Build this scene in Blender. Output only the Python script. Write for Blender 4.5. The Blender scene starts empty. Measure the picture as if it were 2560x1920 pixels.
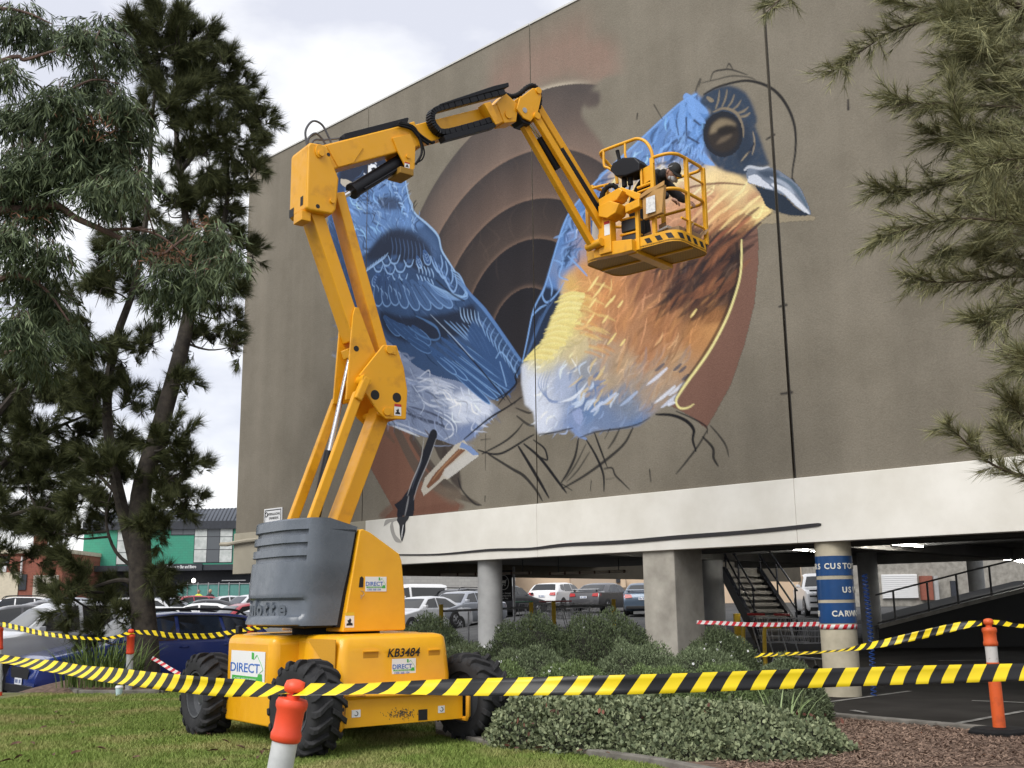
import bpy, math, random
import numpy as np
from mathutils import Vector, Matrix

random.seed(7)
rng = np.random.default_rng(11)
scene = bpy.context.scene
col = scene.collection

# ------------------------------------------------------------------ camera
F_PX = 2683.0                       # focal length in pixels of a 2560 px wide frame
M = np.array([[0.99992581, 0.01218105, 0.0],
              [0.00246738, -0.20254371, -0.97927012],
              [-0.01192854, 0.97919746, -0.20255873]])
CAM = np.array([0.0, 0.0, 1.25])
cam_data = bpy.data.cameras.new('camera')
cam_data.sensor_fit = 'HORIZONTAL'
cam_data.sensor_width = 36.0
cam_data.lens = 36.0 * F_PX / 2560.0
cam_data.clip_start = 0.1
cam_data.clip_end = 3000.0
cam = bpy.data.objects.new('camera', cam_data)
col.objects.link(cam)
mw = Matrix([list(M[i]) + [CAM[i]] for i in range(3)] + [[0, 0, 0, 1]])
cam.matrix_world = mw
scene.camera = cam

# ------------------------------------------------------------------ sky and sun (bright overcast)
SUN_AZ, SUN_EL = math.radians(216), math.radians(46)     # azimuth from +Y clockwise
world = bpy.data.worlds.new('World')
scene.world = world
world.use_nodes = True
wn, wl = world.node_tree.nodes, world.node_tree.links
wn.clear()
w_out = wn.new('ShaderNodeOutputWorld')
w_bg = wn.new('ShaderNodeBackground')
w_bg.inputs['Strength'].default_value = 0.1
w_sky = wn.new('ShaderNodeTexSky')
w_sky.sky_type = 'NISHITA'
w_sky.sun_disc = False
w_sky.sun_elevation = SUN_EL
w_sky.sun_rotation = SUN_AZ
w_tc = wn.new('ShaderNodeTexCoord')
w_map = wn.new('ShaderNodeMapping')
w_map.inputs['Scale'].default_value = (1.0, 1.0, 2.2)
w_noise = wn.new('ShaderNodeTexNoise')
w_noise.inputs['Scale'].default_value = 3.2
w_noise.inputs['Detail'].default_value = 6.0
w_noise.inputs['Roughness'].default_value = 0.52
w_ramp = wn.new('ShaderNodeValToRGB')
w_ramp.color_ramp.elements[0].position = 0.40
w_ramp.color_ramp.elements[0].color = (0.66, 0.675, 0.75, 1)
w_ramp.color_ramp.elements[1].position = 0.57
w_ramp.color_ramp.elements[1].color = (1.0, 1.0, 1.0, 1)
w_mul = wn.new('ShaderNodeVectorMath')
w_mul.operation = 'SCALE'
w_mul.inputs['Scale'].default_value = 7.0
w_mix = wn.new('ShaderNodeMix')
w_mix.data_type = 'RGBA'
w_mix.inputs['Factor'].default_value = 0.9
wl.new(w_tc.outputs['Generated'], w_map.inputs['Vector'])
wl.new(w_map.outputs['Vector'], w_noise.inputs['Vector'])
wl.new(w_noise.outputs['Fac'], w_ramp.inputs['Fac'])
wl.new(w_ramp.outputs['Color'], w_mul.inputs[0])
wl.new(w_sky.outputs['Color'], w_mix.inputs['A'])
wl.new(w_mul.outputs['Vector'], w_mix.inputs['B'])
wl.new(w_mix.outputs['Result'], w_bg.inputs['Color'])
wl.new(w_bg.outputs['Background'], w_out.inputs['Surface'])

sun_data = bpy.data.lights.new('sun', 'SUN')
sun_data.energy = 1.5
sun_data.angle = math.radians(35)
sun_data.color = (1.0, 0.975, 0.93)
sun = bpy.data.objects.new('sun', sun_data)
col.objects.link(sun)
sdir = Vector((math.sin(SUN_AZ) * math.cos(SUN_EL), math.cos(SUN_AZ) * math.cos(SUN_EL), math.sin(SUN_EL)))
sun.rotation_euler = (-sdir).to_track_quat('-Z', 'Y').to_euler()
sun.location = (0, -10, 40)

scene.view_settings.view_transform = 'Standard'
scene.view_settings.look = 'None'
scene.view_settings.gamma = 1.0
scene.view_settings.use_curve_mapping = False
scene.view_settings.exposure = 0.84

# ------------------------------------------------------------------ helpers: points
def ray(px, py):
    d = M @ np.array([px - 1280.0, 960.0 - py, -F_PX])
    return d / d[1]

def at(px, py, Y):
    """world point seen at photo pixel (px, py) at depth Y metres"""
    return CAM + ray(px, py) * Y

def pixel_z(px, z, Y):
    """world point at depth Y above pixel column px, at height z"""
    r = ray(px, 1515.0)
    return np.array([r[0] * Y, Y, z])

def sstep(x, a, b):
    t = np.clip((np.asarray(x, float) - a) / (b - a), 0, 1)
    return t * t * (3 - 2 * t)

def terrain(x, y):
    """height of the ground: lawn level, then the car parks rise gently to the back"""
    x = np.asarray(x, float); y = np.asarray(y, float)
    rise = np.clip(y - 17.0, 0, None) * 0.0232
    dip = 0.45 * (1 - sstep(x, -5.0, 0.5)) * sstep(y, 17.6, 19.6)
    return rise - dip

# ------------------------------------------------------------------ helpers: materials
def new_mat(name):
    m = bpy.data.materials.new(name)
    m.use_nodes = True
    nt = m.node_tree
    b = nt.nodes['Principled BSDF']
    return m, nt, b

def rgba(c):
    return (c[0], c[1], c[2], 1.0)

def mat(name, c, rough=0.6, metal=0.0, var=0.0, c2=None, scale=6.0, bump=0.0, bscale=40.0, detail=5.0,
        coat=0.0, emit=None, estr=0.0, spec=None, trans=0.0, rvar=0.0, island=False, lo=0.35, hi=0.65):
    m, nt, b = new_mat(name)
    N, Lk = nt.nodes, nt.links
    b.inputs['Base Color'].default_value = rgba(c)
    b.inputs['Roughness'].default_value = rough
    b.inputs['Metallic'].default_value = metal
    if spec is not None:
        b.inputs['Specular IOR Level'].default_value = spec
    if coat:
        b.inputs['Coat Weight'].default_value = coat
        b.inputs['Coat Roughness'].default_value = 0.06
    if trans:
        b.inputs['Transmission Weight'].default_value = trans
    if emit:
        b.inputs['Emission Color'].default_value = rgba(emit)
        b.inputs['Emission Strength'].default_value = estr
    tc = None
    if var or c2 or bump or rvar:
        tc = N.new('ShaderNodeTexCoord')
    if c2 is None and var:
        c2 = tuple(max(0.0, v * (1 - var)) for v in c)
        c = tuple(min(1.0, v * (1 + var * 0.6)) for v in c)
    if c2 is not None:
        rp = N.new('ShaderNodeValToRGB')
        rp.color_ramp.elements[0].position = lo
        rp.color_ramp.elements[1].position = hi
        rp.color_ramp.elements[0].color = rgba(c2)
        rp.color_ramp.elements[1].color = rgba(c)
        if island:
            g = N.new('ShaderNodeNewGeometry')
            Lk.new(g.outputs['Random Per Island'], rp.inputs['Fac'])
            rp.color_ramp.elements[0].position = 0.0
            rp.color_ramp.elements[1].position = 1.0
        else:
            nz = N.new('ShaderNodeTexNoise')
            nz.inputs['Scale'].default_value = scale
            nz.inputs['Detail'].default_value = detail
            nz.inputs['Roughness'].default_value = 0.6
            Lk.new(tc.outputs['Object'], nz.inputs['Vector'])
            Lk.new(nz.outputs['Fac'], rp.inputs['Fac'])
        Lk.new(rp.outputs['Color'], b.inputs['Base Color'])
    if rvar:
        nr = N.new('ShaderNodeTexNoise')
        nr.inputs['Scale'].default_value = 9.0
        nr.inputs['Detail'].default_value = 4.0
        mr = N.new('ShaderNodeMapRange')
        mr.inputs['From Min'].default_value = 0.3
        mr.inputs['From Max'].default_value = 0.7
        mr.inputs['To Min'].default_value = max(0.02, rough - rvar)
        mr.inputs['To Max'].default_value = min(1.0, rough + rvar)
        Lk.new(tc.outputs['Object'], nr.inputs['Vector'])
        Lk.new(nr.outputs['Fac'], mr.inputs['Value'])
        Lk.new(mr.outputs['Result'], b.inputs['Roughness'])
    if bump:
        nb = N.new('ShaderNodeTexNoise')
        nb.inputs['Scale'].default_value = bscale
        nb.inputs['Detail'].default_value = 4.0
        bp = N.new('ShaderNodeBump')
        bp.inputs['Strength'].default_value = min(1.0, bump * 10)
        bp.inputs['Distance'].default_value = bump
        Lk.new(tc.outputs['Object'], nb.inputs['Vector'])
        Lk.new(nb.outputs['Fac'], bp.inputs['Height'])
        Lk.new(bp.outputs['Normal'], b.inputs['Normal'])
    return m

# ------------------------------------------------------------------ helpers: meshes
def link_mesh(name, me, material=None, parent=None, smooth=False, bevel=0.0, bseg=2, autosmooth=None):
    if material is not None:
        me.materials.append(material)
    o = bpy.data.objects.new(name, me)
    col.objects.link(o)
    if parent is not None:
        o.parent = parent
    if smooth:
        me.polygons.foreach_set('use_smooth', np.ones(len(me.polygons), dtype=bool))
    if bevel:
        md = o.modifiers.new('bevel', 'BEVEL')
        md.width = bevel
        md.segments = bseg
        md.limit_method = 'ANGLE'
        md.angle_limit = math.radians(35)
    if autosmooth is not None:
        try:
            me.set_sharp_from_angle(angle=math.radians(autosmooth))
        except Exception:
            pass
    return o

def np_mesh(name, verts, faces, material=None, parent=None, smooth=False):
    """fast mesh from numpy arrays; faces is an (n, k) array"""
    verts = np.asarray(verts, dtype=np.float32); faces = np.asarray(faces, dtype=np.int32)
    me = bpy.data.meshes.new(name)
    n, k = faces.shape
    me.vertices.add(len(verts)); me.vertices.foreach_set('co', verts.ravel())
    me.loops.add(n * k); me.loops.foreach_set('vertex_index', faces.ravel())
    me.polygons.add(n)
    me.polygons.foreach_set('loop_start', np.arange(0, n * k, k, dtype=np.int32))
    me.polygons.foreach_set('loop_total', np.full(n, k, dtype=np.int32))
    me.update(calc_edges=True)
    return link_mesh(name, me, material, parent, smooth)

class MB:
    """collects simple shapes into one mesh"""
    def __init__(self):
        self.v = []; self.f = []
    def add(self, vs, fs):
        o = len(self.v)
        self.v.extend([tuple(float(c) for c in p) for p in vs])
        self.f.extend([tuple(i + o for i in f) for f in fs])
        return self
    def box(self, x0, x1, y0, y1, z0, z1, tf=None):
        p = [(x0, y0, z0), (x1, y0, z0), (x1, y1, z0), (x0, y1, z0), (x0, y0, z1), (x1, y0, z1), (x1, y1, z1), (x0, y1, z1)]
        if tf is not None:
            p = [tf(q) for q in p]
        return self.add(p, [(0, 3, 2, 1), (4, 5, 6, 7), (0, 1, 5, 4), (1, 2, 6, 5), (2, 3, 7, 6), (3, 0, 4, 7)])
    def prism(self, poly, e0, e1, fn):
        """poly: list of 2D points; fn(p2, e) -> 3D point; extruded from e0 to e1"""
        n = len(poly)
        a = [fn(p, e0) for p in poly]; b = [fn(p, e1) for p in poly]
        fs = [tuple(range(n)), tuple(range(2 * n - 1, n - 1, -1))]
        fs += [(i, i + n, (i + 1) % n + n, (i + 1) % n) for i in range(n)]
        return self.add(a + b, fs)
    def tube(self, pts, r, n=8, r1=None, caps=True, closed=False):
        pts = [Vector(p) for p in pts]
        m = len(pts); vs = []; fs = []
        prev = None
        for i, p in enumerate(pts):
            if closed:
                t = pts[(i + 1) % m] - pts[i - 1]
            else:
                t = pts[min(i + 1, m - 1)] - pts[max(i - 1, 0)]
            if t.length < 1e-9:
                t = Vector((0, 0, 1))
            t.normalize()
            if prev is None:
                u = t.orthogonal().normalized()
            else:
                u = prev - t * prev.dot(t)
                u = u.normalized() if u.length > 1e-6 else t.orthogonal().normalized()
            prev = u
            w = t.cross(u)
            if isinstance(r, (list, tuple)):
                rr = r[i]
            elif r1 is None:
                rr = r
            else:
                rr = r + (r1 - r) * i / max(1, m - 1)
            for k in range(n):
                a = 2 * math.pi * k / n
                vs.append(p + (u * math.cos(a) + w * math.sin(a)) * rr)
        for i in range(m if closed else m - 1):
            j = (i + 1) % m
            for k in range(n):
                fs.append((i * n + k, i * n + (k + 1) % n, j * n + (k + 1) % n, j * n + k))
        if caps and not closed:
            fs.append(tuple(range(n - 1, -1, -1))); fs.append(tuple((m - 1) * n + k for k in range(n)))
        return self.add(vs, fs)
    def cyl(self, p0, p1, r, n=16, r1=None):
        return self.tube([p0, p1], r, n, r1)
    def lathe(self, prof, n=24, tf=None, cap=True):
        """prof: (radius, height) list, turned about local z"""
        vs = []; fs = []
        for (r, z) in prof:
            for k in range(n):
                a = 2 * math.pi * k / n
                q = (r * math.cos(a), r * math.sin(a), z)
                vs.append(tf(q) if tf else q)
        m = len(prof)
        for i in range(m - 1):
            for k in range(n):
                fs.append((i * n + k, i * n + (k + 1) % n, (i + 1) * n + (k + 1) % n, (i + 1) * n + k))
        if cap:
            fs.append(tuple(range(n - 1, -1, -1))); fs.append(tuple((m - 1) * n + k for k in range(n)))
        return self.add(vs, fs)
    def loft(self, rings, closed=True, caps=True):
        n = len(rings[0]); vs = [p for r in rings for p in r]; fs = []
        for i in range(len(rings) - 1):
            for k in range(n if closed else n - 1):
                fs.append((i * n + k, i * n + (k + 1) % n, (i + 1) * n + (k + 1) % n, (i + 1) * n + k))
        if caps and closed:
            fs.append(tuple(range(n - 1, -1, -1))); fs.append(tuple((len(rings) - 1) * n + k for k in range(n)))
        return self.add(vs, fs)
    def quad(self, a, b, c, d):
        return self.add([a, b, c, d], [(0, 1, 2, 3)])
    def poly(self, pts):
        return self.add(pts, [tuple(range(len(pts)))])
    def mesh(self, name):
        me = bpy.data.meshes.new(name)
        me.from_pydata(self.v, [], self.f)
        me.update()
        import bmesh
        bm = bmesh.new(); bm.from_mesh(me)
        bmesh.ops.recalc_face_normals(bm, faces=bm.faces)
        bm.to_mesh(me); bm.free()
        return me
    def build(self, name, material, parent=None, smooth=False, bevel=0.0, bseg=2, sharp=40):
        me = self.mesh(name)
        return link_mesh(name, me, material, parent, smooth, bevel, bseg, sharp if smooth else None)

def empty(name, loc, rz=0.0, scale=1.0):
    o = bpy.data.objects.new(name, None)
    o.empty_display_size = 0.2
    col.objects.link(o)
    o.location = [float(v) for v in loc]; o.rotation_euler = (0, 0, rz); o.scale = (scale,) * 3
    return o

def tag(o, label, cat, group=None, kind=None):
    o['label'] = label; o['category'] = cat
    if group: o['group'] = group
    if kind: o['kind'] = kind
    return o

def struct(o, label=None):
    o['kind'] = 'structure'
    if label: o['label'] = label
    return o

def part_copy(src, parent, loc=None, rot=None, scale=None):
    c = src.copy(); col.objects.link(c); c.parent = parent
    if loc is not None: c.location = loc
    if rot is not None: c.rotation_euler = rot
    if scale is not None: c.scale = scale
    return c

def lettering(name, body, size, material, parent, matrix, extrude=0.001, align='CENTER', shear=0.0, space=1.0, bold=0.0, xs=1.0):
    cu = bpy.data.curves.new(name, 'FONT')
    cu.body = body; cu.size = size; cu.extrude = extrude; cu.align_x = align; cu.align_y = 'CENTER'
    cu.shear = shear; cu.space_character = space; cu.offset = bold; cu.resolution_u = 3
    tmp = bpy.data.objects.new(name, cu); col.objects.link(tmp)
    bpy.context.view_layer.update()
    me = bpy.data.meshes.new_from_object(tmp.evaluated_get(bpy.context.evaluated_depsgraph_get()))
    bpy.data.objects.remove(tmp); bpy.data.curves.remove(cu)
    me.name = name; me.materials.clear(); me.materials.append(material)
    o = bpy.data.objects.new(name, me); col.objects.link(o)
    if parent is not None:
        o.parent = parent
    o.matrix_local = matrix @ Matrix.Diagonal((xs, 1, 1, 1))
    return o

def face_matrix(p, right, up):
    r = Vector(right).normalized(); u = Vector(up).normalized(); n = r.cross(u).normalized(); u = n.cross(r)
    return Matrix(((r.x, u.x, n.x, p[0]), (r.y, u.y, n.y, p[1]), (r.z, u.z, n.z, p[2]), (0, 0, 0, 1)))

def bez(pts, n=8):
    """Catmull-Rom curve through points"""
    P = [np.asarray(p, float) for p in pts]
    P = [2 * P[0] - P[1]] + P + [2 * P[-1] - P[-2]]
    out = []
    for i in range(1, len(P) - 2):
        for k in range(n):
            t = k / n
            out.append(0.5 * ((2 * P[i]) + (-P[i - 1] + P[i + 1]) * t + (2 * P[i - 1] - 5 * P[i] + 4 * P[i + 1] - P[i + 2]) * t * t
                              + (-P[i - 1] + 3 * P[i] - 3 * P[i + 1] + P[i + 2]) * t ** 3))
    out.append(P[-2])
    return out
# ------------------------------------------------------------------ the setting: ground sheet
m_asphalt = mat('asphalt', (0.10, 0.10, 0.10), 0.95, spec=0.15, c2=(0.05, 0.05, 0.05), scale=1.3, bump=0.004, bscale=120, detail=8)
m_mulch = mat('mulch', (0.20, 0.13, 0.095), 0.95, c2=(0.07, 0.045, 0.032), scale=14, bump=0.02, bscale=34, detail=9)
m_soil = mat('lawn_soil', (0.17, 0.165, 0.06), 0.95, c2=(0.095, 0.115, 0.032), scale=1.6, bump=0.012, bscale=70, detail=9, lo=0.38, hi=0.6)
m_conc = mat('concrete', (0.36, 0.34, 0.30), 0.85, c2=(0.22, 0.205, 0.18), scale=3.5, bump=0.003, bscale=60, detail=8)
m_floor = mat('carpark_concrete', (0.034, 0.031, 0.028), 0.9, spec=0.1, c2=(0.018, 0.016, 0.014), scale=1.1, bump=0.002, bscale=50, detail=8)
m_line = mat('worn_white_line', (0.26, 0.25, 0.23), 0.8, c2=(0.05, 0.048, 0.045), scale=5, detail=8, lo=0.3, hi=0.55)
m_yline = mat('yellow_line', (0.75, 0.50, 0.06), 0.8, c2=(0.45, 0.30, 0.06), scale=4, detail=8)

def sheet(name, xs, ys, material, dz=0.0, parent=None, smooth=True, fn=terrain):
    X, Y = np.meshgrid(xs, ys)
    Z = fn(X, Y) + dz
    nx, ny = len(xs), len(ys)
    idx = np.arange(nx * ny).reshape(ny, nx)
    f = np.stack([idx[:-1, :-1], idx[:-1, 1:], idx[1:, 1:], idx[1:, :-1]], -1).reshape(-1, 4)
    return np_mesh(name, np.stack([X, Y, Z], -1).reshape(-1, 3), f, material, parent, smooth)

gx = np.unique(np.concatenate([np.linspace(-900, -60, 12), np.linspace(-60, 60, 81), np.linspace(60, 900, 12)]))
gy = np.unique(np.concatenate([np.linspace(-60, 5, 9), np.linspace(5, 45, 61), np.linspace(45, 130, 18), np.linspace(130, 1500, 8)]))
ground = struct(sheet('ground', gx, gy, m_asphalt, -0.012), 'dark asphalt ground of the car parks')

def outline_sheet(name, poly, material, dz, step=0.35, parent=None):
    """flat-lying area with a polygon outline that follows the terrain: triangulated cells clipped by centre test plus the exact outline"""
    import bmesh
    bm = bmesh.new()
    vs = [bm.verts.new((p[0], p[1], 0)) for p in poly]
    bm.faces.new(vs)
    x0, x1 = min(p[0] for p in poly), max(p[0] for p in poly); y0, y1 = min(p[1] for p in poly), max(p[1] for p in poly)
    for x in np.arange(x0 + step, x1, step * 2):
        bmesh.ops.bisect_plane(bm, geom=bm.verts[:] + bm.edges[:] + bm.faces[:], plane_co=(x, 0, 0), plane_no=(1, 0, 0))
    for y in np.arange(y0 + step, y1, step):
        bmesh.ops.bisect_plane(bm, geom=bm.verts[:] + bm.edges[:] + bm.faces[:], plane_co=(0, y, 0), plane_no=(0, 1, 0))
    for v in bm.verts:
        v.co.z = float(terrain(v.co.x, v.co.y)) + dz
    bmesh.ops.recalc_face_normals(bm, faces=bm.faces)
    me = bpy.data.meshes.new(name); bm.to_mesh(me); bm.free()
    for p in me.polygons:
        if p.normal.z < 0:
            p.flip()
    return link_mesh(name, me, material, parent)

LAWN = [(-16, 2), (2.0, 2), (1.1, 9.0), (0.55, 9.65), (-0.2, 10.2), (-0.75, 11.2), (-0.9, 13), (-1.6, 15.2), (-4.0, 16.6), (-5.4, 17.3), (-8.5, 17.5), (-16, 17.2)]
lawn = struct(outline_sheet('lawn', LAWN, m_soil, 0.0), 'mown lawn with dry patches')
BED = [(2.0, 2), (9, 2), (6.6, 9.2), (5.0, 10.35), (3.55, 12.3), (3.2, 13.2), (2.6, 15.4), (-1.0, 18.4), (-1.6, 15.2), (-0.9, 13), (-0.75, 11.2), (-0.2, 10.2), (0.55, 9.65), (1.1, 9.0)]
bed = struct(outline_sheet('garden_bed', BED, m_mulch, 0.006), 'brown bark mulch garden bed')

# ------------------------------------------------------------------ wall frame of the parking building
PW = np.array([4.472, 14.859]); WD = np.array([-0.7238, 0.6900]); WN = np.array([0.6900, 0.7238])

def wpt(u, v, w=0.0):
    """u metres along the wall (to the left), v height, w metres behind the wall face"""
    return (PW[0] + WD[0] * u + WN[0] * w, PW[1] + WD[1] * u + WN[1] * w, v)

def uv(px, py):
    r = ray(px, py); n = np.array([WN[0], WN[1], 0.0])
    t = (np.array([PW[0], PW[1], 0]) - CAM) @ n / (r @ n)
    p = CAM + r * t
    return float((p[0] - PW[0]) * WD[0] + (p[1] - PW[1]) * WD[1]), float(p[2])

# ------------------------------------------------------------------ the mural, painted in wall metres
CELL = 0.0175
MU0, MU1, MV0, MV1 = -0.75, 12.0, 2.995, 11.35
us = np.arange(MU0, MU1 + CELL, CELL); vs_ = np.arange(MV0, MV1 + CELL, CELL)
NU, NV = len(us), len(vs_)
paint = np.zeros((NV, NU, 3), np.float32); cover = np.zeros((NV, NU), np.float32)
UU, VV = np.meshgrid(us, vs_)

def lin(c):
    c = np.asarray(c, float) / 255.0
    return np.where(c <= 0.04045, c / 12.92, ((c + 0.055) / 1.055) ** 2.4)

def uvs(pts):
    return np.array([uv(*p) for p in pts])

def m_per_px(u):
    return (PW[1] + WD[1] * u) / F_PX

def blur(a, n):
    n = int(n)
    for _ in range(2):
        if n < 1: break
        k = 2 * n + 1
        for ax in (0, 1):
            p = np.concatenate([np.repeat(a.take([0], ax), n + 1, ax), a, np.repeat(a.take([-1], ax), n, ax)], ax)
            c = np.cumsum(p, ax)
            a = (np.take(c, np.arange(k, c.shape[ax]), ax) - np.take(c, np.arange(0, c.shape[ax] - k), ax)) / k
    return a

def lay(mask, color, sl):
    global paint, cover
    m = mask[..., None]
    c = lin(color) if not isinstance(color, np.ndarray) or color.ndim == 1 else color
    old = cover[sl][..., None]
    tot = m + old * (1 - m)
    paint[sl] = np.where(tot > 1e-5, (c * m + paint[sl] * old * (1 - m)) / np.maximum(tot, 1e-5), paint[sl])
    cover[sl] = tot[..., 0]

def window(lo, hi, pad):
    i0 = max(0, int((lo[1] - pad - MV0) / CELL)); i1 = min(NV, int((hi[1] + pad - MV0) / CELL) + 2)
    j0 = max(0, int((lo[0] - pad - MU0) / CELL)); j1 = min(NU, int((hi[0] + pad - MU0) / CELL) + 2)
    return (slice(i0, i1), slice(j0, j1))

def poly_mask(P, sl):
    X, Y = UU[sl], VV[sl]
    ins = np.zeros(X.shape, bool)
    n = len(P)
    for i in range(n):
        x0, y0 = P[i]; x1, y1 = P[(i + 1) % n]
        if y0 == y1: continue
        c = ((Y >= min(y0, y1)) & (Y < max(y0, y1)))
        ins ^= c & (X < x0 + (Y - y0) * (x1 - x0) / (y1 - y0))
    return ins.astype(np.float32)

def fill(pts, color, soft=2.0, alpha=1.0, smooth=True, grain=0.0):
    """pts and soft in photo pixels"""
    P = uvs([tuple(p) for p in (bez(list(pts) + [pts[0]], 5)[:-1] if smooth else pts)])
    pad = max(3, soft * 2) * m_per_px(P[:, 0].mean()) + 3 * CELL
    sl = window(P.min(0), P.max(0), pad)
    mk = poly_mask(P, sl)
    if mk.size == 0: return
    n = soft * m_per_px(P[:, 0].mean()) / CELL
    if n >= 1:
        mk = blur(mk, round(n))
    if grain:
        g = blur(rng.random(mk.shape).astype(np.float32), 1)
        mk = np.clip(mk * (1 + grain * (g - 0.5) * 4), 0, 1) * (mk > 0.02)
    lay(mk * alpha, color, sl)

def stroke(pts, w, color, soft=0.6, alpha=1.0, taper=(1, 1), curve=True):
    """brush stroke through photo-pixel points; w is its width in photo pixels; taper = width factor at start and end"""
    Q = bez(pts, 5) if (curve and len(pts) > 2) else pts
    P = uvs([tuple(p) for p in Q])
    mp = m_per_px(P[:, 0].mean())
    n = len(P)
    t = np.linspace(0, 1, n)
    prof = np.where(t < 0.5, taper[0] + (1 - taper[0]) * np.sqrt(np.clip(t * 2, 0, 1)), taper[1] + (1 - taper[1]) * np.sqrt(np.clip((1 - t) * 2, 0, 1)))
    R = prof * w * mp * 0.5
    sf = max(soft * mp, CELL * 0.9)
    sl = window(P.min(0), P.max(0), R.max() + sf + CELL)
    X, Y = UU[sl], VV[sl]
    if X.size == 0: return
    best = np.full(X.shape, -1e9)
    for i in range(n - 1):
        a, b = P[i], P[i + 1]; d = b - a; L2 = max(d @ d, 1e-9)
        s = np.clip(((X - a[0]) * d[0] + (Y - a[1]) * d[1]) / L2, 0, 1)
        dist = np.hypot(X - a[0] - s * d[0], Y - a[1] - s * d[1])
        best = np.maximum(best, R[i] + (R[i + 1] - R[i]) * s - dist)
    lay(np.clip(best / sf + 0.5, 0, 1) * alpha, color, sl)

def hatch(poly, n, dirfn, length, width, colors, alpha=0.7, soft=1.0, bend=0.25):
    """short brush strokes spread over a photo-pixel polygon along dirfn(x, y)"""
    P = np.array(poly, float); lo, hi = P.min(0), P.max(0)
    k = 0; tries = 0
    while k < n and tries < n * 30:
        tries += 1
        x, y = lo + rng.random(2) * (hi - lo)
        c = False
        for i in range(len(P)):
            x0, y0 = P[i]; x1, y1 = P[i - 1]
            if (y0 > y) != (y1 > y) and x < (x1 - x0) * (y - y0) / (y1 - y0) + x0:
                c = not c
        if not c: continue
        k += 1
        a = dirfn(x, y) + rng.normal(0, 0.16)
        L = length * (0.55 + 0.9 * rng.random()); bd = rng.normal(0, bend) * L
        dx, dy = math.cos(a), math.sin(a)
        cc = colors[int(rng.integers(len(colors)))]
        stroke([(x - dx * L / 2, y - dy * L / 2), (x - dy * bd, y + dx * bd), (x + dx * L / 2, y + dy * L / 2)],
               width * (0.6 + 0.8 * rng.random()), cc, soft, alpha * (0.6 + 0.4 * rng.random()), (0.35, 0.1))

def feather(base, tip, w, body, edge, core=None, ew=2.2):
    """one painted feather: filled blade with a light rim and rounded tip"""
    b = np.array(base, float); t = np.array(tip, float); d = t - b; L = np.linalg.norm(d); d /= L; n = np.array([-d[1], d[0]])
    out = []
    for s, k in ((0, 0.35), (0.3, 0.8), (0.6, 1.0), (0.85, 0.85), (0.96, 0.5)):
        out.append(b + d * L * s + n * w * 0.5 * k)
    out2 = [b + d * L * s - n * w * 0.5 * k for s, k in ((0.96, 0.5), (0.85, 0.85), (0.6, 1.0), (0.3, 0.8), (0, 0.35))]
    fill([tuple(p) for p in out + [t] + out2], body, 1.0)
    stroke([tuple(p) for p in out[1:] + [t] + out2[:-1]], ew, edge, 0.7, 0.95, (0.3, 0.3))
    if core is not None:
        stroke([tuple(b + d * L * 0.15), tuple(b + d * L * 0.85)], w * 0.25, core, 1.5, 0.7, (0.5, 0.2), False)

def daub(poly, n, dirfn, length, width, amp, alpha=0.75, soft=0.8, bend=0.2):
    """brush marks that lighten or darken the paint already there"""
    P = np.array(poly, float); lo, hi = P.min(0), P.max(0); Q = lo + rng.random((n * 3, 2)) * (hi - lo); Q = Q[in_poly_(P, Q[:, 0], Q[:, 1])][:n]
    for x, y in Q:
        a_, b_ = uv(x, y); i = int(np.clip((b_ - MV0) / CELL, 0, NV - 1)); j = int(np.clip((a_ - MU0) / CELL, 0, NU - 1))
        g = math.exp(rng.normal(0.06, amp)); c = np.clip(paint[i, j] * g + (0.02 * (g - 1)), 0, 0.95).astype(float); c = 255 * np.where(c <= 0.0031308, c * 12.92, 1.055 * c ** (1 / 2.4) - 0.055)
        a = dirfn(x, y) + rng.normal(0, 0.2); L = length * (0.5 + rng.random()); bd = rng.normal(0, bend) * L; dx, dy = math.cos(a), math.sin(a)
        stroke([(x - dx * L / 2, y - dy * L / 2), (x - dy * bd, y + dx * bd), (x + dx * L / 2, y + dy * L / 2)], width * (0.5 + rng.random()), tuple(c), soft, alpha, (0.5, 0.1))

def in_poly_(P, x, y):
    c = np.zeros(x.shape, bool)
    for i in range(len(P)):
        x0, y0 = P[i]; x1, y1 = P[i - 1]
        c ^= ((y0 > y) != (y1 > y)) & (x < (x1 - x0) * (y - y0) / (y1 - y0 + 1e-12) + x0)
    return c

# --- concentric discs behind the birds (outer rust disc, then ever darker rings)
def fit_circle(pts):
    P = uvs(pts); A = np.c_[2 * P, np.ones(len(P))]; b = (P ** 2).sum(1)
    s = np.linalg.lstsq(A, b, rcond=None)[0]
    return s[0], s[1], math.sqrt(s[2] + s[0] ** 2 + s[1] ** 2)

RINGS = [
    [(1046, 528), (1111, 434), (1147, 380), (1215, 300), (1420, 207), (1500, 217)],
    [(1096, 582), (1162, 499), (1216, 434), (1270, 398), (1343, 374), (1441, 381), (1500, 404)],
    [(1140, 666), (1183, 590), (1252, 535), (1324, 503), (1364, 495), (1400, 497)],
    [(1183, 734), (1205, 687), (1252, 633), (1328, 602), (1400, 608)],
    [(1238, 796), (1270, 745), (1306, 723), (1335, 720), (1369, 735)]]
circ = [fit_circle(r) for r in RINGS]
full = (slice(0, NV), slice(0, NU))
gr = blur(rng.random((NV, NU)).astype(np.float32), 14); gr = (gr - gr.mean()) / gr.std()
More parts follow.
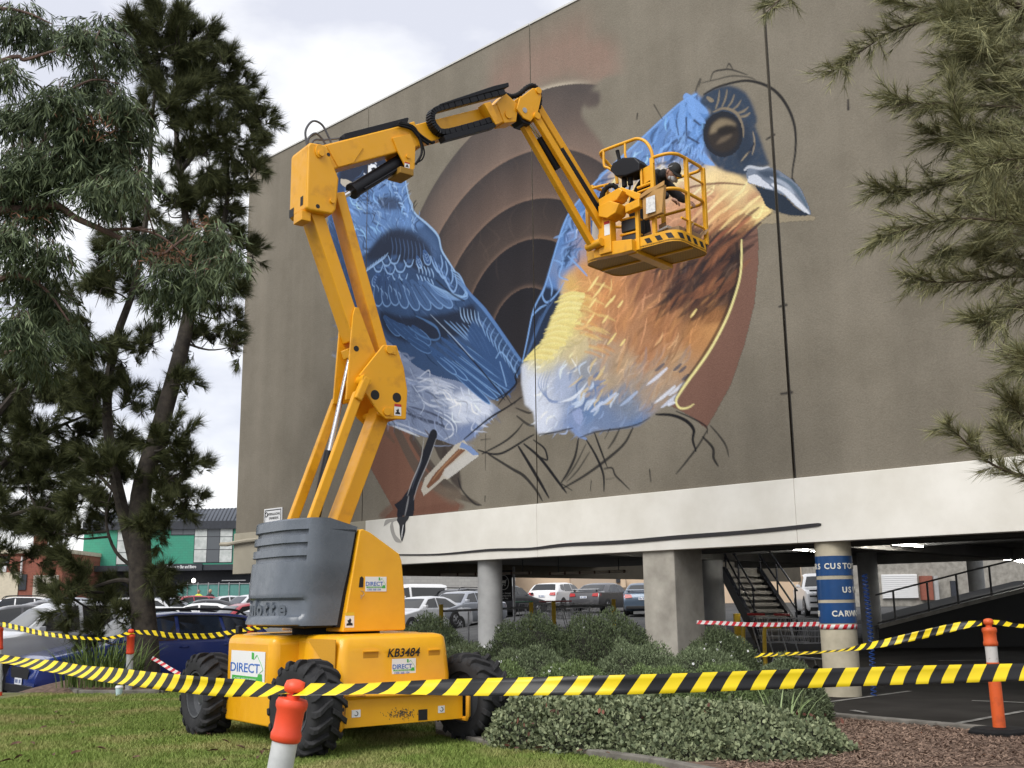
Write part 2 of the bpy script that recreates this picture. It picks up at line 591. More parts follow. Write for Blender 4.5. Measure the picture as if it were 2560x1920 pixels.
# rust ground right of the bird and at lower left
fill([(1870, 545), (1893, 560), (1897, 650), (1886, 760), (1862, 860), (1828, 960), (1790, 1030), (1765, 1072), (1735, 1045), (1650, 1000), (1600, 850), (1700, 700)], (128, 92, 78), 1.2, smooth=False)
fill([(905, 1080), (929, 1175), (984, 1273), (960, 1296), (1145, 1276), (1150, 1262), (1120, 1235), (1100, 1200), (1060, 1140), (1030, 1090), (960, 1040)], (131, 90, 72), 1.5, smooth=False)
fill([(985, 1250), (955, 1296), (1146, 1276), (1142, 1255), (1060, 1265), (1020, 1275)], (118, 78, 62), 3, 0.6)
fill([(1240, 190), (1330, 130), (1440, 95), (1535, 110), (1535, 215), (1420, 190), (1330, 225), (1250, 275), (1180, 330), (1150, 330)], (163, 124, 110), 22, 0.5, grain=0.2)
for (cu, cv, cr), (c_in, c_out), nxt, al in zip(
        circ, [((128, 108, 97), (84, 76, 74)), ((112, 92, 82), (66, 60, 61)), ((84, 70, 64), (50, 46, 49)), ((52, 46, 48), (38, 36, 42)), ((40, 37, 42), (33, 32, 39))],
        [1, 2, 3, 4, 4], [0.97, 1, 1, 1, 1]):
    D = np.hypot(UU - cu, VV - cv)
    nu_, nv_, nr = circ[nxt]
    Dn = np.hypot(UU - nu_, VV - nv_)
    t = np.clip((cr - D) / np.maximum((cr - D) + np.abs(Dn - nr), 1e-3), 0, 1) if nxt != 4 or cr != nr else np.clip((cr - D) / cr, 0, 1)
    tt = np.clip(t + 0.07 * gr, 0, 1)[..., None]
    colr = lin(c_out) * (1 - tt) + lin(c_in) * tt
    soft = np.clip((cr - D) / 0.035 + 0.5, 0, 1)
    # the discs stop at the bare wall on the right
    right = sstep(UU, uv(1560, 500)[0], uv(1500, 500)[0]) if cr == circ[0][2] else 1.0
    low = sstep(VV, uv(1150, 900)[1] - 1.5, uv(1150, 900)[1] + 0.5)
    lay((soft * al * right * low).astype(np.float32), colr, full)
    # pale halo just outside the edge
    halo = np.exp(-((D - cr) / 0.06) ** 2) * (D > cr) * (0.6 if cr == circ[0][2] else 0.30) * right * low
    halo *= sstep((VV - cv) / cr, 0.9, 0.99) if cr == circ[0][2] else (VV > cv + 0.3 * cr)
    lay(halo.astype(np.float32), lin((214, 200, 178) if cr == circ[0][2] else (158, 126, 106)) * np.ones((NV, NU, 3)), full)
for k in range(26):
    x = 1090 + 330 * rng.random(); y = 400 + 330 * rng.random()
    stroke([(x, y), (x + rng.normal(0, 14), y - 25), (x + rng.normal(8, 22), y - 50 - 20 * rng.random())], 5, (150, 124, 108), 6, 0.06, (0.3, 0.2))
# bare wall bites into the unfinished disc, upper right
bite = uvs(bez([np.array(p, float) for p in [(1478, 225), (1500, 232), (1497, 262), (1470, 270), (1460, 262), (1455, 290), (1490, 340), (1540, 400), (1600, 420), (1640, 300), (1600, 200), (1520, 190), (1478, 225)]], 5)[:-1])
cover *= 1 - blur(poly_mask(bite, full), 2)
# lower arcs, left of the leg
for pts, w, c in (([(992, 1075), (1042, 1170), (1085, 1210), (1135, 1247)], 30, (96, 84, 74)), ([(1030, 1095), (1075, 1165), (1110, 1205), (1150, 1235)], 26, (78, 68, 62)),
                  ([(1085, 1085), (1105, 1130), (1120, 1160)], 34, (58, 50, 48)), ([(950, 1060), (985, 1105)], 30, (112, 86, 70)), ([(1120, 1235), (1160, 1245), (1200, 1262)], 14, (88, 78, 68))):
    stroke(pts, w, c, 4, 0.85, (0.8, 0.25))
fill([(1110, 1100), (1135, 1115), (1150, 1180), (1152, 1225), (1130, 1205), (1105, 1160)], (66, 57, 54), 3, 0.9)
fill([(1060, 1210), (1130, 1260), (1155, 1240), (1140, 1222)], (122, 106, 90), 5, 0.7)

# --- left bird: body
BLUE_D, BLUE_M, BLUE_L, BLUE_P = (24, 32, 50), (52, 80, 122), (104, 146, 204), (150, 188, 236)
body = [(826, 470), (850, 425), (880, 402), (930, 394), (985, 400), (1010, 428), (1018, 470), (1024, 502), (1042, 540), (1072, 566), (1095, 590), (1102, 622), (1120, 650), (1136, 674), (1146, 702),
        (1172, 732), (1192, 747), (1212, 772), (1228, 793), (1252, 830), (1278, 868), (1300, 898), (1312, 916), (1292, 945), (1284, 968), (1266, 990), (1200, 1000), (1080, 960), (980, 930), (900, 860), (860, 850), (846, 800), (838, 740), (831, 670), (824, 590), (820, 520)]
fill(body, BLUE_M, 1.2)
fill([(1000, 560), (1060, 570), (1090, 600), (1100, 640), (1060, 650), (1010, 620), (985, 590)], (74, 104, 150), 6, 0.8)
# belly, pale
belly = [(846, 800), (880, 815), (920, 838), (965, 850), (1000, 880), (1040, 915), (1090, 940), (1150, 955), (1200, 985), (1246, 1020), (1250, 1030), (1215, 1062), (1180, 1095), (1140, 1112), (1100, 1100), (1060, 1092), (1000, 1070), (965, 1062), (930, 1055), (890, 1030), (866, 980), (856, 910)]
fill(belly, (128, 143, 176), 1.6)
hatch(belly, 90, lambda x, y: 0.5 + 0.006 * (y - 950), 46, 9, [(160, 174, 205), (112, 126, 160), (96, 108, 140)], 0.4, 4, 0.2)
fill([(1120, 990), (1180, 980), (1235, 1020), (1205, 1050), (1160, 1060), (1130, 1040)], (214, 222, 242), 8, 0.9)
fill([(1165, 1060), (1200, 1055), (1185, 1095), (1150, 1105), (1135, 1080)], (116, 136, 180), 5, 0.8)
hatch([(1060, 940), (1150, 965), (1240, 1020), (1200, 1060), (1120, 1040), (1050, 990)], 44, lambda x, y: 0.35 + (y - 1000) * 0.004, 52, 6, [(228, 234, 250), (205, 214, 236), (176, 188, 216)], 0.8, 1.4, 0.12)
hatch([(900, 860), (1010, 900), (1060, 960), (1040, 1040), (940, 1040), (880, 960)], 46, lambda x, y: 0.9 - (x - 950) * 0.003, 44, 4.5, [(196, 206, 230), (168, 182, 212), (88, 98, 130)], 0.6, 1.8, 0.5)
for pts, w, c in (([(1010, 1030), (1060, 1050), (1100, 1060), (1118, 1075)], 9, (60, 68, 92)), ([(1100, 1040), (1128, 1060), (1132, 1085), (1110, 1100)], 5, (220, 228, 245)),
                  ([(1085, 1025), (1118, 1040), (1140, 1062), (1140, 1090)], 4, (214, 224, 244)), ([(1020, 1015), (1070, 1030), (1110, 1048)], 6, (72, 80, 106)),
                  ([(975, 1062), (1010, 1075), (1050, 1092)], 6, (225, 232, 246)), ([(990, 1055), (1040, 1075), (1075, 1090)], 4, (205, 214, 235)),
                  ([(905, 1010), (960, 1045), (1010, 1066)], 5, (196, 206, 228)), ([(1030, 960), (1060, 1010), (1048, 1040)], 4, (188, 200, 226)), ([(1080, 985), (1105, 1005)], 5, (70, 78, 104))):
    stroke(pts, w, c, 1.6, 0.85, (0.3, 0.1))
# head and chest
fill([(850, 425), (885, 400), (940, 395), (985, 402), (985, 430), (960, 450), (925, 470), (880, 470), (850, 455)], (44, 54, 76), 4)
hatch([(850, 415), (990, 400), (1010, 440), (980, 460), (860, 440)], 22, lambda x, y: 2.5, 26, 3, [(88, 124, 176), (36, 44, 62), (120, 160, 214)], 0.6, 1, 0.2)
stroke([(928, 412), (921, 426), (929, 438), (940, 432), (939, 420), (930, 413)], 6, (235, 238, 246), 1)
fill([(921, 413), (938, 412), (943, 428), (932, 440), (920, 432)], (236, 240, 248), 1)
fill([(928, 420), (938, 419), (939, 432), (930, 436)], (30, 34, 46), 1)
for q in ((946, 417), (938, 407), (910, 434), (950, 425)):
    stroke([q, (q[0] + 3, q[1] + 3)], 4, (214, 222, 240), 1, 0.9, (1, 1), False)
fill([(852, 447), (870, 450), (890, 464), (880, 474), (860, 466), (852, 458)], (196, 188, 172), 1.5)
chest = [(862, 470), (920, 462), (985, 440), (1012, 450), (1022, 505), (1040, 545), (1060, 565), (1000, 575), (960, 590), (930, 620), (900, 640), (890, 600), (880, 560), (866, 510)]
fill(chest, (96, 136, 194), 5)
hatch([(880, 470), (1015, 440), (1022, 500), (960, 520), (890, 530)], 40, lambda x, y: 2.35 - (x - 950) * 0.004, 30, 5, [BLUE_P, (120, 162, 220), BLUE_D, (60, 84, 124)], 0.85, 1, 0.2)
hatch(chest, 100, lambda x, y: 1.15 + (x - 950) * 0.006 - (y - 540) * 0.002, 28, 5, [BLUE_P, (132, 172, 228), (72, 104, 156), BLUE_L, (50, 66, 100)], 0.8, 1.2, 0.25)
fill([(940, 500), (975, 490), (1000, 500), (1000, 520), (970, 525), (945, 515)], (52, 62, 86), 5, 0.8)
for k in range(7):
    x = 975 + k * 5.5; y = 455 + k * 13 - (k % 2) * 4
    stroke([(x, y), (x + 9, y + 3), (x + 12, y + 10)], 5, BLUE_P, 1, 0.9, (0.6, 0.4))
stroke([(1012, 440), (1020, 485), (1035, 530), (1070, 562), (1095, 590), (1104, 625), (1122, 655), (1138, 680)], 6, (158, 196, 240), 2, 0.9, (0.4, 0.6))
daub([(860, 480), (1010, 440), (1060, 560), (960, 600), (890, 640)], 110, lambda x, y: 1.2 + (x - 950) * 0.006, 22, 4, 0.5)
daub([(930, 640), (1060, 590), (1110, 660), (1170, 745), (1130, 775), (950, 770)], 120, lambda x, y: 1.0 + (x - 1000) * 0.002, 20, 4, 0.5)
daub([(950, 775), (1190, 750), (1300, 900), (1260, 1000), (1080, 900), (960, 840)], 150, lambda x, y: 0.85, 42, 4, 0.4, bend=0.06)
daub(belly, 200, lambda x, y: 0.6 + 0.004 * (y - 950), 36, 4, 0.32, bend=0.35)
daub([(822, 480), (850, 500), (880, 800), (846, 800)], 50, lambda x, y: 1.5, 40, 5, 0.4)
# shoulder, dark with scallops
fill([(912, 640), (950, 590), (985, 570), (1020, 575), (1060, 600), (1080, 640), (1060, 680), (1010, 660), (960, 650), (925, 655)], (38, 46, 66), 7, 0.92)
for k in range(9):
    x = 978 + k * 10; y = 592 + k * 2
    stroke([(x, y), (x + 4, y + 26), (x + 1, y + 52 + k)], 4, (72, 100, 144), 1.5, 0.75, (0.3, 0.4))
for k in range(8):
    x = 960 - k * 7; y = 640 + k * 5
    stroke([(x + 10, y - 8), (x, y + 6), (x - 14, y + 14)], 4.5, BLUE_P, 0.9, 0.9, (0.4, 0.2))
for cx0, cy0, r in ((966, 652, 13), (985, 645, 15), (975, 672, 14), (1000, 665, 16), (1022, 655, 12), (945, 668, 12), (1008, 690, 11), (990, 690, 10)):
    stroke([(cx0 - r, cy0 - r * 0.4), (cx0 - r * 0.4, cy0 + r * 0.8), (cx0 + r * 0.5, cy0 + r * 0.8), (cx0 + r, cy0 - r * 0.5)], 5, (138, 178, 230), 1, 0.95, (0.5, 0.5))
    fill([(cx0 - r * 0.6, cy0 - r * 0.4), (cx0, cy0 + r * 0.4), (cx0 + r * 0.6, cy0 - r * 0.4)], (70, 104, 156), 3, 0.8)
for bx, by, tx, ty, w in ((945, 682, 940, 718, 24), (970, 686, 968, 712, 20), (1060, 625, 1072, 662, 16), (1042, 640, 1052, 670, 12)):
    feather((bx, by), (tx, ty), w, (62, 96, 150), (146, 184, 234), (34, 44, 66), 3)
    for s in (-1, 1):
        for q in (0.35, 0.55, 0.75):
            stroke([(bx + (tx - bx) * q, by + (ty - by) * q), (bx + (tx - bx) * q + s * w * 0.3, by + (ty - by) * q - 5)], 2, (150, 186, 234), 0.6, 0.7, (1, 0.3), False)
for k in range(10):
    x = 1042 + (k % 5) * 9; y = 660 + (k // 5) * 26 + (k % 5) * 3
    stroke([(x, y), (x + 5, y + 12), (x + 6, y + 22)], 4, (150, 188, 238), 0.8, 0.9, (0.6, 0.4))
for k, (x, y) in enumerate(((1076, 640), (1088, 655), (1102, 672), (1112, 690))):
    stroke([(x, y), (x + 10, y + 26), (x + 22, y + 40), (x + 30, y + 22), (x + 26, y - 2)], 6, (136, 176, 230), 1, 0.9, (0.4, 0.4))
    stroke([(x + 8, y + 4), (x + 14, y + 22), (x + 22, y + 28)], 6, (88, 124, 180), 2, 0.8, (0.4, 0.4))
# long covert feathers with rounded tips
tips = [(945, 765), (968, 766), (990, 763), (1015, 770), (1044, 775), (1074, 774), (1105, 770), (1130, 768)]
for k, (tx, ty) in enumerate(tips):
    bx = 950 + (tx - 945) * 0.62 + 8; by = 690 + k * 2
    feather((bx - 10, by), (tx, ty), 24, (48 + k * 4, 76 + k * 5, 120 + k * 6), (118, 158, 212), (36, 52, 82), 4)
for k in range(8):
    x = 940 + k * 11; y = 712 + (k % 3) * 9
    stroke([(x, y), (x + 6, y + 9), (x + 6, y + 18)], 3.5, (128, 166, 216), 0.8, 0.8, (0.4, 0.3))
for k in range(5):
    o = k * 9
    stroke([(1064 + o * 0.4, 700 + o * 0.35), (1095 + o * 0.9, 735 - o * 0.05), (1130 + o, 748 - o * 0.2), (1168 - o * 0.2, 745 - o * 0.9), (1158 - o * 0.3, 722 - o), (1142 - o * 0.4, 704 - o * 0.8)], 4.5, (110 + k * 7, 150 + k * 7, 206 + k * 5), 0.9, 0.9, (0.4, 0.5))
stroke([(1090, 700), (1130, 735), (1160, 752)], 5, (30, 40, 62), 1.5, 0.8)
# dark gap, then flight feathers running down to the right
fill([(950, 775), (1000, 790), (1060, 790), (1130, 780), (1180, 760), (1190, 790), (1170, 830), (1110, 850), (1050, 860), (1000, 850), (965, 830), (950, 800)], (32, 42, 64), 4, 0.95)
for k in range(6):
    x = 1150 + k * 9
    stroke([(x, 768 + k * 2), (x + 3, 790 + k * 2), (x + 12, 806 + k * 3)], 4, (150, 186, 232), 0.9, 0.85, (0.2, 0.2))
fl = [((960, 790), (1000, 838)), ((975, 800), (1030, 848)), ((1000, 810), (1062, 868)), ((1030, 815), (1075, 862)), ((1010, 838), (1078, 880))]
for a, b in fl:
    feather(a, b, 22, (46, 78, 124), (92, 134, 190), (66, 106, 160), 3)
for a, b, w in (((1076, 868), (1245, 1000), 16), ((1085, 880), (1225, 1010), 15), ((1092, 858), (1262, 990), 16), ((1105, 846), (1276, 975), 17), ((1080, 876), (1168, 950), 15), ((1078, 882), (1140, 935), 14), ((1120, 836), (1270, 955), 16)):
    feather(a, b, w, (52, 88, 140), (112, 156, 210), (34, 54, 90), 3)
for pts in ([(1040, 790), (1085, 812), (1100, 840), (1085, 850), (1050, 838), (1020, 815)], [(1060, 800), (1090, 818), (1098, 832)]):
    stroke(pts, 5, (76, 118, 172), 1, 0.85, (0.5, 0.5))
for k in range(6):
    stroke([(1110 + k * 15, 800 + k * 3), (1132 + k * 15, 820 + k * 5), (1166 + k * 12, 850 + k * 8)], 4, (122, 162, 214), 1, 0.85, (0.2, 0.2))
fill([(1180, 800), (1210, 830), (1280, 930), (1290, 960), (1270, 975), (1210, 900), (1170, 850)], (48, 82, 132), 3, 0.9)
stroke([(1080, 790), (1130, 845), (1190, 910), (1240, 970), (1262, 1000)], 5, (26, 32, 50), 1.5, 0.9, (0.3, 0.5))
stroke([(1076, 786), (1128, 838), (1184, 900)], 2.6, (176, 200, 234), 0.8, 0.8, (0.3, 0.2))
stroke([(1150, 700), (1175, 735), (1212, 775), (1255, 835), (1300, 900)], 10, (88, 132, 194), 3, 0.9, (0.4, 0.8))
for k in range(9):
    x = 1205 + k * 10; y = 815 + k * 13
    stroke([(x + 12, y - 22), (x + 2, y), (x + 10, y + 26)], 4.5, (120, 162, 216), 1, 0.85, (0.2, 0.2))
stroke([(1240, 895), (1252, 880), (1270, 900), (1288, 930)], 4, (124, 166, 220), 1, 0.9)
stroke([(1250, 905), (1260, 940), (1266, 965)], 4, (124, 166, 220), 1, 0.8)
for k in range(6):
    x = 820 + k * 6; y = 560 + k * 45
    stroke([(x, y), (x + 4, y + 40)], 4, (88, 122, 170), 2, 0.6, (0.3, 0.3), False)

# --- its leg and the cut-out tail
stroke([(1083, 1088), (1064, 1140), (1042, 1200), (1026, 1240)], 30, (30, 33, 44), 1.2, 1, (1.0, 0.7))
stroke([(1030, 1225), (1008, 1262), (1000, 1285)], 30, (34, 37, 48), 1.5, 1, (0.6, 0.8))
fill([(985, 1262), (1010, 1245), (1034, 1240), (1032, 1292), (1010, 1290)], (36, 38, 48), 1.5)
stroke([(1060, 1095), (1052, 1150), (1030, 1205), (1018, 1240)], 3, (198, 198, 200), 0.8, 0.9, (0.4, 0.3))
stroke([(1090, 1098), (1072, 1150), (1046, 1210), (1034, 1250)], 3, (190, 190, 194), 0.8, 0.8, (0.4, 0.3))
stroke([(1056, 1150), (1040, 1190), (1030, 1220)], 5, (78, 86, 104), 2, 0.7, (0.3, 0.3))
stroke([(1022, 1240), (1018, 1262), (1012, 1290)], 6, (150, 150, 154), 1.2, 0.85, (0.3, 0.3))
tail = [(1138, 1112), (1062, 1195), (1053, 1224), (1059, 1240), (1074, 1228), (1108, 1198), (1120, 1198), (1198, 1140), (1177, 1123), (1160, 1100)]
fill(tail, (196, 188, 174), 1, smooth=False)
fill([(1146, 1122), (1088, 1182), (1066, 1215), (1070, 1222), (1100, 1196), (1112, 1172), (1165, 1125)], (126, 84, 60), 2, smooth=False)
stroke([(1150, 1125), (1110, 1165), (1080, 1202)], 5, (176, 128, 88), 1.5, 0.8, (0.4, 0.3))
fill([(1180, 1124), (1198, 1140), (1122, 1196), (1108, 1190), (1114, 1172)], (202, 198, 192), 1, smooth=False)
fill([(1155, 1105), (1180, 1118), (1198, 1136), (1182, 1138), (1165, 1124), (1148, 1118)], (124, 150, 200), 2, smooth=False)

# --- right bird: base colours blended between sample points of the painting
rb = [(1383, 643), (1409, 560), (1440, 510), (1515, 428), (1600, 350), (1694, 263), (1738, 232), (1760, 250), (1790, 330), (1840, 430), (1870, 455), (1905, 490), (1932, 530), (1900, 560), (1856, 596), (1852, 680),
      (1836, 740), (1812, 805), (1772, 880), (1722, 950), (1700, 985), (1685, 1000), (1640, 1030), (1600, 1062), (1560, 1070), (1490, 1078), (1450, 1095), (1420, 1072), (1400, 1078), (1345, 1086), (1338, 1060), (1333, 1030), (1312, 1010), (1304, 960), (1303, 915), (1318, 890), (1317, 852), (1333, 775), (1360, 719)]
ctrl = [(1400, 600, (86, 132, 196)), (1480, 520, (84, 130, 196)), (1600, 400, (90, 138, 204)), (1700, 300, (96, 146, 214)), (1420, 660, (92, 138, 200)), (1748, 335, (96, 146, 214)), (1718, 385, (92, 140, 206)), (1665, 378, (88, 134, 200)), (1640, 350, (92, 140, 206)), (1765, 300, (90, 138, 204)), (1745, 405, (80, 118, 176)), (1372, 720, (84, 130, 196)), (1340, 800, (44, 62, 92)), (1330, 870, (40, 56, 84)),
        (1470, 690, (212, 150, 84)), (1430, 720, (226, 178, 92)), (1402, 770, (238, 220, 128)), (1385, 830, (238, 222, 134)), (1355, 880, (238, 222, 142)), (1320, 895, (240, 224, 130)), (1310, 930, (205, 214, 236)), (1340, 980, (216, 224, 244)), (1370, 1050, (218, 226, 246)), (1410, 960, (172, 186, 218)),
        (1440, 880, (214, 196, 148)), (1480, 760, (214, 146, 84)), (1520, 720, (208, 140, 80)), (1560, 800, (192, 132, 82)), (1600, 700, (150, 98, 68)), (1650, 640, (116, 76, 56)), (1600, 860, (182, 128, 86)), (1540, 900, (190, 158, 122)), (1660, 820, (176, 118, 72)),
        (1720, 740, (70, 50, 46)), (1780, 690, (52, 40, 42)), (1830, 640, (60, 42, 40)), (1700, 680, (66, 48, 46)), (1760, 620, (92, 62, 50)), (1820, 590, (78, 56, 52)), (1860, 570, (96, 66, 58)), (1760, 780, (150, 100, 58)), (1740, 850, (188, 130, 74)), (1780, 820, (204, 146, 84)), (1690, 900, (190, 150, 108)),
        (1640, 950, (178, 148, 120)), (1600, 960, (168, 150, 132)), (1660, 1010, (150, 142, 134)), (1560, 1000, (122, 136, 160)), (1500, 1040, (100, 132, 180)), (1580, 1050, (100, 132, 182)), (1450, 1000, (126, 152, 196)), (1440, 1060, (130, 152, 198)), (1470, 940, (150, 156, 168)), (1520, 960, (182, 160, 132)),
        (1560, 500, (236, 196, 128)), (1620, 430, (250, 222, 156)), (1700, 440, (250, 226, 164)), (1780, 460, (248, 222, 158)), (1840, 465, (246, 220, 156)), (1700, 500, (206, 148, 108)), (1780, 500, (202, 146, 108)), (1640, 560, (196, 136, 98)), (1560, 600, (206, 142, 90)), (1860, 480, (190, 136, 100)), (1800, 540, (216, 160, 104)), (1870, 510, (246, 224, 150)), (1890, 530, (242, 214, 140)), (1730, 570, (186, 128, 92)), (1840, 550, (214, 150, 92))]
P = uvs(rb); sl = window(P.min(0), P.max(0), 0.1)
acc = np.zeros(UU[sl].shape + (3,)); ws = np.zeros(UU[sl].shape)
wob = 0.12 * gr[sl]
for x, y, c in ctrl:
    a, b = uv(x, y)
    w = 1.0 / (((UU[sl] - a + wob) ** 2 + (VV[sl] - b + wob) ** 2) + 0.015) ** 1.9
    acc += w[..., None] * lin(c); ws += w
mk = blur(poly_mask(P, sl), 1)
lay(mk, acc / ws[..., None], sl)
# flowing breast strokes
breast = [(1470, 650), (1600, 560), (1760, 520), (1880, 540), (1850, 640), (1820, 760), (1740, 880), (1660, 960), (1560, 960), (1480, 900), (1440, 800)]
def flow(x, y):
    return math.radians(118 + (x - 1650) * 0.05 + (y - 750) * 0.03)
daub([(1470, 660), (1700, 540), (1860, 560), (1840, 720), (1740, 880), (1560, 950), (1460, 860)], 420, flow, 48, 5, 0.32, 0.6, 1.2, 0.1)
daub([(1340, 890), (1460, 860), (1700, 960), (1600, 1060), (1440, 1090), (1345, 1080), (1310, 960)], 220, lambda x, y: math.radians(125), 30, 5, 0.2, 0.7, 1, 0.2)
daub([(1390, 640), (1600, 360), (1735, 240), (1770, 400), (1500, 560)], 220, lambda x, y: math.radians(115), 30, 5, 0.4, 0.8)
daub([(1500, 480), (1620, 410), (1860, 470), (1920, 540), (1760, 620), (1560, 640)], 160, lambda x, y: math.radians(150), 40, 5, 0.28, 0.7)
hatch([(1470, 660), (1700, 560), (1780, 720), (1720, 880), (1560, 950), (1470, 860)], 120, flow, 70, 12, [(222, 158, 92), (176, 116, 74), (150, 98, 66), (206, 146, 96), (122, 82, 60)], 0.3, 4, 0.1)
hatch([(1660, 600), (1860, 560), (1840, 700), (1760, 790), (1660, 760)], 90, lambda x, y: flow(x, y) + 0.2, 90, 14, [(48, 38, 42), (40, 34, 40), (44, 36, 40), (100, 64, 50), (150, 94, 62)], 0.6, 3, 0.06)
hatch([(1560, 900), (1720, 880), (1690, 990), (1600, 1030), (1540, 980)], 60, flow, 50, 8, [(206, 186, 160), (168, 148, 132), (142, 142, 152), (190, 150, 110)], 0.4, 3, 0.15)
for k in range(36):
    x = 1470 + 60 * rng.random() - 30; y = 700 + 180 * rng.random()
    stroke([(x, y), (x + 22, y + 5), (x + 44, y + 16)], 7, [(222, 160, 90), (236, 204, 118), (206, 140, 84)][k % 3], 3, 0.5, (0.8, 0.1))
daub([(1390, 730), (1470, 700), (1450, 860), (1340, 900), (1330, 880), (1380, 820)], 110, lambda x, y: math.radians(165), 34, 6, 0.10, 0.7, 1.5)
fill([(1362, 716), (1398, 728), (1396, 760), (1374, 806), (1360, 850), (1338, 878), (1312, 905), (1318, 852), (1334, 775)], (36, 50, 76), 3)
for k in range(7):
    stroke([(1314 + k * 6, 896 - k * 14), (1330 + k * 6, 850 - k * 12), (1350 + k * 6, 790 - k * 7)], 5, (66, 98, 146), 1.2, 0.75, (0.3, 0.3))
for k in range(34):
    y = 735 + k * 4.9; xe = np.interp(y, [735, 800, 850, 900], [1398, 1376, 1356, 1312]) - 10 + 14 * rng.random()
    stroke([(xe + 62, y - 6 + 10 * rng.random()), (xe + 30, y - 3), (xe, y + 7)], 8, [(240, 224, 134), (236, 216, 126), (244, 230, 150)][k % 3], 1, 0.95, (1, 0.08))
for x, y, L in ((1480, 715, 38), (1495, 730, 46), (1480, 760, 30), (1520, 760, 26), (1530, 750, 22), (1475, 800, 30), (1512, 800, 22), (1486, 705, 26), (1550, 762, 20), (1528, 850, 34), (1556, 858, 20), (1733, 785, 24)):
    stroke([(x + L * 0.35, y - L * 0.5), (x, y), (x - L * 0.3, y + L * 0.35)], 7, (250, 226, 140), 1.6, 0.9, (0.4, 0.1))
# cheek rays under the eye and the throat
for k in range(16):
    a = math.radians(150 + k * 16)
    if math.sin(a) < -0.1: continue
    stroke([(1660 + 12 * math.cos(a), 412 + 8 * math.sin(a)), (1660 + 60 * math.cos(a), 416 + 45 * math.sin(a))], 5, [(252, 232, 176), (180, 136, 104), (96, 84, 84)][k % 3], 1.5, 0.7, (0.6, 0.1), False)
for x, y, L, c in ((1800, 500, 70, (250, 228, 160)), (1840, 500, 64, (250, 226, 156)), (1875, 510, 56, (252, 232, 160)), (1790, 540, 66, (244, 206, 138)), (1830, 545, 60, (246, 214, 140)), (1760, 520, 80, (232, 186, 128)), (1720, 540, 80, (196, 132, 92)), (1870, 540, 60, (96, 60, 52)), (1830, 580, 70, (70, 46, 44)), (1800, 590, 60, (150, 88, 62)), (1855, 560, 54, (180, 112, 78)), (1780, 570, 60, (206, 150, 98))):
    stroke([(x + L * 0.45, y - L * 0.35), (x, y), (x - L * 0.5, y + L * 0.5)], 11, c, 2, 0.8, (0.4, 0.1))
stroke([(1650, 505), (1720, 470), (1800, 458), (1862, 462)], 7, (112, 70, 58), 2, 0.8, (0.2, 0.4))
stroke([(1930, 532), (1890, 566), (1856, 598)], 9, (62, 48, 54), 2, 0.9, (0.3, 0.8))
# blue nape: highlights and shadows
hatch([(1400, 570), (1520, 440), (1600, 380), (1620, 430), (1500, 560), (1440, 660), (1390, 690)], 70, lambda x, y: math.radians(115 - (x - 1450) * 0.1), 40, 8, [(126, 172, 234), (62, 94, 146), (108, 154, 218), (50, 72, 110)], 0.75, 1.5, 0.3)
hatch([(1600, 370), (1730, 240), (1770, 300), (1770, 420), (1680, 400)], 40, lambda x, y: math.radians(110 + (y - 320) * 0.3), 46, 9, [(134, 182, 244), (116, 164, 232), (58, 82, 122), (46, 60, 88)], 0.8, 1.5, 0.15)
stroke([(1306, 905), (1318, 850), (1334, 775), (1362, 716), (1384, 642), (1410, 560), (1440, 510), (1516, 428), (1600, 350), (1694, 263), (1740, 236)], 6, (120, 170, 236), 1.5, 0.95, (0.6, 1))
for pts in ([(1362, 720), (1356, 740), (1368, 756), (1392, 735), (1410, 705)], [(1385, 650), (1405, 660), (1398, 690), (1420, 700)], [(1372, 690), (1380, 720), (1378, 740)], [(1420, 640), (1450, 670), (1468, 690)], [(1330, 790), (1350, 770), (1366, 762)]):
    stroke(pts, 6, (124, 170, 232), 1, 0.9, (0.5, 0.4))
for k in range(8):
    stroke([(1318 + k * 5, 890 - k * 12), (1334 + k * 5, 850 - k * 12), (1352 + k * 4, 800 - k * 9)], 4, (66, 98, 146), 1.2, 0.7, (0.3, 0.3))
stroke([(1312, 900), (1340, 870), (1352, 860)], 6, (240, 224, 130), 1, 1, (0.6, 0.3))
# undertail and blue belly marks
for k in range(4):
    stroke([(1378 - k * 8, 925 + k * 2), (1362 - k * 6 + 3, 965), (1372 + k * 3, 1002), (1400 + k * 16, 1008 - k * 5)], 4, (128, 150, 196), 1.6, 0.75, (0.2, 0.2))
for k in range(5):
    stroke([(1395 + k * 12, 1005 - k * 2), (1425 + k * 8, 1000 - k * 7), (1445 + k * 6, 990 - k * 9)], 5, (226, 234, 250), 1.4, 0.85, (0.3, 0.2))
hatch([(1430, 920), (1500, 900), (1540, 1000), (1500, 1030), (1440, 1020)], 40, lambda x, y: math.radians(125), 34, 9, [(110, 140, 190), (206, 222, 246), (196, 164, 122), (92, 118, 164), (222, 196, 140)], 0.85, 1.4, 0.2)
for x, y, L, c in ((1640, 945, 60, (222, 226, 244)), (1690, 975, 46, (226, 230, 246)), (1660, 990, 60, (226, 232, 248)), (1672, 1005, 50, (214, 222, 244)), (1570, 1000, 50, (170, 190, 226)), (1520, 1000, 44, (196, 212, 242)), (1490, 1020, 36, (200, 214, 244)), (1648, 920, 26, (96, 92, 104)), (1692, 920, 22, (84, 84, 98)), (1705, 925, 20, (84, 84, 98)), (1712, 945, 20, (84, 84, 98))):
    stroke([(x + L * 0.45, y - L * 0.4), (x, y), (x - L * 0.4, y + L * 0.3)], 10, c, 1.8, 0.85, (0.6, 0.15))
stroke([(1672, 1012), (1690, 1003), (1684, 1000)], 8, (226, 232, 248), 1, 0.9)
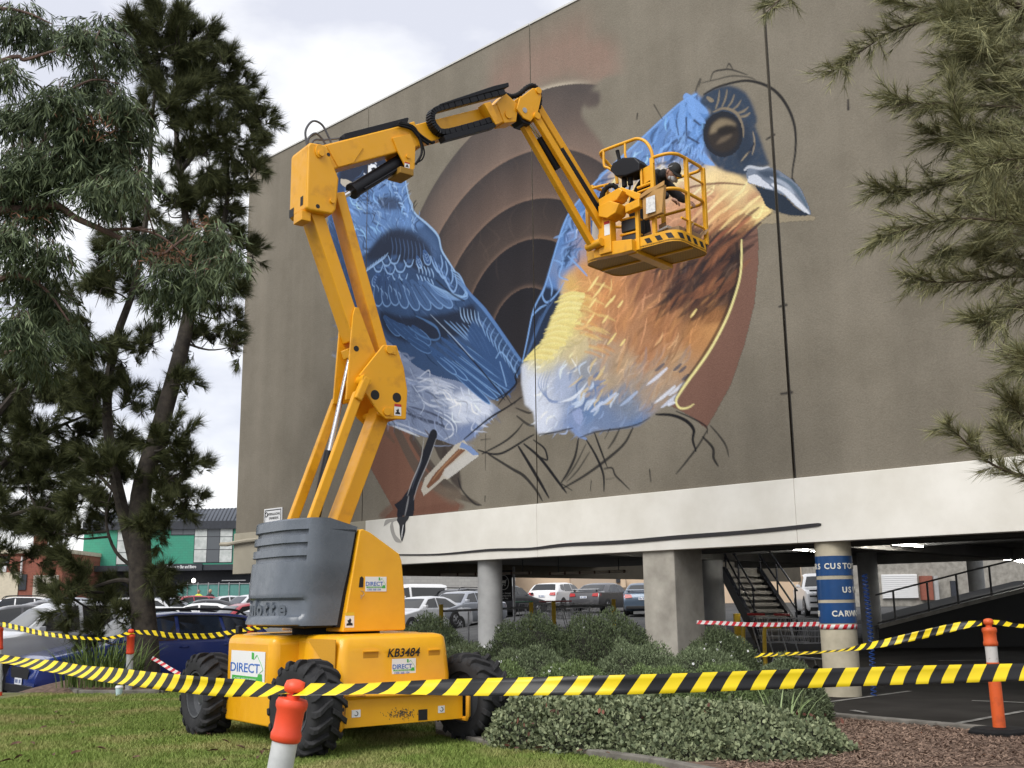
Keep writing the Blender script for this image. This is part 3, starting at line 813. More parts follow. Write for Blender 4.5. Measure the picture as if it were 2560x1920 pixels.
fill([(1430, 1030), (1452, 1022), (1456, 1050), (1448, 1062), (1436, 1050)], (150, 168, 214), 1.5)
stroke([(1425, 1060), (1444, 1085), (1466, 1098)], 9, (126, 150, 200), 1.2, 1, (0.8, 0.6))
# outline cord down the breast
stroke([(1842, 610), (1846, 680), (1828, 748), (1800, 815), (1756, 892), (1710, 958), (1688, 1000)], 10, (46, 36, 36), 3, 0.7)
stroke([(1854, 600), (1852, 680), (1836, 744), (1812, 806), (1772, 880), (1722, 950), (1700, 982), (1690, 1003), (1700, 1020), (1720, 1019), (1735, 1010)], 8, (240, 228, 150), 0.8, 1, (0.5, 0.3))
# head mask and eye
R = lambda x, y: (1660 + x / 3.3175, 120 + y / 3.3175)
SL = (52, 68, 90)
fill([R(*p) for p in [(300, 430), (350, 370), (440, 330), (540, 312), (640, 345), (700, 400), (745, 500), (772, 600), (760, 650), (800, 760), (860, 930), (868, 975), (740, 1000), (690, 1050), (560, 1040), (430, 985), (380, 910), (335, 800), (318, 700), (335, 600), (390, 530), (310, 470)]], SL, 3, grain=0.15)
fill([R(*p) for p in [(640, 620), (700, 640), (740, 900), (640, 960), (600, 900), (640, 760)]], (42, 54, 72), 5, 0.7)
stroke([R(x, y) for x, y in [(410, 530), (500, 500), (600, 540), (650, 640), (660, 740)]], 8, (142, 128, 106), 1.2, 0.95, (0.4, 0.2))
fill([R(490 + 165 * math.cos(a), 715 + 190 * math.sin(a)) for a in np.linspace(0, 6.28, 14)[:-1]], (38, 42, 52), 2.5)
fill([R(490 + 130 * math.cos(a), 720 + 145 * math.sin(a)) for a in np.linspace(0, 6.28, 14)[:-1]], (54, 48, 46), 3)
fill([R(*p) for p in [(375, 720), (400, 640), (470, 590), (540, 595), (600, 640), (560, 650), (500, 650), (440, 690)]], (136, 121, 97), 3)
fill([R(*p) for p in [(430, 800), (480, 740), (560, 715), (540, 750), (470, 790)]], (108, 94, 78), 3)
fill([R(*p) for p in [(440, 670), (520, 640), (580, 650), (600, 690), (520, 710), (450, 720)]], (40, 36, 36), 3, 0.9)
for a, b, w in (((360, 410), (410, 440), 14), ((430, 500), (460, 350), 8), ((480, 490), (525, 340), 8), ((530, 490), (585, 380), 8), ((570, 510), (640, 430), 8), ((610, 540), (700, 490), 9), ((640, 570), (715, 535), 10)):
    stroke([R(*a), R((a[0] + b[0]) / 2 + 6, (a[1] + b[1]) / 2 + 8), R(*b)], w * 0.8, (138, 126, 106), 0.8, 0.95, (0.6, 0.2))
stroke([R(735, 690), R(750, 760), R(745, 830), R(730, 890)], 5, (160, 144, 120), 1, 0.9, (0.2, 0.2))
stroke([R(640, 940), R(680, 890), R(720, 850)], 5, (168, 152, 124), 1, 0.9, (0.4, 0.1))
stroke([R(690, 890), R(740, 810), R(748, 780)], 5, (34, 38, 50), 1, 0.9, (0.3, 0.3))
# blue feathers beside the eye
for a, b, w in (((180, 400), (360, 540), 26), ((200, 480), (340, 620), 20), ((150, 460), (120, 760), 16), ((180, 500), (150, 740), 10), ((210, 600), (230, 690), 16), ((275, 650), (290, 740), 9), ((60, 560), (90, 700), 18), ((300, 900), (410, 970), 16), ((330, 880), (420, 975), 10)):
    stroke([R(*a), R((a[0] + b[0]) / 2 - 8, (a[1] + b[1]) / 2 + 4), R(*b)], w, (116, 164, 232), 1.2, 0.9, (0.7, 0.2))
for a, b, w in (((185, 580), (185, 720), 12), ((200, 740), (290, 790), 12), ((250, 600), (300, 640), 10), ((100, 600), (120, 720), 8)):
    stroke([R(*a), R(*b)], w, (48, 60, 86), 1.5, 0.85, (0.5, 0.4), False)
for k in range(9):
    stroke([R(140 + k * 24, 790 + k * 9), R(120 + k * 26, 860 + k * 10)], 5, (140, 186, 246), 1, 0.9, (0.6, 0.3), False)
# beak
fill([R(*p) for p in [(680, 1040), (700, 1000), (760, 985), (880, 992), (960, 1022), (1060, 1090), (1130, 1160), (1180, 1260), (1217, 1365), (1195, 1380), (1100, 1320), (1000, 1225), (900, 1190), (760, 1135), (700, 1120)]], (120, 132, 152), 1.2)
fill([R(*p) for p in [(700, 1060), (760, 1050), (830, 1100), (900, 1170), (780, 1140), (700, 1110)]], (206, 212, 226), 3)
fill([R(*p) for p in [(760, 1020), (880, 1010), (960, 1050), (900, 1090), (820, 1070)]], (66, 80, 100), 4)
stroke([R(900, 1130), R(1010, 1190), R(1110, 1290), R(1200, 1372)], 16, (224, 230, 242), 3, 0.9, (0.4, 0.3))
stroke([R(940, 1060), R(1060, 1130), R(1150, 1250), R(1190, 1330)], 10, (70, 98, 120), 3, 0.7, (0.3, 0.2))
stroke([R(880, 1070), R(1000, 1130), R(1080, 1210)], 10, (172, 184, 204), 3, 0.8, (0.3, 0.3))
stroke([R(670, 1010), R(710, 985), R(800, 1000), R(870, 985)], 8, (196, 202, 214), 1.5, 0.9, (0.8, 0.3))
fill([R(*p) for p in [(750, 1140), (830, 1165), (920, 1190), (1010, 1240), (1090, 1320), (1150, 1355), (1205, 1387), (1050, 1386), (930, 1350), (850, 1312), (800, 1215)]], (40, 52, 68), 1.5)
fill([R(*p) for p in [(780, 1440), (930, 1370), (1060, 1395), (1235, 1392), (1240, 1430), (1060, 1440), (880, 1460)]], (164, 150, 122), 3, 0.7)
# sketch lines
INK = (24, 24, 29)
for pts, w, al in (
        ([R(260, 360), R(300, 260), R(290, 320)], 6, 0.6), ([R(310, 290), R(440, 260), R(560, 232), R(690, 240), R(760, 262)], 4, 0.6), ([R(385, 265), R(412, 200), R(480, 182), R(560, 180), R(690, 222)], 4.5, 0.75),
        ([R(520, 165), R(540, 130), R(570, 175)], 4, 0.7), ([R(330, 385), R(430, 330), R(560, 290), R(700, 272), R(850, 312), R(960, 395), R(1045, 530), R(1088, 680), R(1090, 850), R(1068, 1000), R(1062, 1080)], 7, 0.85),
        ([R(1062, 1080), R(1085, 1110)], 8, 0.8), ([(1635, 262), (1656, 298)], 6, 0.7), ([(1594, 284), (1592, 298)], 8, 0.8),
        # drawn legs and toes
        ([(1640, 1036), (1680, 1038), (1715, 1052), (1734, 1074), (1732, 1100), (1740, 1128)], 8, 0.9), ([(1690, 1028), (1730, 1045), (1765, 1066), (1768, 1085)], 4, 0.8),
        ([(1768, 1076), (1745, 1115), (1715, 1155), (1690, 1185)], 5, 0.8), ([(1776, 1064), (1800, 1092), (1815, 1115), (1822, 1142)], 5, 0.7), ([(1757, 1092), (1782, 1120), (1784, 1145), (1795, 1165)], 7, 0.8),
        ([(1446, 1096), (1438, 1140), (1420, 1180), (1402, 1208)], 7, 0.85), ([(1466, 1100), (1490, 1140), (1508, 1185), (1510, 1228)], 6, 0.9), ([(1486, 1082), (1500, 1120), (1518, 1168)], 5, 0.9),
        ([(1465, 1110), (1440, 1160), (1412, 1202)], 4, 0.7), ([(1474, 1130), (1445, 1175), (1416, 1206)], 4, 0.7), ([(1525, 1072), (1512, 1096)], 6, 0.7), ([(1550, 1070), (1535, 1100), (1520, 1122)], 6, 0.7), ([(1582, 1070), (1560, 1110), (1515, 1150), (1460, 1190), (1405, 1222)], 7, 0.8),
        ([(1510, 1172), (1530, 1170), (1538, 1188), (1555, 1205), (1574, 1224)], 4.5, 0.8), ([(1515, 1198), (1535, 1195)], 3.5, 0.7), ([(1478, 1202), (1476, 1228)], 4.5, 0.9), ([(1624, 1174), (1627, 1204)], 6, 0.9),
        ([(1348, 1086), (1380, 1082), (1432, 1070)], 5, 0.7), ([(1450, 1094), (1490, 1080), (1560, 1070), (1600, 1058), (1625, 1044)], 4, 0.7),
        ([(1195, 1125), (1230, 1135), (1262, 1130), (1320, 1095), (1336, 1086)], 5, 0.9), ([(1160, 1098), (1220, 1048), (1268, 1018), (1306, 992)], 5, 0.9), ([(1205, 1135), (1260, 1105), (1290, 1080), (1308, 1057)], 5, 0.85),
        ([(1214, 1085), (1213, 1175)], 4, 0.8), ([(1202, 1100), (1226, 1097)], 4, 0.8), ([(1213, 1240), (1212, 1254)], 5, 0.9), ([(1222, 1136), (1280, 1172), (1310, 1190), (1340, 1225), (1356, 1252)], 7, 0.8),
        ([(1296, 1116), (1320, 1155), (1350, 1205), (1372, 1244)], 8, 0.9), ([(1310, 1110), (1350, 1145), (1396, 1205), (1416, 1232)], 7, 0.9), ([(1334, 1100), (1360, 1120), (1368, 1142), (1366, 1150), (1345, 1140)], 5, 0.9), ([(1405, 1210), (1430, 1226)], 5, 0.9),
        ([(1290, 1020), (1320, 1032), (1330, 1030)], 5, 0.7), ([(1292, 1040), (1318, 1060), (1335, 1065)], 6, 0.7), ([(1300, 915), (1288, 940), (1290, 960), (1262, 990), (1245, 1012)], 5, 0.9), ([(1238, 1000), (1270, 980), (1292, 960)], 4, 0.8), ([(1255, 975), (1280, 1012)], 5, 0.85), ([(1285, 965), (1300, 952)], 4, 0.7), ([(1286, 1010), (1302, 990)], 4, 0.7),
        ([(1145, 1195), (1155, 1225), (1185, 1258), (1204, 1263)], 5, 0.7)):
    stroke(pts, w * 1.2, INK, 1.2, min(1, al * 1.1), (0.5, 0.35))
R2 = lambda x, y: (1860 + x / 1.383, y / 1.383)
for pts in ([R2(78, 482), R2(104, 466)], [R2(360, 346), R2(361, 378)], [R2(122, 1060), R2(146, 1054)], [R2(128, 1362), R2(165, 1356)]):
    stroke(pts, 9, (44, 40, 42), 1.5, 0.9, (0.6, 0.8), False)

# --- wall material: stippled render coat, paint laid over it from the colour attribute
m_wall, nt, b = new_mat('painted_render_wall')
N, Lk = nt.nodes, nt.links
b.inputs['Roughness'].default_value = 0.88
b.inputs['Specular IOR Level'].default_value = 0.25
tc = N.new('ShaderNodeTexCoord')
n1 = N.new('ShaderNodeTexNoise'); n1.inputs['Scale'].default_value = 0.9; n1.inputs['Detail'].default_value = 8; n1.inputs['Roughness'].default_value = 0.62
r1 = N.new('ShaderNodeValToRGB')
r1.color_ramp.elements[0].position = 0.3; r1.color_ramp.elements[0].color = (0.178, 0.157, 0.122, 1)
r1.color_ramp.elements[1].position = 0.7; r1.color_ramp.elements[1].color = (0.232, 0.206, 0.164, 1)
mp_ = N.new('ShaderNodeMapping'); mp_.inputs['Scale'].default_value = (2.2, 2.2, 0.12)
n2 = N.new('ShaderNodeTexNoise'); n2.inputs['Scale'].default_value = 1.0; n2.inputs['Detail'].default_value = 5
r2 = N.new('ShaderNodeMapRange'); r2.inputs['From Min'].default_value = 0.35; r2.inputs['From Max'].default_value = 0.7; r2.inputs['To Min'].default_value = 0.90; r2.inputs['To Max'].default_value = 1.03
n3 = N.new('ShaderNodeTexNoise'); n3.inputs['Scale'].default_value = 38.0; n3.inputs['Detail'].default_value = 4; n3.inputs['Roughness'].default_value = 0.7
r3 = N.new('ShaderNodeMapRange'); r3.inputs['From Min'].default_value = 0.25; r3.inputs['From Max'].default_value = 0.75; r3.inputs['To Min'].default_value = 0.84; r3.inputs['To Max'].default_value = 1.14
at_ = N.new('ShaderNodeAttribute'); at_.attribute_name = 'paint'
mx = N.new('ShaderNodeMix'); mx.data_type = 'RGBA'
mul = N.new('ShaderNodeMath'); mul.operation = 'MULTIPLY'
sc = N.new('ShaderNodeVectorMath'); sc.operation = 'SCALE'
bp = N.new('ShaderNodeBump'); bp.inputs['Strength'].default_value = 0.5; bp.inputs['Distance'].default_value = 0.012
Lk.new(tc.outputs['Object'], n1.inputs['Vector']); Lk.new(n1.outputs['Fac'], r1.inputs['Fac'])
Lk.new(tc.outputs['Object'], mp_.inputs['Vector']); Lk.new(mp_.outputs['Vector'], n2.inputs['Vector']); Lk.new(n2.outputs['Fac'], r2.inputs['Value'])
Lk.new(tc.outputs['Object'], n3.inputs['Vector']); Lk.new(n3.outputs['Fac'], r3.inputs['Value'])
Lk.new(r1.outputs['Color'], mx.inputs['A']); Lk.new(at_.outputs['Color'], mx.inputs['B']); Lk.new(at_.outputs['Alpha'], mx.inputs['Factor'])
Lk.new(r2.outputs['Result'], mul.inputs[0]); Lk.new(r3.outputs['Result'], mul.inputs[1])
Lk.new(mx.outputs['Result'], sc.inputs[0]); Lk.new(mul.outputs['Value'], sc.inputs['Scale'])
Lk.new(sc.outputs['Vector'], b.inputs['Base Color'])
Lk.new(n3.outputs['Fac'], bp.inputs['Height']); Lk.new(bp.outputs['Normal'], b.inputs['Normal'])

paint = paint * 0.90 + (paint @ np.array([0.21, 0.71, 0.08], np.float32))[..., None] * 0.10
PAINT_GAIN = 0.90
def panel(u0, u1, v0, v1, thick, parent, name='wall_panel'):
    """precast wall panel with a finely divided painted face"""
    ul = np.unique(np.round(np.concatenate([[u0, u1], np.linspace(u0, u1, 5), us[(us > u0 + 0.004) & (us < u1 - 0.004)]]), 4))
    vl = np.unique(np.round(np.concatenate([[v0, v1], np.linspace(v0, v1, 5), vs_[(vs_ > v0 + 0.004) & (vs_ < v1 - 0.004)]]), 4))
    U, V = np.meshgrid(ul, vl)
    nu, nv = len(ul), len(vl)
    pts = np.stack([PW[0] + WD[0] * U, PW[1] + WD[1] * U, V], -1).reshape(-1, 3)
    idx = np.arange(nu * nv).reshape(nv, nu)
    f = np.stack([idx[:-1, :-1], idx[1:, :-1], idx[1:, 1:], idx[:-1, 1:]], -1).reshape(-1, 4)
    k = len(pts)
    corners = np.array([wpt(u, v, w) for w in (0.0, thick) for u, v in ((u0, v0), (u1, v0), (u1, v1), (u0, v1))])
    cf = np.array([[0, 1, 5, 4], [1, 2, 6, 5], [2, 3, 7, 6], [3, 0, 4, 7], [4, 5, 6, 7]]) + k
    o = np_mesh(name, np.concatenate([pts, corners]), np.concatenate([f, cf]), m_wall, parent)
    colr = np.zeros((k + 8, 4), np.float32)
    iu = np.clip(np.round((U.ravel() - MU0) / CELL).astype(int), 0, NU - 1); iv = np.clip(np.round((V.ravel() - MV0) / CELL).astype(int), 0, NV - 1)
    ins = (U.ravel() >= MU0 - 0.01) & (U.ravel() <= MU1 + 0.01) & (V.ravel() >= MV0 - 0.01) & (V.ravel() <= MV1 + 0.01)
    colr[:k, :3] = np.clip(paint[iv, iu] * PAINT_GAIN, 0, 0.86); colr[:k, 3] = np.where(ins, cover[iv, iu], 0)
    ca = o.data.color_attributes.new('paint', 'FLOAT_COLOR', 'POINT')
    ca.data.foreach_set('color', colr.ravel())
    return o

V_BOT, V_FAS, V_TOP = 2.07, 2.985, 12.13
JOINTS = [-14.2, -9.25, -4.3, 0.624, 5.60, 10.47, 15.2]
building = tag(empty('parking_building', wpt(0, 0)), 'tall olive parking building whose blank wall carries the bird mural', 'building')
bl = building
def inb(o):
    """keep world-built geometry in place under the building root"""
    o.matrix_parent_inverse = Matrix.Translation(-Vector(bl.location))
    return o
m_coping = mat('pale_coping', (0.58, 0.57, 0.54), 0.6)
m_joint = mat('joint_filler', (0.055, 0.05, 0.045), 0.9)
for k in range(len(JOINTS) - 1):
    g0 = 0.011 if abs(JOINTS[k] - 0.624) > 0.1 else 0.026
    g1 = 0.011 if abs(JOINTS[k + 1] - 0.624) > 0.1 else 0.026
    inb(panel(JOINTS[k] + g0, JOINTS[k + 1] - g1, V_FAS + 0.004, V_TOP, 0.2, bl))
    cp = MB(); cp.box(JOINTS[k] + g0, JOINTS[k + 1] - g1, -0.02, 0.22, V_TOP + 0.002, V_TOP + 0.04, lambda q: wpt(q[0], q[2], q[1]))
    inb(cp.build('coping', m_coping, bl))
for j in JOINTS[1:-1]:
    q = MB(); q.box(j - 0.05, j + 0.05, 0.06, 0.19, V_FAS, V_TOP - 0.01, lambda q: wpt(q[0], q[2], q[1]))
    inb(q.build('joint_seal', m_joint, bl))
m_end = mat('olive_end_wall', (0.20, 0.17, 0.125), 0.9, var=0.2, scale=0.8, bump=0.004, bscale=60)
q = MB(); q.box(14.99, 15.19, 0.21, 26, 2.07, V_TOP - 0.01, lambda q: wpt(q[0], q[2], q[1]))
inb(q.build('end_wall', m_end, bl))
m_inside = mat('roof_deck', (0.25, 0.25, 0.25), 0.9)
q = MB(); q.box(-14, 14.98, 0.21, 26, 11.2, 11.5, lambda q: wpt(q[0], q[2], q[1])); inb(q.build('roof_deck', m_inside, bl))

# fascia band under the wall: white, olive on the far left length
m_fascia = mat('white_fascia', (0.80, 0.775, 0.715), 0.75, c2=(0.64, 0.61, 0.54), scale=1.2, detail=9, bump=0.002, bscale=45, lo=0.25, hi=0.7)
m_fascia2 = mat('olive_fascia', (0.36, 0.325, 0.25), 0.8, var=0.12, scale=1.2, bump=0.002)
cuts = [-14.2, -9.25, -4.3, 0.63, 5.6, 10.32]
for k in range(len(cuts) - 1):
    q = MB(); q.box(cuts[k] + 0.002, cuts[k + 1] - 0.002, -0.03, 0.22, V_BOT, V_FAS, lambda q: wpt(q[0], q[2], q[1]))
    inb(q.build('fascia_panel', m_fascia, bl, bevel=0.008))
q = MB(); q.box(10.322, 15.21, -0.03, 0.22, V_BOT - 0.02, V_FAS, lambda q: wpt(q[0], q[2], q[1])); inb(q.build('fascia_panel', m_fascia2, bl, bevel=0.008))
# the claw and its painted shadow carried on over the fascia
m_ink = mat('black_mural_paint', (0.016, 0.017, 0.022), 0.7); m_pgrey = mat('grey_mural_paint', (0.36, 0.345, 0.32), 0.8); m_pwhite = mat('pale_mural_paint', (0.62, 0.62, 0.62), 0.8)
def flat_paint(name, pts, material, off):
    q = MB(); P_ = [uv(*p) for p in bez(list(pts) + [pts[0]], 4)[:-1]]
    q.poly([wpt(u, v, -0.03 - off) for u, v in P_]); o = inb(q.build(name, material, bl)); return o
FT = lambda x, y: (900 + x / 3.457, 900 + y / 3.457)
V_F = 1310
flat_paint('painted_claw_shadow', [FT(215, 1440), FT(232, 1385), FT(275, 1374), FT(345, 1366), FT(345, 1385), FT(300, 1400), FT(300, 1440), FT(318, 1510), FT(366, 1565), FT(360, 1578), FT(318, 1570), FT(285, 1510), FT(270, 1440), FT(280, 1400)], m_pgrey, 0.003)
flat_paint('painted_claw', [FT(335, 1362), FT(428, 1350), FT(428, 1375), FT(405, 1410), FT(402, 1480), FT(385, 1540), FT(372, 1568), FT(356, 1500), FT(352, 1430), FT(332, 1390)], m_ink, 0.006)
flat_paint('painted_claw_highlight', [FT(385, 1425), FT(390, 1430), FT(380, 1500), FT(375, 1550), FT(372, 1500)], m_pwhite, 0.009)
# black strip sagging along the fascia
m_strip = mat('black_rubber_strip', (0.02, 0.018, 0.02), 0.6)
edge_px = [(985, 1387, 3.0), (1100, 1386, 4.0), (1230, 1375, 6.0), (1330, 1372, 6), (1420, 1362, 8), (1560, 1355, 9.5), (1700, 1343, 10), (1850, 1332, 10), (1960, 1322, 10), (2040, 1313, 9), (2056, 1311, 4)]
q = MB(); top = []; bot = []
for x, y, w in bez([np.array(e, float) for e in edge_px], 5):
    a = uv(x, y - w / 2); c = uv(x, y + w / 2); top.append(a); bot.append(c)
for k in range(len(top) - 1):
    A, B, Cc, D = top[k], top[k + 1], bot[k + 1], bot[k]
    fr = [wpt(*p, -0.046) for p in (A, B, Cc, D)]; bk = [wpt(*p, -0.031) for p in (A, B, Cc, D)]
    q.add(fr + bk, [(0, 1, 2, 3), (0, 4, 5, 1), (3, 2, 6, 7), (4, 7, 6, 5)])
strip = q.build('rubber_strip', m_strip); tag(strip, 'thin black strip sagging along the white fascia under the mural', 'strip')

# soffit, edge beams, columns
m_soffit = mat('dark_soffit', (0.20, 0.19, 0.175), 0.9, var=0.3, scale=0.6)
def wbox(u0, u1, v0, v1, w0, w1):
    q = MB(); q.box(u0, u1, w0, w1, v0, v1, lambda q: wpt(q[0], q[2], q[1])); return q
inb(wbox(-14.2, 15.0, 2.42, 2.65, 0.225, 13.0).build('soffit_slab', m_soffit, bl))
m_beam = mat('grey_beam', (0.32, 0.31, 0.29), 0.85, var=0.25, scale=1.0)
inb(wbox(-14.2, 9.5, 2.18, 2.415, 12.4, 12.8).build('rear_beam', m_beam, bl))
for u in (-11, -6.6, -2.2, 2.2, 6.6):
    inb(wbox(u - 0.2, u + 0.2, 2.2, 2.415, 0.3, 12.38).build('cross_beam', m_soffit, bl))
m_cpaint = mat('cream_column_paint', (0.52, 0.465, 0.345), 0.75, c2=(0.36, 0.32, 0.235), scale=3, detail=8, bump=0.002)
m_cgrey = mat('grey_column_paint', (0.40, 0.40, 0.395), 0.75, c2=(0.31, 0.31, 0.305), scale=3, detail=8)
m_raw = mat('raw_concrete', (0.46, 0.43, 0.37), 0.9, c2=(0.25, 0.23, 0.195), scale=2.2, detail=9, bump=0.006, bscale=28, lo=0.3, hi=0.68)
def round_col(x, y, r, z0, z1, material, name='round_column'):
    q = MB(); q.lathe([(r, z0), (r, z1)], 32, lambda p: (p[0] + x, p[1] + y, p[2])); return inb(q.build(name, material, bl, smooth=True))
COLX, COLY, COLR = 4.47, 15.22, 0.247
round_col(COLX, COLY, COLR, -0.05, 2.45, m_cpaint)
cu_ = wpt(7.08, 0, 0.3); round_col(cu_[0], cu_[1], 0.225, 0.0, 2.45, m_cgrey)
# square raw concrete column
a0 = uv(1603, 1390)[0]; a1 = uv(1682, 1390)[0]
inb(wbox(a1, a0, -0.05, 2.45, 0.03, 0.80).build('square_column', m_raw, bl, bevel=0.015))
for px, w_px, Yc in ((1786, 52, 24.5), (2176, 48, 26.5), (2447, 38, 33.0)):
    p = pixel_z(px, 0, Yc); round_col(p[0], p[1], w_px / 2 * Yc / F_PX, float(terrain(p[0], p[1])) - 0.05, 2.62, m_cgrey)
# ------------------------------------------------------------------ boom lift (local frame: x = boom direction, -y = towards the plated end)
S = 0.78
LIFT_LOC = (-2.27 * S, 14.25 * S, 0.0)
lift = tag(empty('boom_lift', LIFT_LOC, math.atan2(0.6, 0.8), S), 'yellow articulated boom lift with grey turret cover, parked on the lawn', 'boom lift')
m_yel = mat('yellow_machine_paint', (0.86, 0.42, 0.006), 0.40, c2=(0.78, 0.36, 0.006), scale=2.2, detail=7, coat=0.25, rvar=0.1, lo=0.3, hi=0.6)
m_yel2 = mat('yellow_boom_paint', (0.80, 0.375, 0.006), 0.48, c2=(0.55, 0.235, 0.012), scale=2.6, detail=9, rvar=0.12, coat=0.1, lo=0.26, hi=0.46)
m_yrust = mat('scuffed_yellow_paint', (0.68, 0.31, 0.01), 0.55, c2=(0.26, 0.085, 0.02), scale=7, detail=8, lo=0.30, hi=0.42)
m_grey = mat('grey_moulded_cover', (0.125, 0.142, 0.17), 0.27, c2=(0.092, 0.108, 0.132), scale=1.6, rvar=0.1, detail=6)
m_black = mat('black_rubber', (0.012, 0.012, 0.013), 0.7, spec=0.2, var=0.3, scale=8)
m_blacks = mat('black_satin_metal', (0.010, 0.011, 0.015), 0.45, spec=0.25)
m_chrome = mat('chrome_rod', (0.75, 0.75, 0.76), 0.18, 1.0)
m_tyre = mat('worn_tyre_rubber', (0.040, 0.040, 0.042), 0.9, spec=0.2, c2=(0.028, 0.028, 0.03), scale=5, detail=7, bump=0.003, bscale=60)
m_rim = mat('dark_grey_rim', (0.055, 0.058, 0.064), 0.5, var=0.2, scale=6)
m_steel = mat('galvanised_steel', (0.42, 0.42, 0.43), 0.45, 0.6, var=0.15)
m_white = mat('white_sticker', (0.80, 0.80, 0.80), 0.5)
m_blue = mat('blue_print', (0.03, 0.14, 0.50), 0.5)
m_green = mat('green_print', (0.06, 0.42, 0.06), 0.5)
m_red = mat('red_print', (0.50, 0.03, 0.03), 0.5)
m_ink2 = mat('black_print', (0.01, 0.01, 0.012), 0.6)
m_orange = mat('amber_beacon', (0.62, 0.16, 0.01), 0.3)

def q3(a, b, z):
    return (a, -b, z)

def slab(name, poly, b0, b1, material, parent=None, bevel=0.012, smooth=False):
    m = MB(); m.prism(poly, b0, b1, lambda p, e: q3(p[0], e, p[1]))
    return m.build(name, material, parent or lift, bevel=bevel, bseg=2)

def abox(name, a0, a1, b0, b1, z0, z1, material, parent=None, bevel=0.02, bseg=3):
    m = MB(); m.box(a0, a1, -b1, -b0, z0, z1)
    return m.build(name, material, parent or lift, bevel=bevel, bseg=bseg, smooth=bevel > 0.03, sharp=60)

def beam(name, p, q, h, b0, b1, material, bevel=0.012, parent=None, h1=None):
    p = np.array(p, float); q = np.array(q, float); d = (q - p) / np.linalg.norm(q - p); n = np.array([-d[1], d[0]])
    h1 = h if h1 is None else h1
    return slab(name, [p + n * h / 2, q + n * h1 / 2, q - n * h1 / 2, p - n * h / 2], b0, b1, material, parent, bevel)

def pin(name, a, z, b0, b1, r, material=None, parent=None):
    m = MB(); m.cyl(q3(a, b0, z), q3(a, b1, z), r, 18)
    return m.build(name, material or m_yel2, parent or lift, smooth=True, sharp=40)

# chassis
abox('chassis_frame', -0.62, 0.62, -1.62, 1.62, 0.40, 0.72, m_yel, bevel=0.02)
abox('axle', -0.95, 0.95, 1.30, 1.54, 0.42, 0.62, m_black); abox('axle', -0.95, 0.95, -1.54, -1.30, 0.42, 0.62, m_black)
body_l = abox('side_cowl', -1.10, -0.40, -1.05, 0.37, 0.62, 1.285, m_yel, bevel=0.11, bseg=5)
abox('side_cowl', 0.40, 1.10, -1.05, 0.37, 0.62, 1.285, m_yel, bevel=0.11, bseg=5)
abox('side_skirt', -1.085, -0.50, -1.03, 0.33, 0.22, 0.63, m_yel, bevel=0.02); abox('side_skirt', 0.50, 1.085, -1.03, 0.33, 0.22, 0.63, m_yel, bevel=0.02)
abox('deck', -0.75, 0.75, -1.42, 0.95, 0.7, 1.262, m_yel, bevel=0.06)
def hood(s):
    m = MB(); rings = []
    for z, ia, ib in ((0.64, 0.0, 0.0), (0.8, 0.0, 0.0), (1.1, 0.02, 0.03), (1.24, 0.035, 0.05), (1.275, 0.06, 0.085), (1.292, 0.12, 0.16)):
        a0, a1, b1 = -0.80 + ia, 0.74 - ia, 1.52 - ib
        r = []; R = 0.12
        for k in range(7):
            t = math.pi / 2 * k / 6
            r.append(q3(a1 - R + R * math.sin(t), s * (b1 - R + R * math.cos(t)), z))
        r += [q3(a1, s * 0.6, z), q3(a0, s * 0.6, z)]
        for k in range(7):
            t = math.pi / 2 * k / 6
            r.append(q3(a0 + R - R * math.cos(t), s * (b1 - R + R * math.sin(t)), z))
        rings.append(r)
    m.loft(rings)
    return m.build('hood', m_yel, lift, smooth=True, sharp=45)
hd = hood(1); hood(-1)
for a0, a1, z0, z1 in ((-0.48, -0.28, 1.01, 1.11), (0.41, 0.57, 1.0, 1.10)):
    abox('hood_recess', a0, a1, 1.492, 1.497, z0, z1, mat('shaded_yellow', (0.50, 0.225, 0.006), 0.55), hd, bevel=0)  # flat patch; the shade of the recess is put into its darker yellow
    abox('recess_lip', a0, a1, 1.492, 1.512, z1 - 0.012, z1 + 0.006, m_yel, hd, bevel=0.004)
# perforated grille on the hood side
m_grille, nt, b = new_mat('perforated_yellow_mesh')
tcg = nt.nodes.new('ShaderNodeTexCoord'); vg = nt.nodes.new('ShaderNodeTexVoronoi'); vg.inputs['Scale'].default_value = 34; vg.inputs['Randomness'].default_value = 0.05
rg = nt.nodes.new('ShaderNodeValToRGB'); rg.color_ramp.elements[0].position = 0.30; rg.color_ramp.elements[0].color = (0.03, 0.02, 0.01, 1); rg.color_ramp.elements[1].position = 0.38; rg.color_ramp.elements[1].color = (0.60, 0.29, 0.012, 1)
nt.links.new(tcg.outputs['Object'], vg.inputs['Vector']); nt.links.new(vg.outputs['Distance'], rg.inputs['Fac']); nt.links.new(rg.outputs['Color'], b.inputs['Base Color']); b.inputs['Roughness'].default_value = 0.6
m = MB(); m.prism([(0.72, 1.25), (1.44, 1.25), (1.43, 0.86), (1.12, 1.0)], -0.812, -0.803, lambda p, e: q3(e, p[0], p[1])); m.build('grille', m_grille, lift)
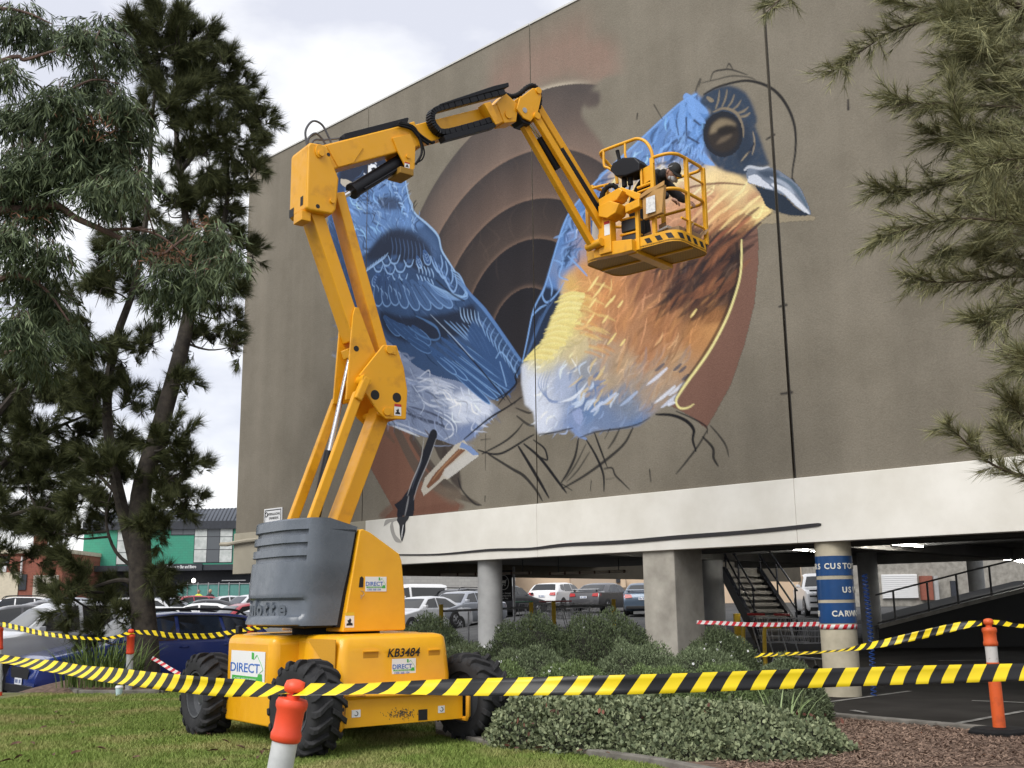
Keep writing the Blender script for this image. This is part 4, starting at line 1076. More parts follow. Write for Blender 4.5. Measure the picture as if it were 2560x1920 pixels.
# bumper
m = MB(); m.prism([(1.62, 0.30), (1.74, 0.30), (1.74, 0.60), (1.80, 0.635), (1.80, 0.65), (1.60, 0.66)], -0.90, 0.74, lambda p, e: q3(e, p[0], p[1]))
bump_ = m.build('bumper', m_yel, lift, bevel=0.006)
m = MB(); m.tube([q3(a, 1.80 + 0.01 * math.sin(a * 6), 0.655 - 0.035 * (1 - (a / 0.85) ** 2)) for a in np.linspace(-0.9, 0.74, 14)], 0.016, 6); m.build('bumper_lip', m_yrust, lift, smooth=True)
for s, a in ((-1, -0.915), (1, 0.755)):
    m = MB(); m.tube([q3(a, 1.62, 0.30), q3(a, 1.80, 0.30), q3(a, 1.83, 0.34), q3(a, 1.83, 0.62), q3(a, 1.80, 0.66), q3(a, 1.62, 0.66)], 0.028, 6); m.build('towing_loop', m_yrust, lift, smooth=True)
m = MB(); r_ = np.random.default_rng(4)
for k in range(150):
    a = -0.10 + 0.10 * r_.normal(); z = 0.405 + 0.025 * r_.normal(); w = 0.003 + 0.012 * r_.random(); h = 0.002 + 0.014 * r_.random()
    m.poly([q3(a, 1.7425, z), q3(a + w, 1.7425, z - 0.006), q3(a + w * 0.8, 1.7425, z + h), q3(a - w * 0.2, 1.7425, z + h * 0.8)])
m.build('scuff_marks', mat('bare_scuffed_metal', (0.09, 0.07, 0.05), 0.7), bump_)['kind'] = 'stuff'
abox('drain_hole', 0.12, 0.24, 1.74, 1.746, 0.32, 0.44, m_ink2, bump_, bevel=0)
for a0, a1, z0, z1 in ((-0.75, -0.64, 0.41, 0.49), (0.39, 0.48, 0.385, 0.465)):
    st = abox('hook_sticker', a0, a1, 1.74, 1.745, z0, z1, m_white, bump_, bevel=0)
    m = MB(); c = ((a0 + a1) / 2, (z0 + z1) / 2)
    m.tube([q3(c[0] + 0.022 * math.cos(t), 1.747, c[1] + 0.022 * math.sin(t)) for t in np.linspace(-2.6, 1.7, 10)], 0.004, 5); m.build('hook_symbol', m_ink2, bump_)
# wheels
def make_wheel():
    R, W2 = 0.50, 0.215
    prof = [(0.30, -0.15), (0.31, -0.19), (0.40, -0.215), (0.455, -0.205), (0.478, -0.17), (0.485, -0.08), (0.487, 0), (0.485, 0.08), (0.478, 0.17), (0.455, 0.205), (0.40, 0.215), (0.31, 0.19), (0.30, 0.15)]
    m = MB(); m.lathe(prof, 48, lambda p: (p[2], p[0], p[1]), cap=False)
    w = m.build('wheel', m_tyre, lift, smooth=True, sharp=50)
    m = MB(); m.lathe([(0.302, -0.16), (0.295, -0.185), (0.275, -0.18), (0.265, -0.10), (0.20, -0.06), (0.13, -0.05), (0.12, -0.10), (0.06, -0.115), (0.0, -0.115)], 32, lambda p: (p[2], p[0], p[1]), cap=False)
    m.lathe([(0.302, 0.16), (0.27, 0.10), (0.0, 0.08)], 32, lambda p: (p[2], p[0], p[1]), cap=False)
    m.build('rim', m_rim, w, smooth=True, sharp=35)
    m = MB()
    for k in range(8):
        t = k * math.pi / 4
        m.cyl((-0.055, 0.165 * math.cos(t), 0.165 * math.sin(t)), (-0.078, 0.165 * math.cos(t), 0.165 * math.sin(t)), 0.014, 6)
    m.build('wheel_nut', m_steel, w)
    for s in (-1, 1):
        m = MB(); rings = []
        for x, sk, top, base in ((0.0, 0.0, 0.53, 0.47), (0.09, 0.10, 0.532, 0.47), (0.165, 0.22, 0.528, 0.465), (0.205, 0.26, 0.505, 0.45), (0.222, 0.27, 0.46, 0.42)):
            hw = 0.058 if x < 0.2 else 0.068
            ring = []
            for da, r in ((-hw * 1.25, base), (-hw, top), (hw, top), (hw * 1.25, base)):
                t = sk + da
                ring.append((s * x, r * math.cos(t), r * math.sin(t)))
            rings.append(ring)
        m.loft(rings)
        lug = m.build('tread_lug', m_tyre, w, bevel=0.006, bseg=1)
        n = 17
        for k in range(1, n):
            part_copy(lug, w, rot=(2 * math.pi * k / n + 0, 0, 0))
        off = math.pi / n if s > 0 else 0.0
        if off:
            for ch in w.children:
                if ch.data is lug.data:
                    ch.rotation_euler.x += off
    return w
wheel0 = make_wheel()
spots = [(-1.13, 1.40, 0.12, 0), (1.10, 1.40, 0.16, 1), (-1.15, -1.47, 0.0, 0), (1.10, -1.47, 0, 1)]
for i, (a, b_, st, fl) in enumerate(spots):
    if i == 0:
        w = wheel0
    else:
        w = part_copy(wheel0, lift)
        for ch in list(wheel0.children):
            c = ch.copy(); col.objects.link(c); c.parent = w
    w.location = q3(a, b_, 0.515); w.rotation_euler = (0.35 * i, 0, (math.pi if fl else 0) + st)
# stickers
def company_sticker(o, right, up, w, h, parent, phone=True):
    """white board with serif-like blue word, green bar and crane outline"""
    o = Vector(o); r = Vector(right).normalized(); u = Vector(up).normalized(); n = r.cross(u)
    P = lambda x, y, d=0.0: o + r * (x * w) + u * (y * h) + n * d
    m = MB(); m.add([P(0, 0), P(1, 0), P(1, 1), P(0, 1), P(0, 0, 0.004), P(1, 0, 0.004), P(1, 1, 0.004), P(0, 1, 0.004)], [(4, 5, 6, 7), (0, 1, 5, 4), (1, 2, 6, 5), (2, 3, 7, 6), (3, 0, 4, 7)])
    b_ = m.build('company_sticker', m_white, parent)
    lettering('sticker_lettering', 'DIRECT', h * 0.40, m_blue, b_, face_matrix(P(0.42, 0.50 if phone else 0.46, 0.006), r, u), 0.0008, space=0.98, xs=w / h * 0.62 if phone else w / h * 0.66, bold=h * 0.004)
    m = MB(); y0 = 0.24 if phone else 0.04; y1 = 0.33 if phone else 0.22
    m.quad(P(0.05, y0, 0.006), P(0.92, y0, 0.006), P(0.92, y1, 0.006), P(0.05, y1, 0.006)); m.quad(P(0.78, y0 - 0.02, 0.0062), P(0.95, y0 - 0.02, 0.0062), P(0.93, y1 + 0.1, 0.0062), P(0.82, y1 + 0.1, 0.0062)); m.build('green_bar', m_green, b_)
    lettering('sticker_small_lettering', 'ACCESS AND EQUIPMENT', h * 0.072, m_white, b_, face_matrix(P(0.44, (y0 + y1) / 2, 0.008), r, u), 0.0004, xs=w / h * 0.8)
    if phone:
        lettering('phone_lettering', '1300 368 104', h * 0.19, m_blue, b_, face_matrix(P(0.40, 0.12, 0.006), r, u), 0.0006, xs=w / h * 0.62)
    m = MB()
    for a, c in (((0.78, 0.88), (0.90, 0.62)), ((0.90, 0.62), (0.96, 0.45)), ((0.96, 0.45), (0.86, 0.34))):
        m.tube([P(*a, 0.006), P(*c, 0.006)], h * 0.008, 4)
    m.quad(P(0.62, 0.76, 0.006), P(0.69, 0.74, 0.006), P(0.69, 0.95, 0.006), P(0.62, 0.97, 0.006)); m.quad(P(0.69, 0.74, 0.006), P(0.74, 0.80, 0.006), P(0.79, 0.90, 0.006), P(0.75, 0.88, 0.006)); m.build('crane_outline', m_green, b_)
    return b_
company_sticker(q3(-1.106, -0.84, 0.70), q3(0, 1, 0), (0, 0, 1), 1.04, 0.39, lift, phone=False)
company_sticker(q3(-0.105, 1.512, 0.825), (1, 0, 0), (0, 0, 1), 0.325, 0.185, lift)
abox('number_backing', -0.2, 0.3, 1.49, 1.4925, 1.02, 1.10, m_yel, bevel=0)
lettering('number_lettering', 'KB3484', 0.135, m_ink2, lift, face_matrix(q3(0.05, 1.512, 1.075), (1, 0, 0), (0, 0, 1)), 0.0008, shear=0.22, space=1.05, bold=0.003, xs=0.98)
# turret
m = MB(); m.lathe([(0.56, 1.27), (0.56, 1.40)], 40, lambda p: (p[0] - 0.05, p[1], p[2])); m.build('slew_ring', m_black, lift, smooth=True, sharp=40)
abox('turret_base', -0.85, 0.5, -0.72, 0.72, 1.37, 1.46, m_blacks)
def cover_ring(z, inset=0.0, recess=0.0):
    ae = -0.46 + (z - 1.40) * 0.185
    tp = (z - 1.4) / 1.28
    out = []
    # rear bulge from near side round to the far side
    n = 88
    for k in range(n + 1):
        t = math.pi * k / n
        b_ = 0.80 * math.copysign(abs(math.cos(t)) ** 0.62, math.cos(t))
        a_ = -0.60 - (0.53 - 0.13 * tp) * abs(math.sin(t)) ** 0.75
        rear = sstep(abs(math.sin(t)), 0.50, 0.58)
        k_ = 1.0 - (inset * rear) / 0.8
        if recess:
            k_ -= recess * float(sstep(abs(math.sin(t)), 0.30, 0.7)) / 0.8
        te = 0.165 + 0.20 * (2.68 - z); sw = 0.035 * float((1 - sstep(k / n, te - 0.012, te + 0.012)) * sstep(z, 1.72, 2.15))
        out.append((a_ * 1.0 + (1 - k_) * 0.9, b_ * k_ + sw))
    return [(ae, 0.80 + 0.035 * float(sstep(z, 1.72, 2.15)))] + out + [(ae, -0.80)]
zs = [1.40, 1.415, 1.45, 1.50, 1.53, 1.56, 1.60, 1.66, 1.70, 1.735, 1.77, 1.80, 1.95, 2.10, 2.165, 2.175, 2.225, 2.235, 2.325, 2.335, 2.385, 2.395, 2.485, 2.495, 2.545, 2.555, 2.62, 2.67, 2.69]
grooves = [(2.175, 2.225), (2.335, 2.385), (2.495, 2.545)]
rings = []
for z in zs:
    ins = 0.045 if any(lo - 1e-4 <= z <= hi + 1e-4 for lo, hi in grooves) else 0.0
    rec = 0.045 * float(sstep(z, 1.48, 1.54) * (1 - sstep(z, 1.70, 1.745)))
    if z == 1.40: ins = 0.02
    if z == 2.69: ins = 0.015
    r = cover_ring(z, ins, rec)
    drop = lambda a: -0.10 * float(sstep(a, -0.55, -0.2)) if z > 2.6 else 0.0
    rings.append([q3(a, b_, z + drop(a)) for a, b_ in r])
inner = [[q3(-0.5 + (p[0] + 0.5) * 0.93, -p[1] * 0.93, p[2]) for p in rings[i]] for i in (len(zs) - 1, 14)]
m = MB(); m.loft(rings + inner, closed=False, caps=False)
m.build('turret_cover', m_grey, lift, smooth=True, sharp=32)
# raised letters round the rear of the cover
def cover_point(t, z, out=0.0):
    r = cover_ring(z, 0, 0.045 * float(sstep(z, 1.48, 1.54) * (1 - sstep(z, 1.70, 1.745))))
    k = 1 + t * 88
    i = int(k); f = k - i
    p = np.array(r[i]) * (1 - f) + np.array(r[min(i + 1, len(r) - 1)]) * f
    d = np.array(r[min(i + 1, len(r) - 1)]) - np.array(r[i]); d /= np.linalg.norm(d)
    nrm = np.array([d[1], -d[0]])
    if nrm[0] > 0: nrm = -nrm
    return p + nrm * out, d
def arc_t(b):
    best = min(np.linspace(0.02, 0.98, 400), key=lambda t: abs(cover_point(t, 1.6)[0][1] - b))
    return best
for ch, bb in zip('Haulotte', (-0.63, -0.50, -0.34, -0.22, -0.09, 0.10, 0.27, 0.46)):
    t = arc_t(bb); p, d = cover_point(t, 1.6, 0.002)
    d3 = Vector(q3(-d[0], -d[1], 0))
    lettering('raised_lettering', ch, 0.26, m_grey, lift, face_matrix(q3(p[0], p[1], 1.60), d3, (0, 0, 1)), 0.022, bold=0.008, xs=1.1)
slab('cover_gap', [(-0.47, 1.37), (-0.25, 2.60), (-0.19, 2.56), (-0.40, 1.37)], 0.30, 0.785, m_blacks); slab('cover_gap', [(-0.47, 1.37), (-0.25, 2.60), (-0.19, 2.56), (-0.40, 1.37)], -0.785, -0.30, m_blacks)
yc = [(-0.415, 1.32), (-0.20, 2.555), (-0.155, 2.565), (-0.05, 2.525), (0.37, 2.27), (0.41, 2.18), (0.46, 1.75), (0.475, 1.34), (0.45, 1.32)]
ycov = slab('engine_cover', yc, 0.22, 0.86, m_yel, bevel=0.035); ycov.modifiers['bevel'].segments = 4
slab('engine_cover', yc, -0.86, -0.22, m_yel, bevel=0.035)
m = MB(); m.prism([(-0.205, 1.85), (-0.145, 1.85), (-0.14, 1.96), (-0.165, 1.985), (-0.19, 1.97)], 0.861, 0.865, lambda p, e: q3(p[0], e, p[1])); m.build('latch_slot', m_ink2, lift)
m = MB(); m.tube([q3(-0.18, 0.868, 1.81), q3(-0.15, 0.868, 1.80), q3(-0.13, 0.868, 1.77), q3(-0.155, 0.868, 1.74), q3(-0.175, 0.868, 1.76), q3(-0.17, 0.868, 1.71)], 0.004, 5); m.build('latch_wire', m_steel, lift)
company_sticker(q3(-0.115, 0.862, 1.80), (1, 0, 0), (0, 0, 1), 0.30, 0.18, lift)
def warning_sticker(a, b, z, w, h, parent, topcol, name='warning_sticker'):
    m = MB(); m.quad(q3(a, b, z), q3(a + w, b, z), q3(a + w, b, z + h), q3(a, b, z + h)); s = m.build(name, m_white, parent)
    m = MB(); m.quad(q3(a, b + 0.002, z + h * 0.78), q3(a + w, b + 0.002, z + h * 0.78), q3(a + w, b + 0.002, z + h), q3(a, b + 0.002, z + h)); m.build('warning_header', topcol, s)
    m = MB(); c = (a + w * 0.5, z + h * 0.38)
    m.poly([q3(c[0] + w * x, b + 0.003, c[1] + h * y) for x, y in ((-0.35, -0.25), (0.35, -0.25), (0.3, -0.1), (0.1, -0.05), (0.18, 0.12), (0.02, 0.25), (-0.1, 0.1), (-0.25, 0.12), (-0.15, -0.08), (-0.33, -0.12))]); m.build('warning_symbol', m_ink2, s)
warning_sticker(-0.385, 0.862, 1.37, 0.125, 0.18, lift, mat('yellow_header', (0.75, 0.5, 0.03), 0.5))
m = MB(); m.lathe([(0.05, 2.40), (0.05, 2.46), (0.035, 2.49), (0.0, 2.50)], 14, lambda p: (p[0] + 0.12, p[1] - 0.45, p[2])); m.build('beacon', m_orange, lift, smooth=True)
m = MB(); m.box(-0.09, 0.09, -0.03, 0.03, -0.05, 0.05, lambda p: q3(-0.96 + p[1], -0.98 + p[0] * 0.6, 1.34 + p[2])); m.build('work_light', m_blacks, lift, bevel=0.01)
# lower arms
beam('lower_arm', (-0.45, 1.70), (0.56, 4.27), 0.205, -0.15, 0.15, m_yel2, 0.014)
for b0, b1 in ((0.28, 0.37), (-0.32, -0.22)):
    beam('lower_link', (-0.94, 1.75), (0.03, 4.40), 0.125, b0, b1, m_yel2, 0.012)
    beam('link_end', (0.0, 4.30), (0.14, 4.62), 0.115, b0 + (0.02 if b0 > 0 else -0.02), b1 + (0.035 if b0 > 0 else -0.035), m_yel2, 0.02)
m = MB(); m.cyl(q3(0.09, 0.0, 5.02), q3(-0.21, 0.0, 3.62), 0.034, 16); m.build('lift_cylinder_rod', m_chrome, lift, smooth=True)
m = MB(); m.cyl(q3(-0.205, 0.0, 3.64), q3(-0.50, 0.0, 2.2), 0.068, 16); m.build('lift_cylinder_barrel', m_blacks, lift, smooth=True)
slab('cylinder_lug', [(-0.02, 5.05), (0.14, 5.12), (0.14, 4.96), (0.02, 4.93)], -0.10, 0.10, m_yel2)
# middle knuckle
kp = [(0.06, 4.66), (0.42, 5.12), (0.63, 5.14), (0.75, 4.84), (0.81, 4.52), (0.79, 4.12), (0.47, 4.10), (0.36, 4.18), (0.16, 4.42)]
kn = slab('knuckle_plate', kp, 0.265, 0.305, m_yel2, bevel=0.01); slab('knuckle_plate', kp, -0.305, -0.265, m_yel2, bevel=0.01)
slab('knuckle_web', [(0.72, 4.86), (0.78, 4.55), (0.76, 4.14), (0.72, 4.14), (0.735, 4.55), (0.69, 4.84)], -0.26, 0.26, m_yel2)
ip = [(0.0, 5.50), (0.03, 5.62), (0.09, 5.62), (0.36, 5.02), (0.50, 4.95), (0.30, 4.42), (0.10, 4.34), (-0.08, 4.32)]
slab('link_plate', ip, 0.165, 0.20, m_yel2, bevel=0.008); slab('link_plate', ip, -0.20, -0.165, m_yel2, bevel=0.008)
for a, z, r, bb in ((0.13, 4.59, 0.075, 0.40), (0.51, 5.06, 0.055, 0.33), (0.48, 4.20, 0.055, 0.33)):
    pin('pivot_pin', a, z, -bb, bb, r)
for a, z in ((0.30, 4.41), (0.64, 4.41)):
    pin('pin_hole', a, z, 0.28, 0.3065, 0.068, m_ink2, kn)
pin('pin_hole', 0.06, 5.04, 0.15, 0.2025, 0.04, m_ink2)
for a, z in ((0.56, 5.06), (0.53, 4.20)):
    abox('keeper_plate', a - 0.01, a + 0.05, 0.305, 0.318, z - 0.055, z + 0.06, m_yel2, bevel=0.004)
warning_sticker(0.60, 0.3075, 4.16, 0.11, 0.16, kn, m_red)
# upper arms
beam('upper_arm', (-0.585, 6.95), (0.13, 5.20), 0.19, -0.16, 0.16, m_yel2, 0.014)
beam('upper_link', (-0.20, 7.25), (0.535, 5.08), 0.145, -0.135, 0.135, m_yel2, 0.014)
# top knuckle
tk = [(-0.765, 7.74), (-0.74, 7.80), (-0.52, 7.82), (-0.47, 7.80), (-0.39, 7.58), (-0.29, 7.38), (-0.31, 7.07), (-0.325, 6.92), (-0.38, 6.845), (-0.72, 6.83), (-0.765, 6.86)]
top = slab('boom_knuckle', tk, -0.27, 0.27, m_yel2, bevel=0.03); top.modifiers['bevel'].segments = 3
abox('knuckle_bracket', -0.80, -0.66, -0.05, 0.2, 6.70, 6.84, m_yel2, bevel=0.01)
abox('knuckle_slot', -0.7685, -0.766, 0.08, 0.16, 6.93, 7.06, m_ink2, top, bevel=0)
abox('knuckle_notch', -0.7685, -0.766, -0.26, -0.12, 6.86, 6.98, m_ink2, top, bevel=0)
m = MB(); m.prism([(-0.60 + 0.065 * math.cos(t), 7.70 + 0.10 * math.sin(t)) for t in np.linspace(0, 6.2832, 17)[:-1]], 0.27, 0.295, lambda p, e: q3(p[0], e, p[1])); m.build('pin_boss', m_yel2, top, bevel=0.006)
pin('pivot_pin', -0.585, 7.665, 0.29, 0.32, 0.042); pin('pivot_pin', -0.39, 7.03, 0.27, 0.30, 0.035); pin('pin_hole', -0.46, 7.69, 0.26, 0.2725, 0.027, m_ink2, top); pin('pin_hole', -0.60, 6.91, 0.26, 0.2725, 0.03, m_ink2, top)
# main boom
BA, BB = np.array([-0.42, 7.70]), np.array([2.92, 9.385]); BD = (BB - BA) / np.linalg.norm(BB - BA); BN = np.array([-BD[1], BD[0]])
bp_ = lambda s, h: BA + BD * s + BN * h
beam('main_boom', BA, bp_(1.62, 0), 0.36, -0.155, 0.155, m_yel2, 0.02)
slab('boom_stiffener', [bp_(0.05, 0.16), bp_(0.55, 0.16), bp_(0.62, 0.0), bp_(0.36, -0.17), bp_(0.10, -0.17)], 0.154, 0.17, m_yel2, bevel=0.006)
beam('telescope_boom', bp_(1.55, 0.0), bp_(3.55, 0.0), 0.30, -0.125, 0.125, m_yel2, 0.015)
slab('boom_collar', [bp_(1.58, 0.19), bp_(1.66, 0.19), bp_(1.66, -0.19), bp_(1.58, -0.19)], -0.165, 0.165, m_yel2)
mp2 = [(0.60, 8.25), (0.90, 8.39), (0.985, 8.21), (0.975, 7.88), (0.95, 7.84), (0.83, 7.84), (0.70, 8.04)]
mt = slab('cylinder_mount', mp2, 0.157, 0.185, m_yel2, bevel=0.006); slab('cylinder_mount', mp2, -0.185, -0.157, m_yel2, bevel=0.006)
pin('pivot_pin', 0.85, 8.02, -0.21, 0.21, 0.03); warning_sticker(0.80, 0.1875, 7.845, 0.085, 0.085, mt, m_red)
abox('mount_foot', 0.72, 0.95, -0.16, 0.2, 7.74, 7.84, mat('dirty_yellow', (0.32, 0.17, 0.02), 0.7), bevel=0.01)
m = MB(); m.cyl(q3(-0.34, 0.0, 7.05), q3(0.10, 0.0, 7.40), 0.042, 16); m.build('boom_cylinder_rod', m_chrome, lift, smooth=True)
m = MB(); m.cyl(q3(0.06, 0.0, 7.365), q3(0.88, 0.0, 8.04), 0.105, 20); m.cyl(q3(0.05, 0, 7.357), q3(0.09, 0, 7.39), 0.118, 20); m.tube([q3(0.2, 0.1, 7.40), q3(0.8, 0.1, 7.88)], 0.018, 6); m.build('boom_cylinder_barrel', m_blacks, lift, smooth=True, sharp=40)
slab('hose_tray', [bp_(0.42, 0.185), bp_(1.55, 0.185), bp_(1.62, 0.26), bp_(1.60, 0.28), bp_(0.44, 0.27)], -0.06, 0.12, m_blacks, bevel=0.005)
# energy chain
def chain(path, h, b0, b1, name):
    m = MB(); P_ = bez(path, 4)
    for i in range(len(P_) - 1):
        p, q = P_[i], P_[i + 1]; d = (q - p) / np.linalg.norm(q - p); n = np.array([-d[1], d[0]]); g = 0.03
        p2 = p + (q - p) * g; q2 = q - (q - p) * g
        m.prism([p2 + n * h / 2, q2 + n * h / 2, q2 - n * h / 2, p2 - n * h / 2], b0, b1, lambda p, e: q3(p[0], e, p[1]))
    return m.build(name, m_blacks, lift, bevel=0.006, bseg=1)
chain([bp_(3.50, 0.28), bp_(2.9, 0.275), bp_(2.3, 0.27), bp_(2.02, 0.25), bp_(1.92, 0.14), bp_(1.94, 0.0), bp_(2.05, -0.09), bp_(2.5, -0.10), bp_(3.02, -0.09)], 0.09, 0.135, 0.27, 'energy_chain')
slab('chain_tray', [bp_(1.98, -0.145), bp_(3.05, -0.145), bp_(3.06, -0.02), bp_(3.03, -0.02), bp_(3.02, -0.225), bp_(1.98, -0.225)], 0.13, 0.285, m_blacks, bevel=0.004)
slab('chain_guide', [bp_(2.15, 0.30), bp_(3.60, 0.335), bp_(3.62, 0.40), bp_(3.3, 0.40), bp_(2.15, 0.325)], 0.10, 0.28, m_blacks, bevel=0.006)
slab('chain_bracket', [bp_(2.95, 0.17), bp_(3.10, 0.17), bp_(3.12, -0.19), bp_(3.02, -0.19)], 0.126, 0.30, m_yel2, bevel=0.008)
m = MB()
for path, r in (([(0.68, 8.49), (0.88, 8.50), (1.07, 8.40), (1.24, 8.34), (1.30, 8.36)], 0.022), ([(0.66, 8.46), (0.90, 8.46), (1.04, 8.36), (1.20, 8.30)], 0.02), ([(0.70, 8.52), (0.95, 8.50), (1.06, 8.30), (1.08, 8.12), (0.98, 7.93)], 0.018), ([(0.72, 8.5), (0.98, 8.44), (1.12, 8.2), (1.10, 8.05), (0.99, 7.95)], 0.012)):
    m.tube([q3(p[0], 0.20, p[1]) for p in bez([np.array(p) for p in path], 6)], r, 7)
m.build('boom_hoses', m_black, lift, smooth=True)
m = MB()
for k, path in enumerate((((-0.71, 7.8), (-0.74, 8.02), (-0.64, 8.19), (-0.50, 8.18), (-0.40, 8.04), (-0.35, 7.95)), ((-0.66, 7.8), (-0.66, 7.95), (-0.56, 8.06), (-0.45, 8.0), (-0.38, 7.9)), ((-0.60, 7.8), (-0.55, 7.98), (-0.40, 8.03), (-0.2, 8.10), (0.0, 8.18)), ((-0.58, 7.8), (-0.48, 7.97), (-0.35, 7.98), (-0.15, 8.08), (0.02, 8.17)), ((-0.5, 7.8), (-0.42, 7.93), (-0.25, 7.98), (-0.05, 8.12)))):
    m.tube([q3(p[0], 0.12 - 0.07 * k, p[1]) for p in bez([np.array(p) for p in path], 6)], 0.016, 6)
m.build('knuckle_hoses', mat('grey_hose', (0.09, 0.09, 0.10), 0.5), lift, smooth=True)
# boom head and jib
hp = [(2.86, 9.34), (2.93, 9.55), (3.20, 9.80), (3.36, 9.84), (3.37, 9.70), (3.30, 9.42), (3.14, 9.20), (3.0, 9.22)]
slab('boom_head', [bp_(3.35, 0.17), bp_(3.62, 0.28), bp_(3.78, 0.05), bp_(3.6, -0.2), bp_(3.35, -0.17)], -0.14, 0.14, m_yel2, bevel=0.012)
slab('head_plate', hp, 0.15, 0.185, m_yel2, bevel=0.01); slab('head_plate', hp, -0.185, -0.15, m_yel2, bevel=0.01)
slab('head_block', [(2.92, 9.28), (3.0, 9.45), (3.22, 9.35), (3.16, 9.16), (3.02, 9.16)], -0.12, 0.145, m_blacks)
pin('pivot_pin', 3.30, 9.78, -0.21, 0.21, 0.055); pin('pivot_pin', 3.25, 9.32, -0.21, 0.23, 0.06); pin('pin_hole', 3.02, 9.36, 0.18, 0.192, 0.045, m_steel); pin('pivot_pin', 2.72, 9.22, 0.12, 0.16, 0.07)
beam('jib_top_link', (3.32, 9.80), (4.88, 8.02), 0.135, -0.13, 0.0, m_yel2, 0.012)
beam('jib_side_link', (3.24, 9.34), (4.76, 7.58), 0.125, 0.11, 0.20, m_yel2, 0.012)
beam('jib_lower_link', (3.14, 9.20), (4.56, 7.42), 0.115, -0.06, 0.05, m_yel2, 0.012)
m = MB(); m.cyl(q3(3.18, 0.03, 9.28), q3(3.5, 0.03, 9.0), 0.03, 12); m.build('jib_cylinder_rod', m_chrome, lift, smooth=True)
m = MB(); m.cyl(q3(3.85, 0.02, 8.95), q3(4.68, 0.02, 8.02), 0.085, 16); m.tube([q3(3.42, 0.03, 9.05), q3(3.8, 0.03, 8.6)], 0.06, 10); m.build('jib_cylinder_barrel', m_blacks, lift, smooth=True)
m = MB()
for o_ in (0, 0.03, 0.06):
    m.tube([q3(3.33 + o_, 0.02 + o_ * 0.5, 9.60), q3(3.42 + o_, 0.03, 9.3), q3(3.75 + o_, 0.04, 8.95 - o_), q3(4.2, 0.05, 8.35 - o_), q3(4.7, 0.05, 7.85)], 0.016, 6)
m.build('jib_hoses', m_black, lift, smooth=True)
pts = bez([np.array(p) for p in [(2.70, 9.60), (2.85, 9.60), (3.0, 9.68), (3.16, 9.84), (3.30, 9.92), (3.40, 9.86), (3.43, 9.72), (3.40, 9.55)]], 6)
m = MB(); m.tube([q3(p[0], 0.06, p[1]) for p in pts], [0.046 if k % 2 else 0.036 for k in range(len(pts))], 10); m.build('corrugated_hose', m_black, lift, smooth=True)
pin('pivot_pin', 4.82, 8.08, -0.16, 0.10, 0.06); pin('pivot_pin', 4.73, 7.62, 0.0, 0.24, 0.07); pin('pivot_pin', 4.54, 7.44, -0.12, 0.24, 0.07)
# basket
BP = np.array([4.654, -0.403, 7.25]); EL = np.array([0.218, 0.976]); ES = np.array([0.976, -0.218])
def bk(s, t, z):
    ab = BP[:2] + EL * s + ES * t
    return q3(ab[0], ab[1], BP[2] + z)
def bk_world(s, t, z):
    p = lift_matrix @ Vector(bk(s, t, z)); return p
lift_matrix = Matrix.Translation(LIFT_LOC) @ Matrix.Rotation(math.atan2(0.6, 0.8), 4, 'Z') @ Matrix.Scale(S, 4)
BLn, BW, RC = 1.88, 1.06, 0.22
def round_rect(n=6, r=RC, s0=0.0, s1=BLn, t0=0.0, t1=BW):
    out = []
    for (cs, ct, a0) in ((s1 - r, t0 + r, -90), (s1 - r, t1 - r, 0), (s0 + r, t1 - r, 90), (s0 + r, t0 + r, 180)):
        for k in range(n + 1):
            a = math.radians(a0 + 90 * k / n); out.append((cs + r * math.cos(a), ct + r * math.sin(a)))
    return out
m_perf, nt, b = new_mat('perforated_floor')
tcg = nt.nodes.new('ShaderNodeTexCoord'); vg = nt.nodes.new('ShaderNodeTexVoronoi'); vg.inputs['Scale'].default_value = 26; vg.inputs['Randomness'].default_value = 0.0
rg = nt.nodes.new('ShaderNodeValToRGB'); rg.color_ramp.elements[0].position = 0.26; rg.color_ramp.elements[0].color = (0.10, 0.06, 0.02, 1); rg.color_ramp.elements[1].position = 0.36; rg.color_ramp.elements[1].color = (0.46, 0.25, 0.03, 1)
nt.links.new(tcg.outputs['Object'], vg.inputs['Vector']); nt.links.new(vg.outputs['Distance'], rg.inputs['Fac']); nt.links.new(rg.outputs['Color'], b.inputs['Base Color']); b.inputs['Roughness'].default_value = 0.6
m_basket = mat('basket_yellow', (0.84, 0.42, 0.01), 0.42, c2=(0.72, 0.34, 0.01), scale=4, coat=0.1)
rr = round_rect()
m = MB(); m.loft([[bk(s, t, 0.012) for s, t in rr], [bk(s, t, 0.04) for s, t in rr]]); floor_ = m.build('basket_floor', m_perf, lift)
m = MB(); ri = round_rect(r=RC - 0.015, s0=0.012, s1=BLn - 0.012, t0=0.012, t1=BW - 0.012)
m.loft([[bk(s, t, 0.0) for s, t in ri], [bk(s, t, 0.0) for s, t in rr], [bk(s, t, 0.19) for s, t in rr], [bk(s, t, 0.19) for s, t in ri], [bk(s, t, 0.0) for s, t in ri]], caps=False)
toe = m.build('toe_board', m_basket, lift, smooth=True, sharp=50)
m = MB(); m.box(0.94, 1.12, 0.0, 1.08, -0.06, 0.008, lambda p: bk(*p)); m.build('floor_beam', m_basket, lift, bevel=0.01)
m = MB(); m.box(0.05, 1.83, 0.50, 0.55, -0.02, 0.010, lambda p: bk(*p)); m.build('floor_rib', m_basket, lift, bevel=0.005)
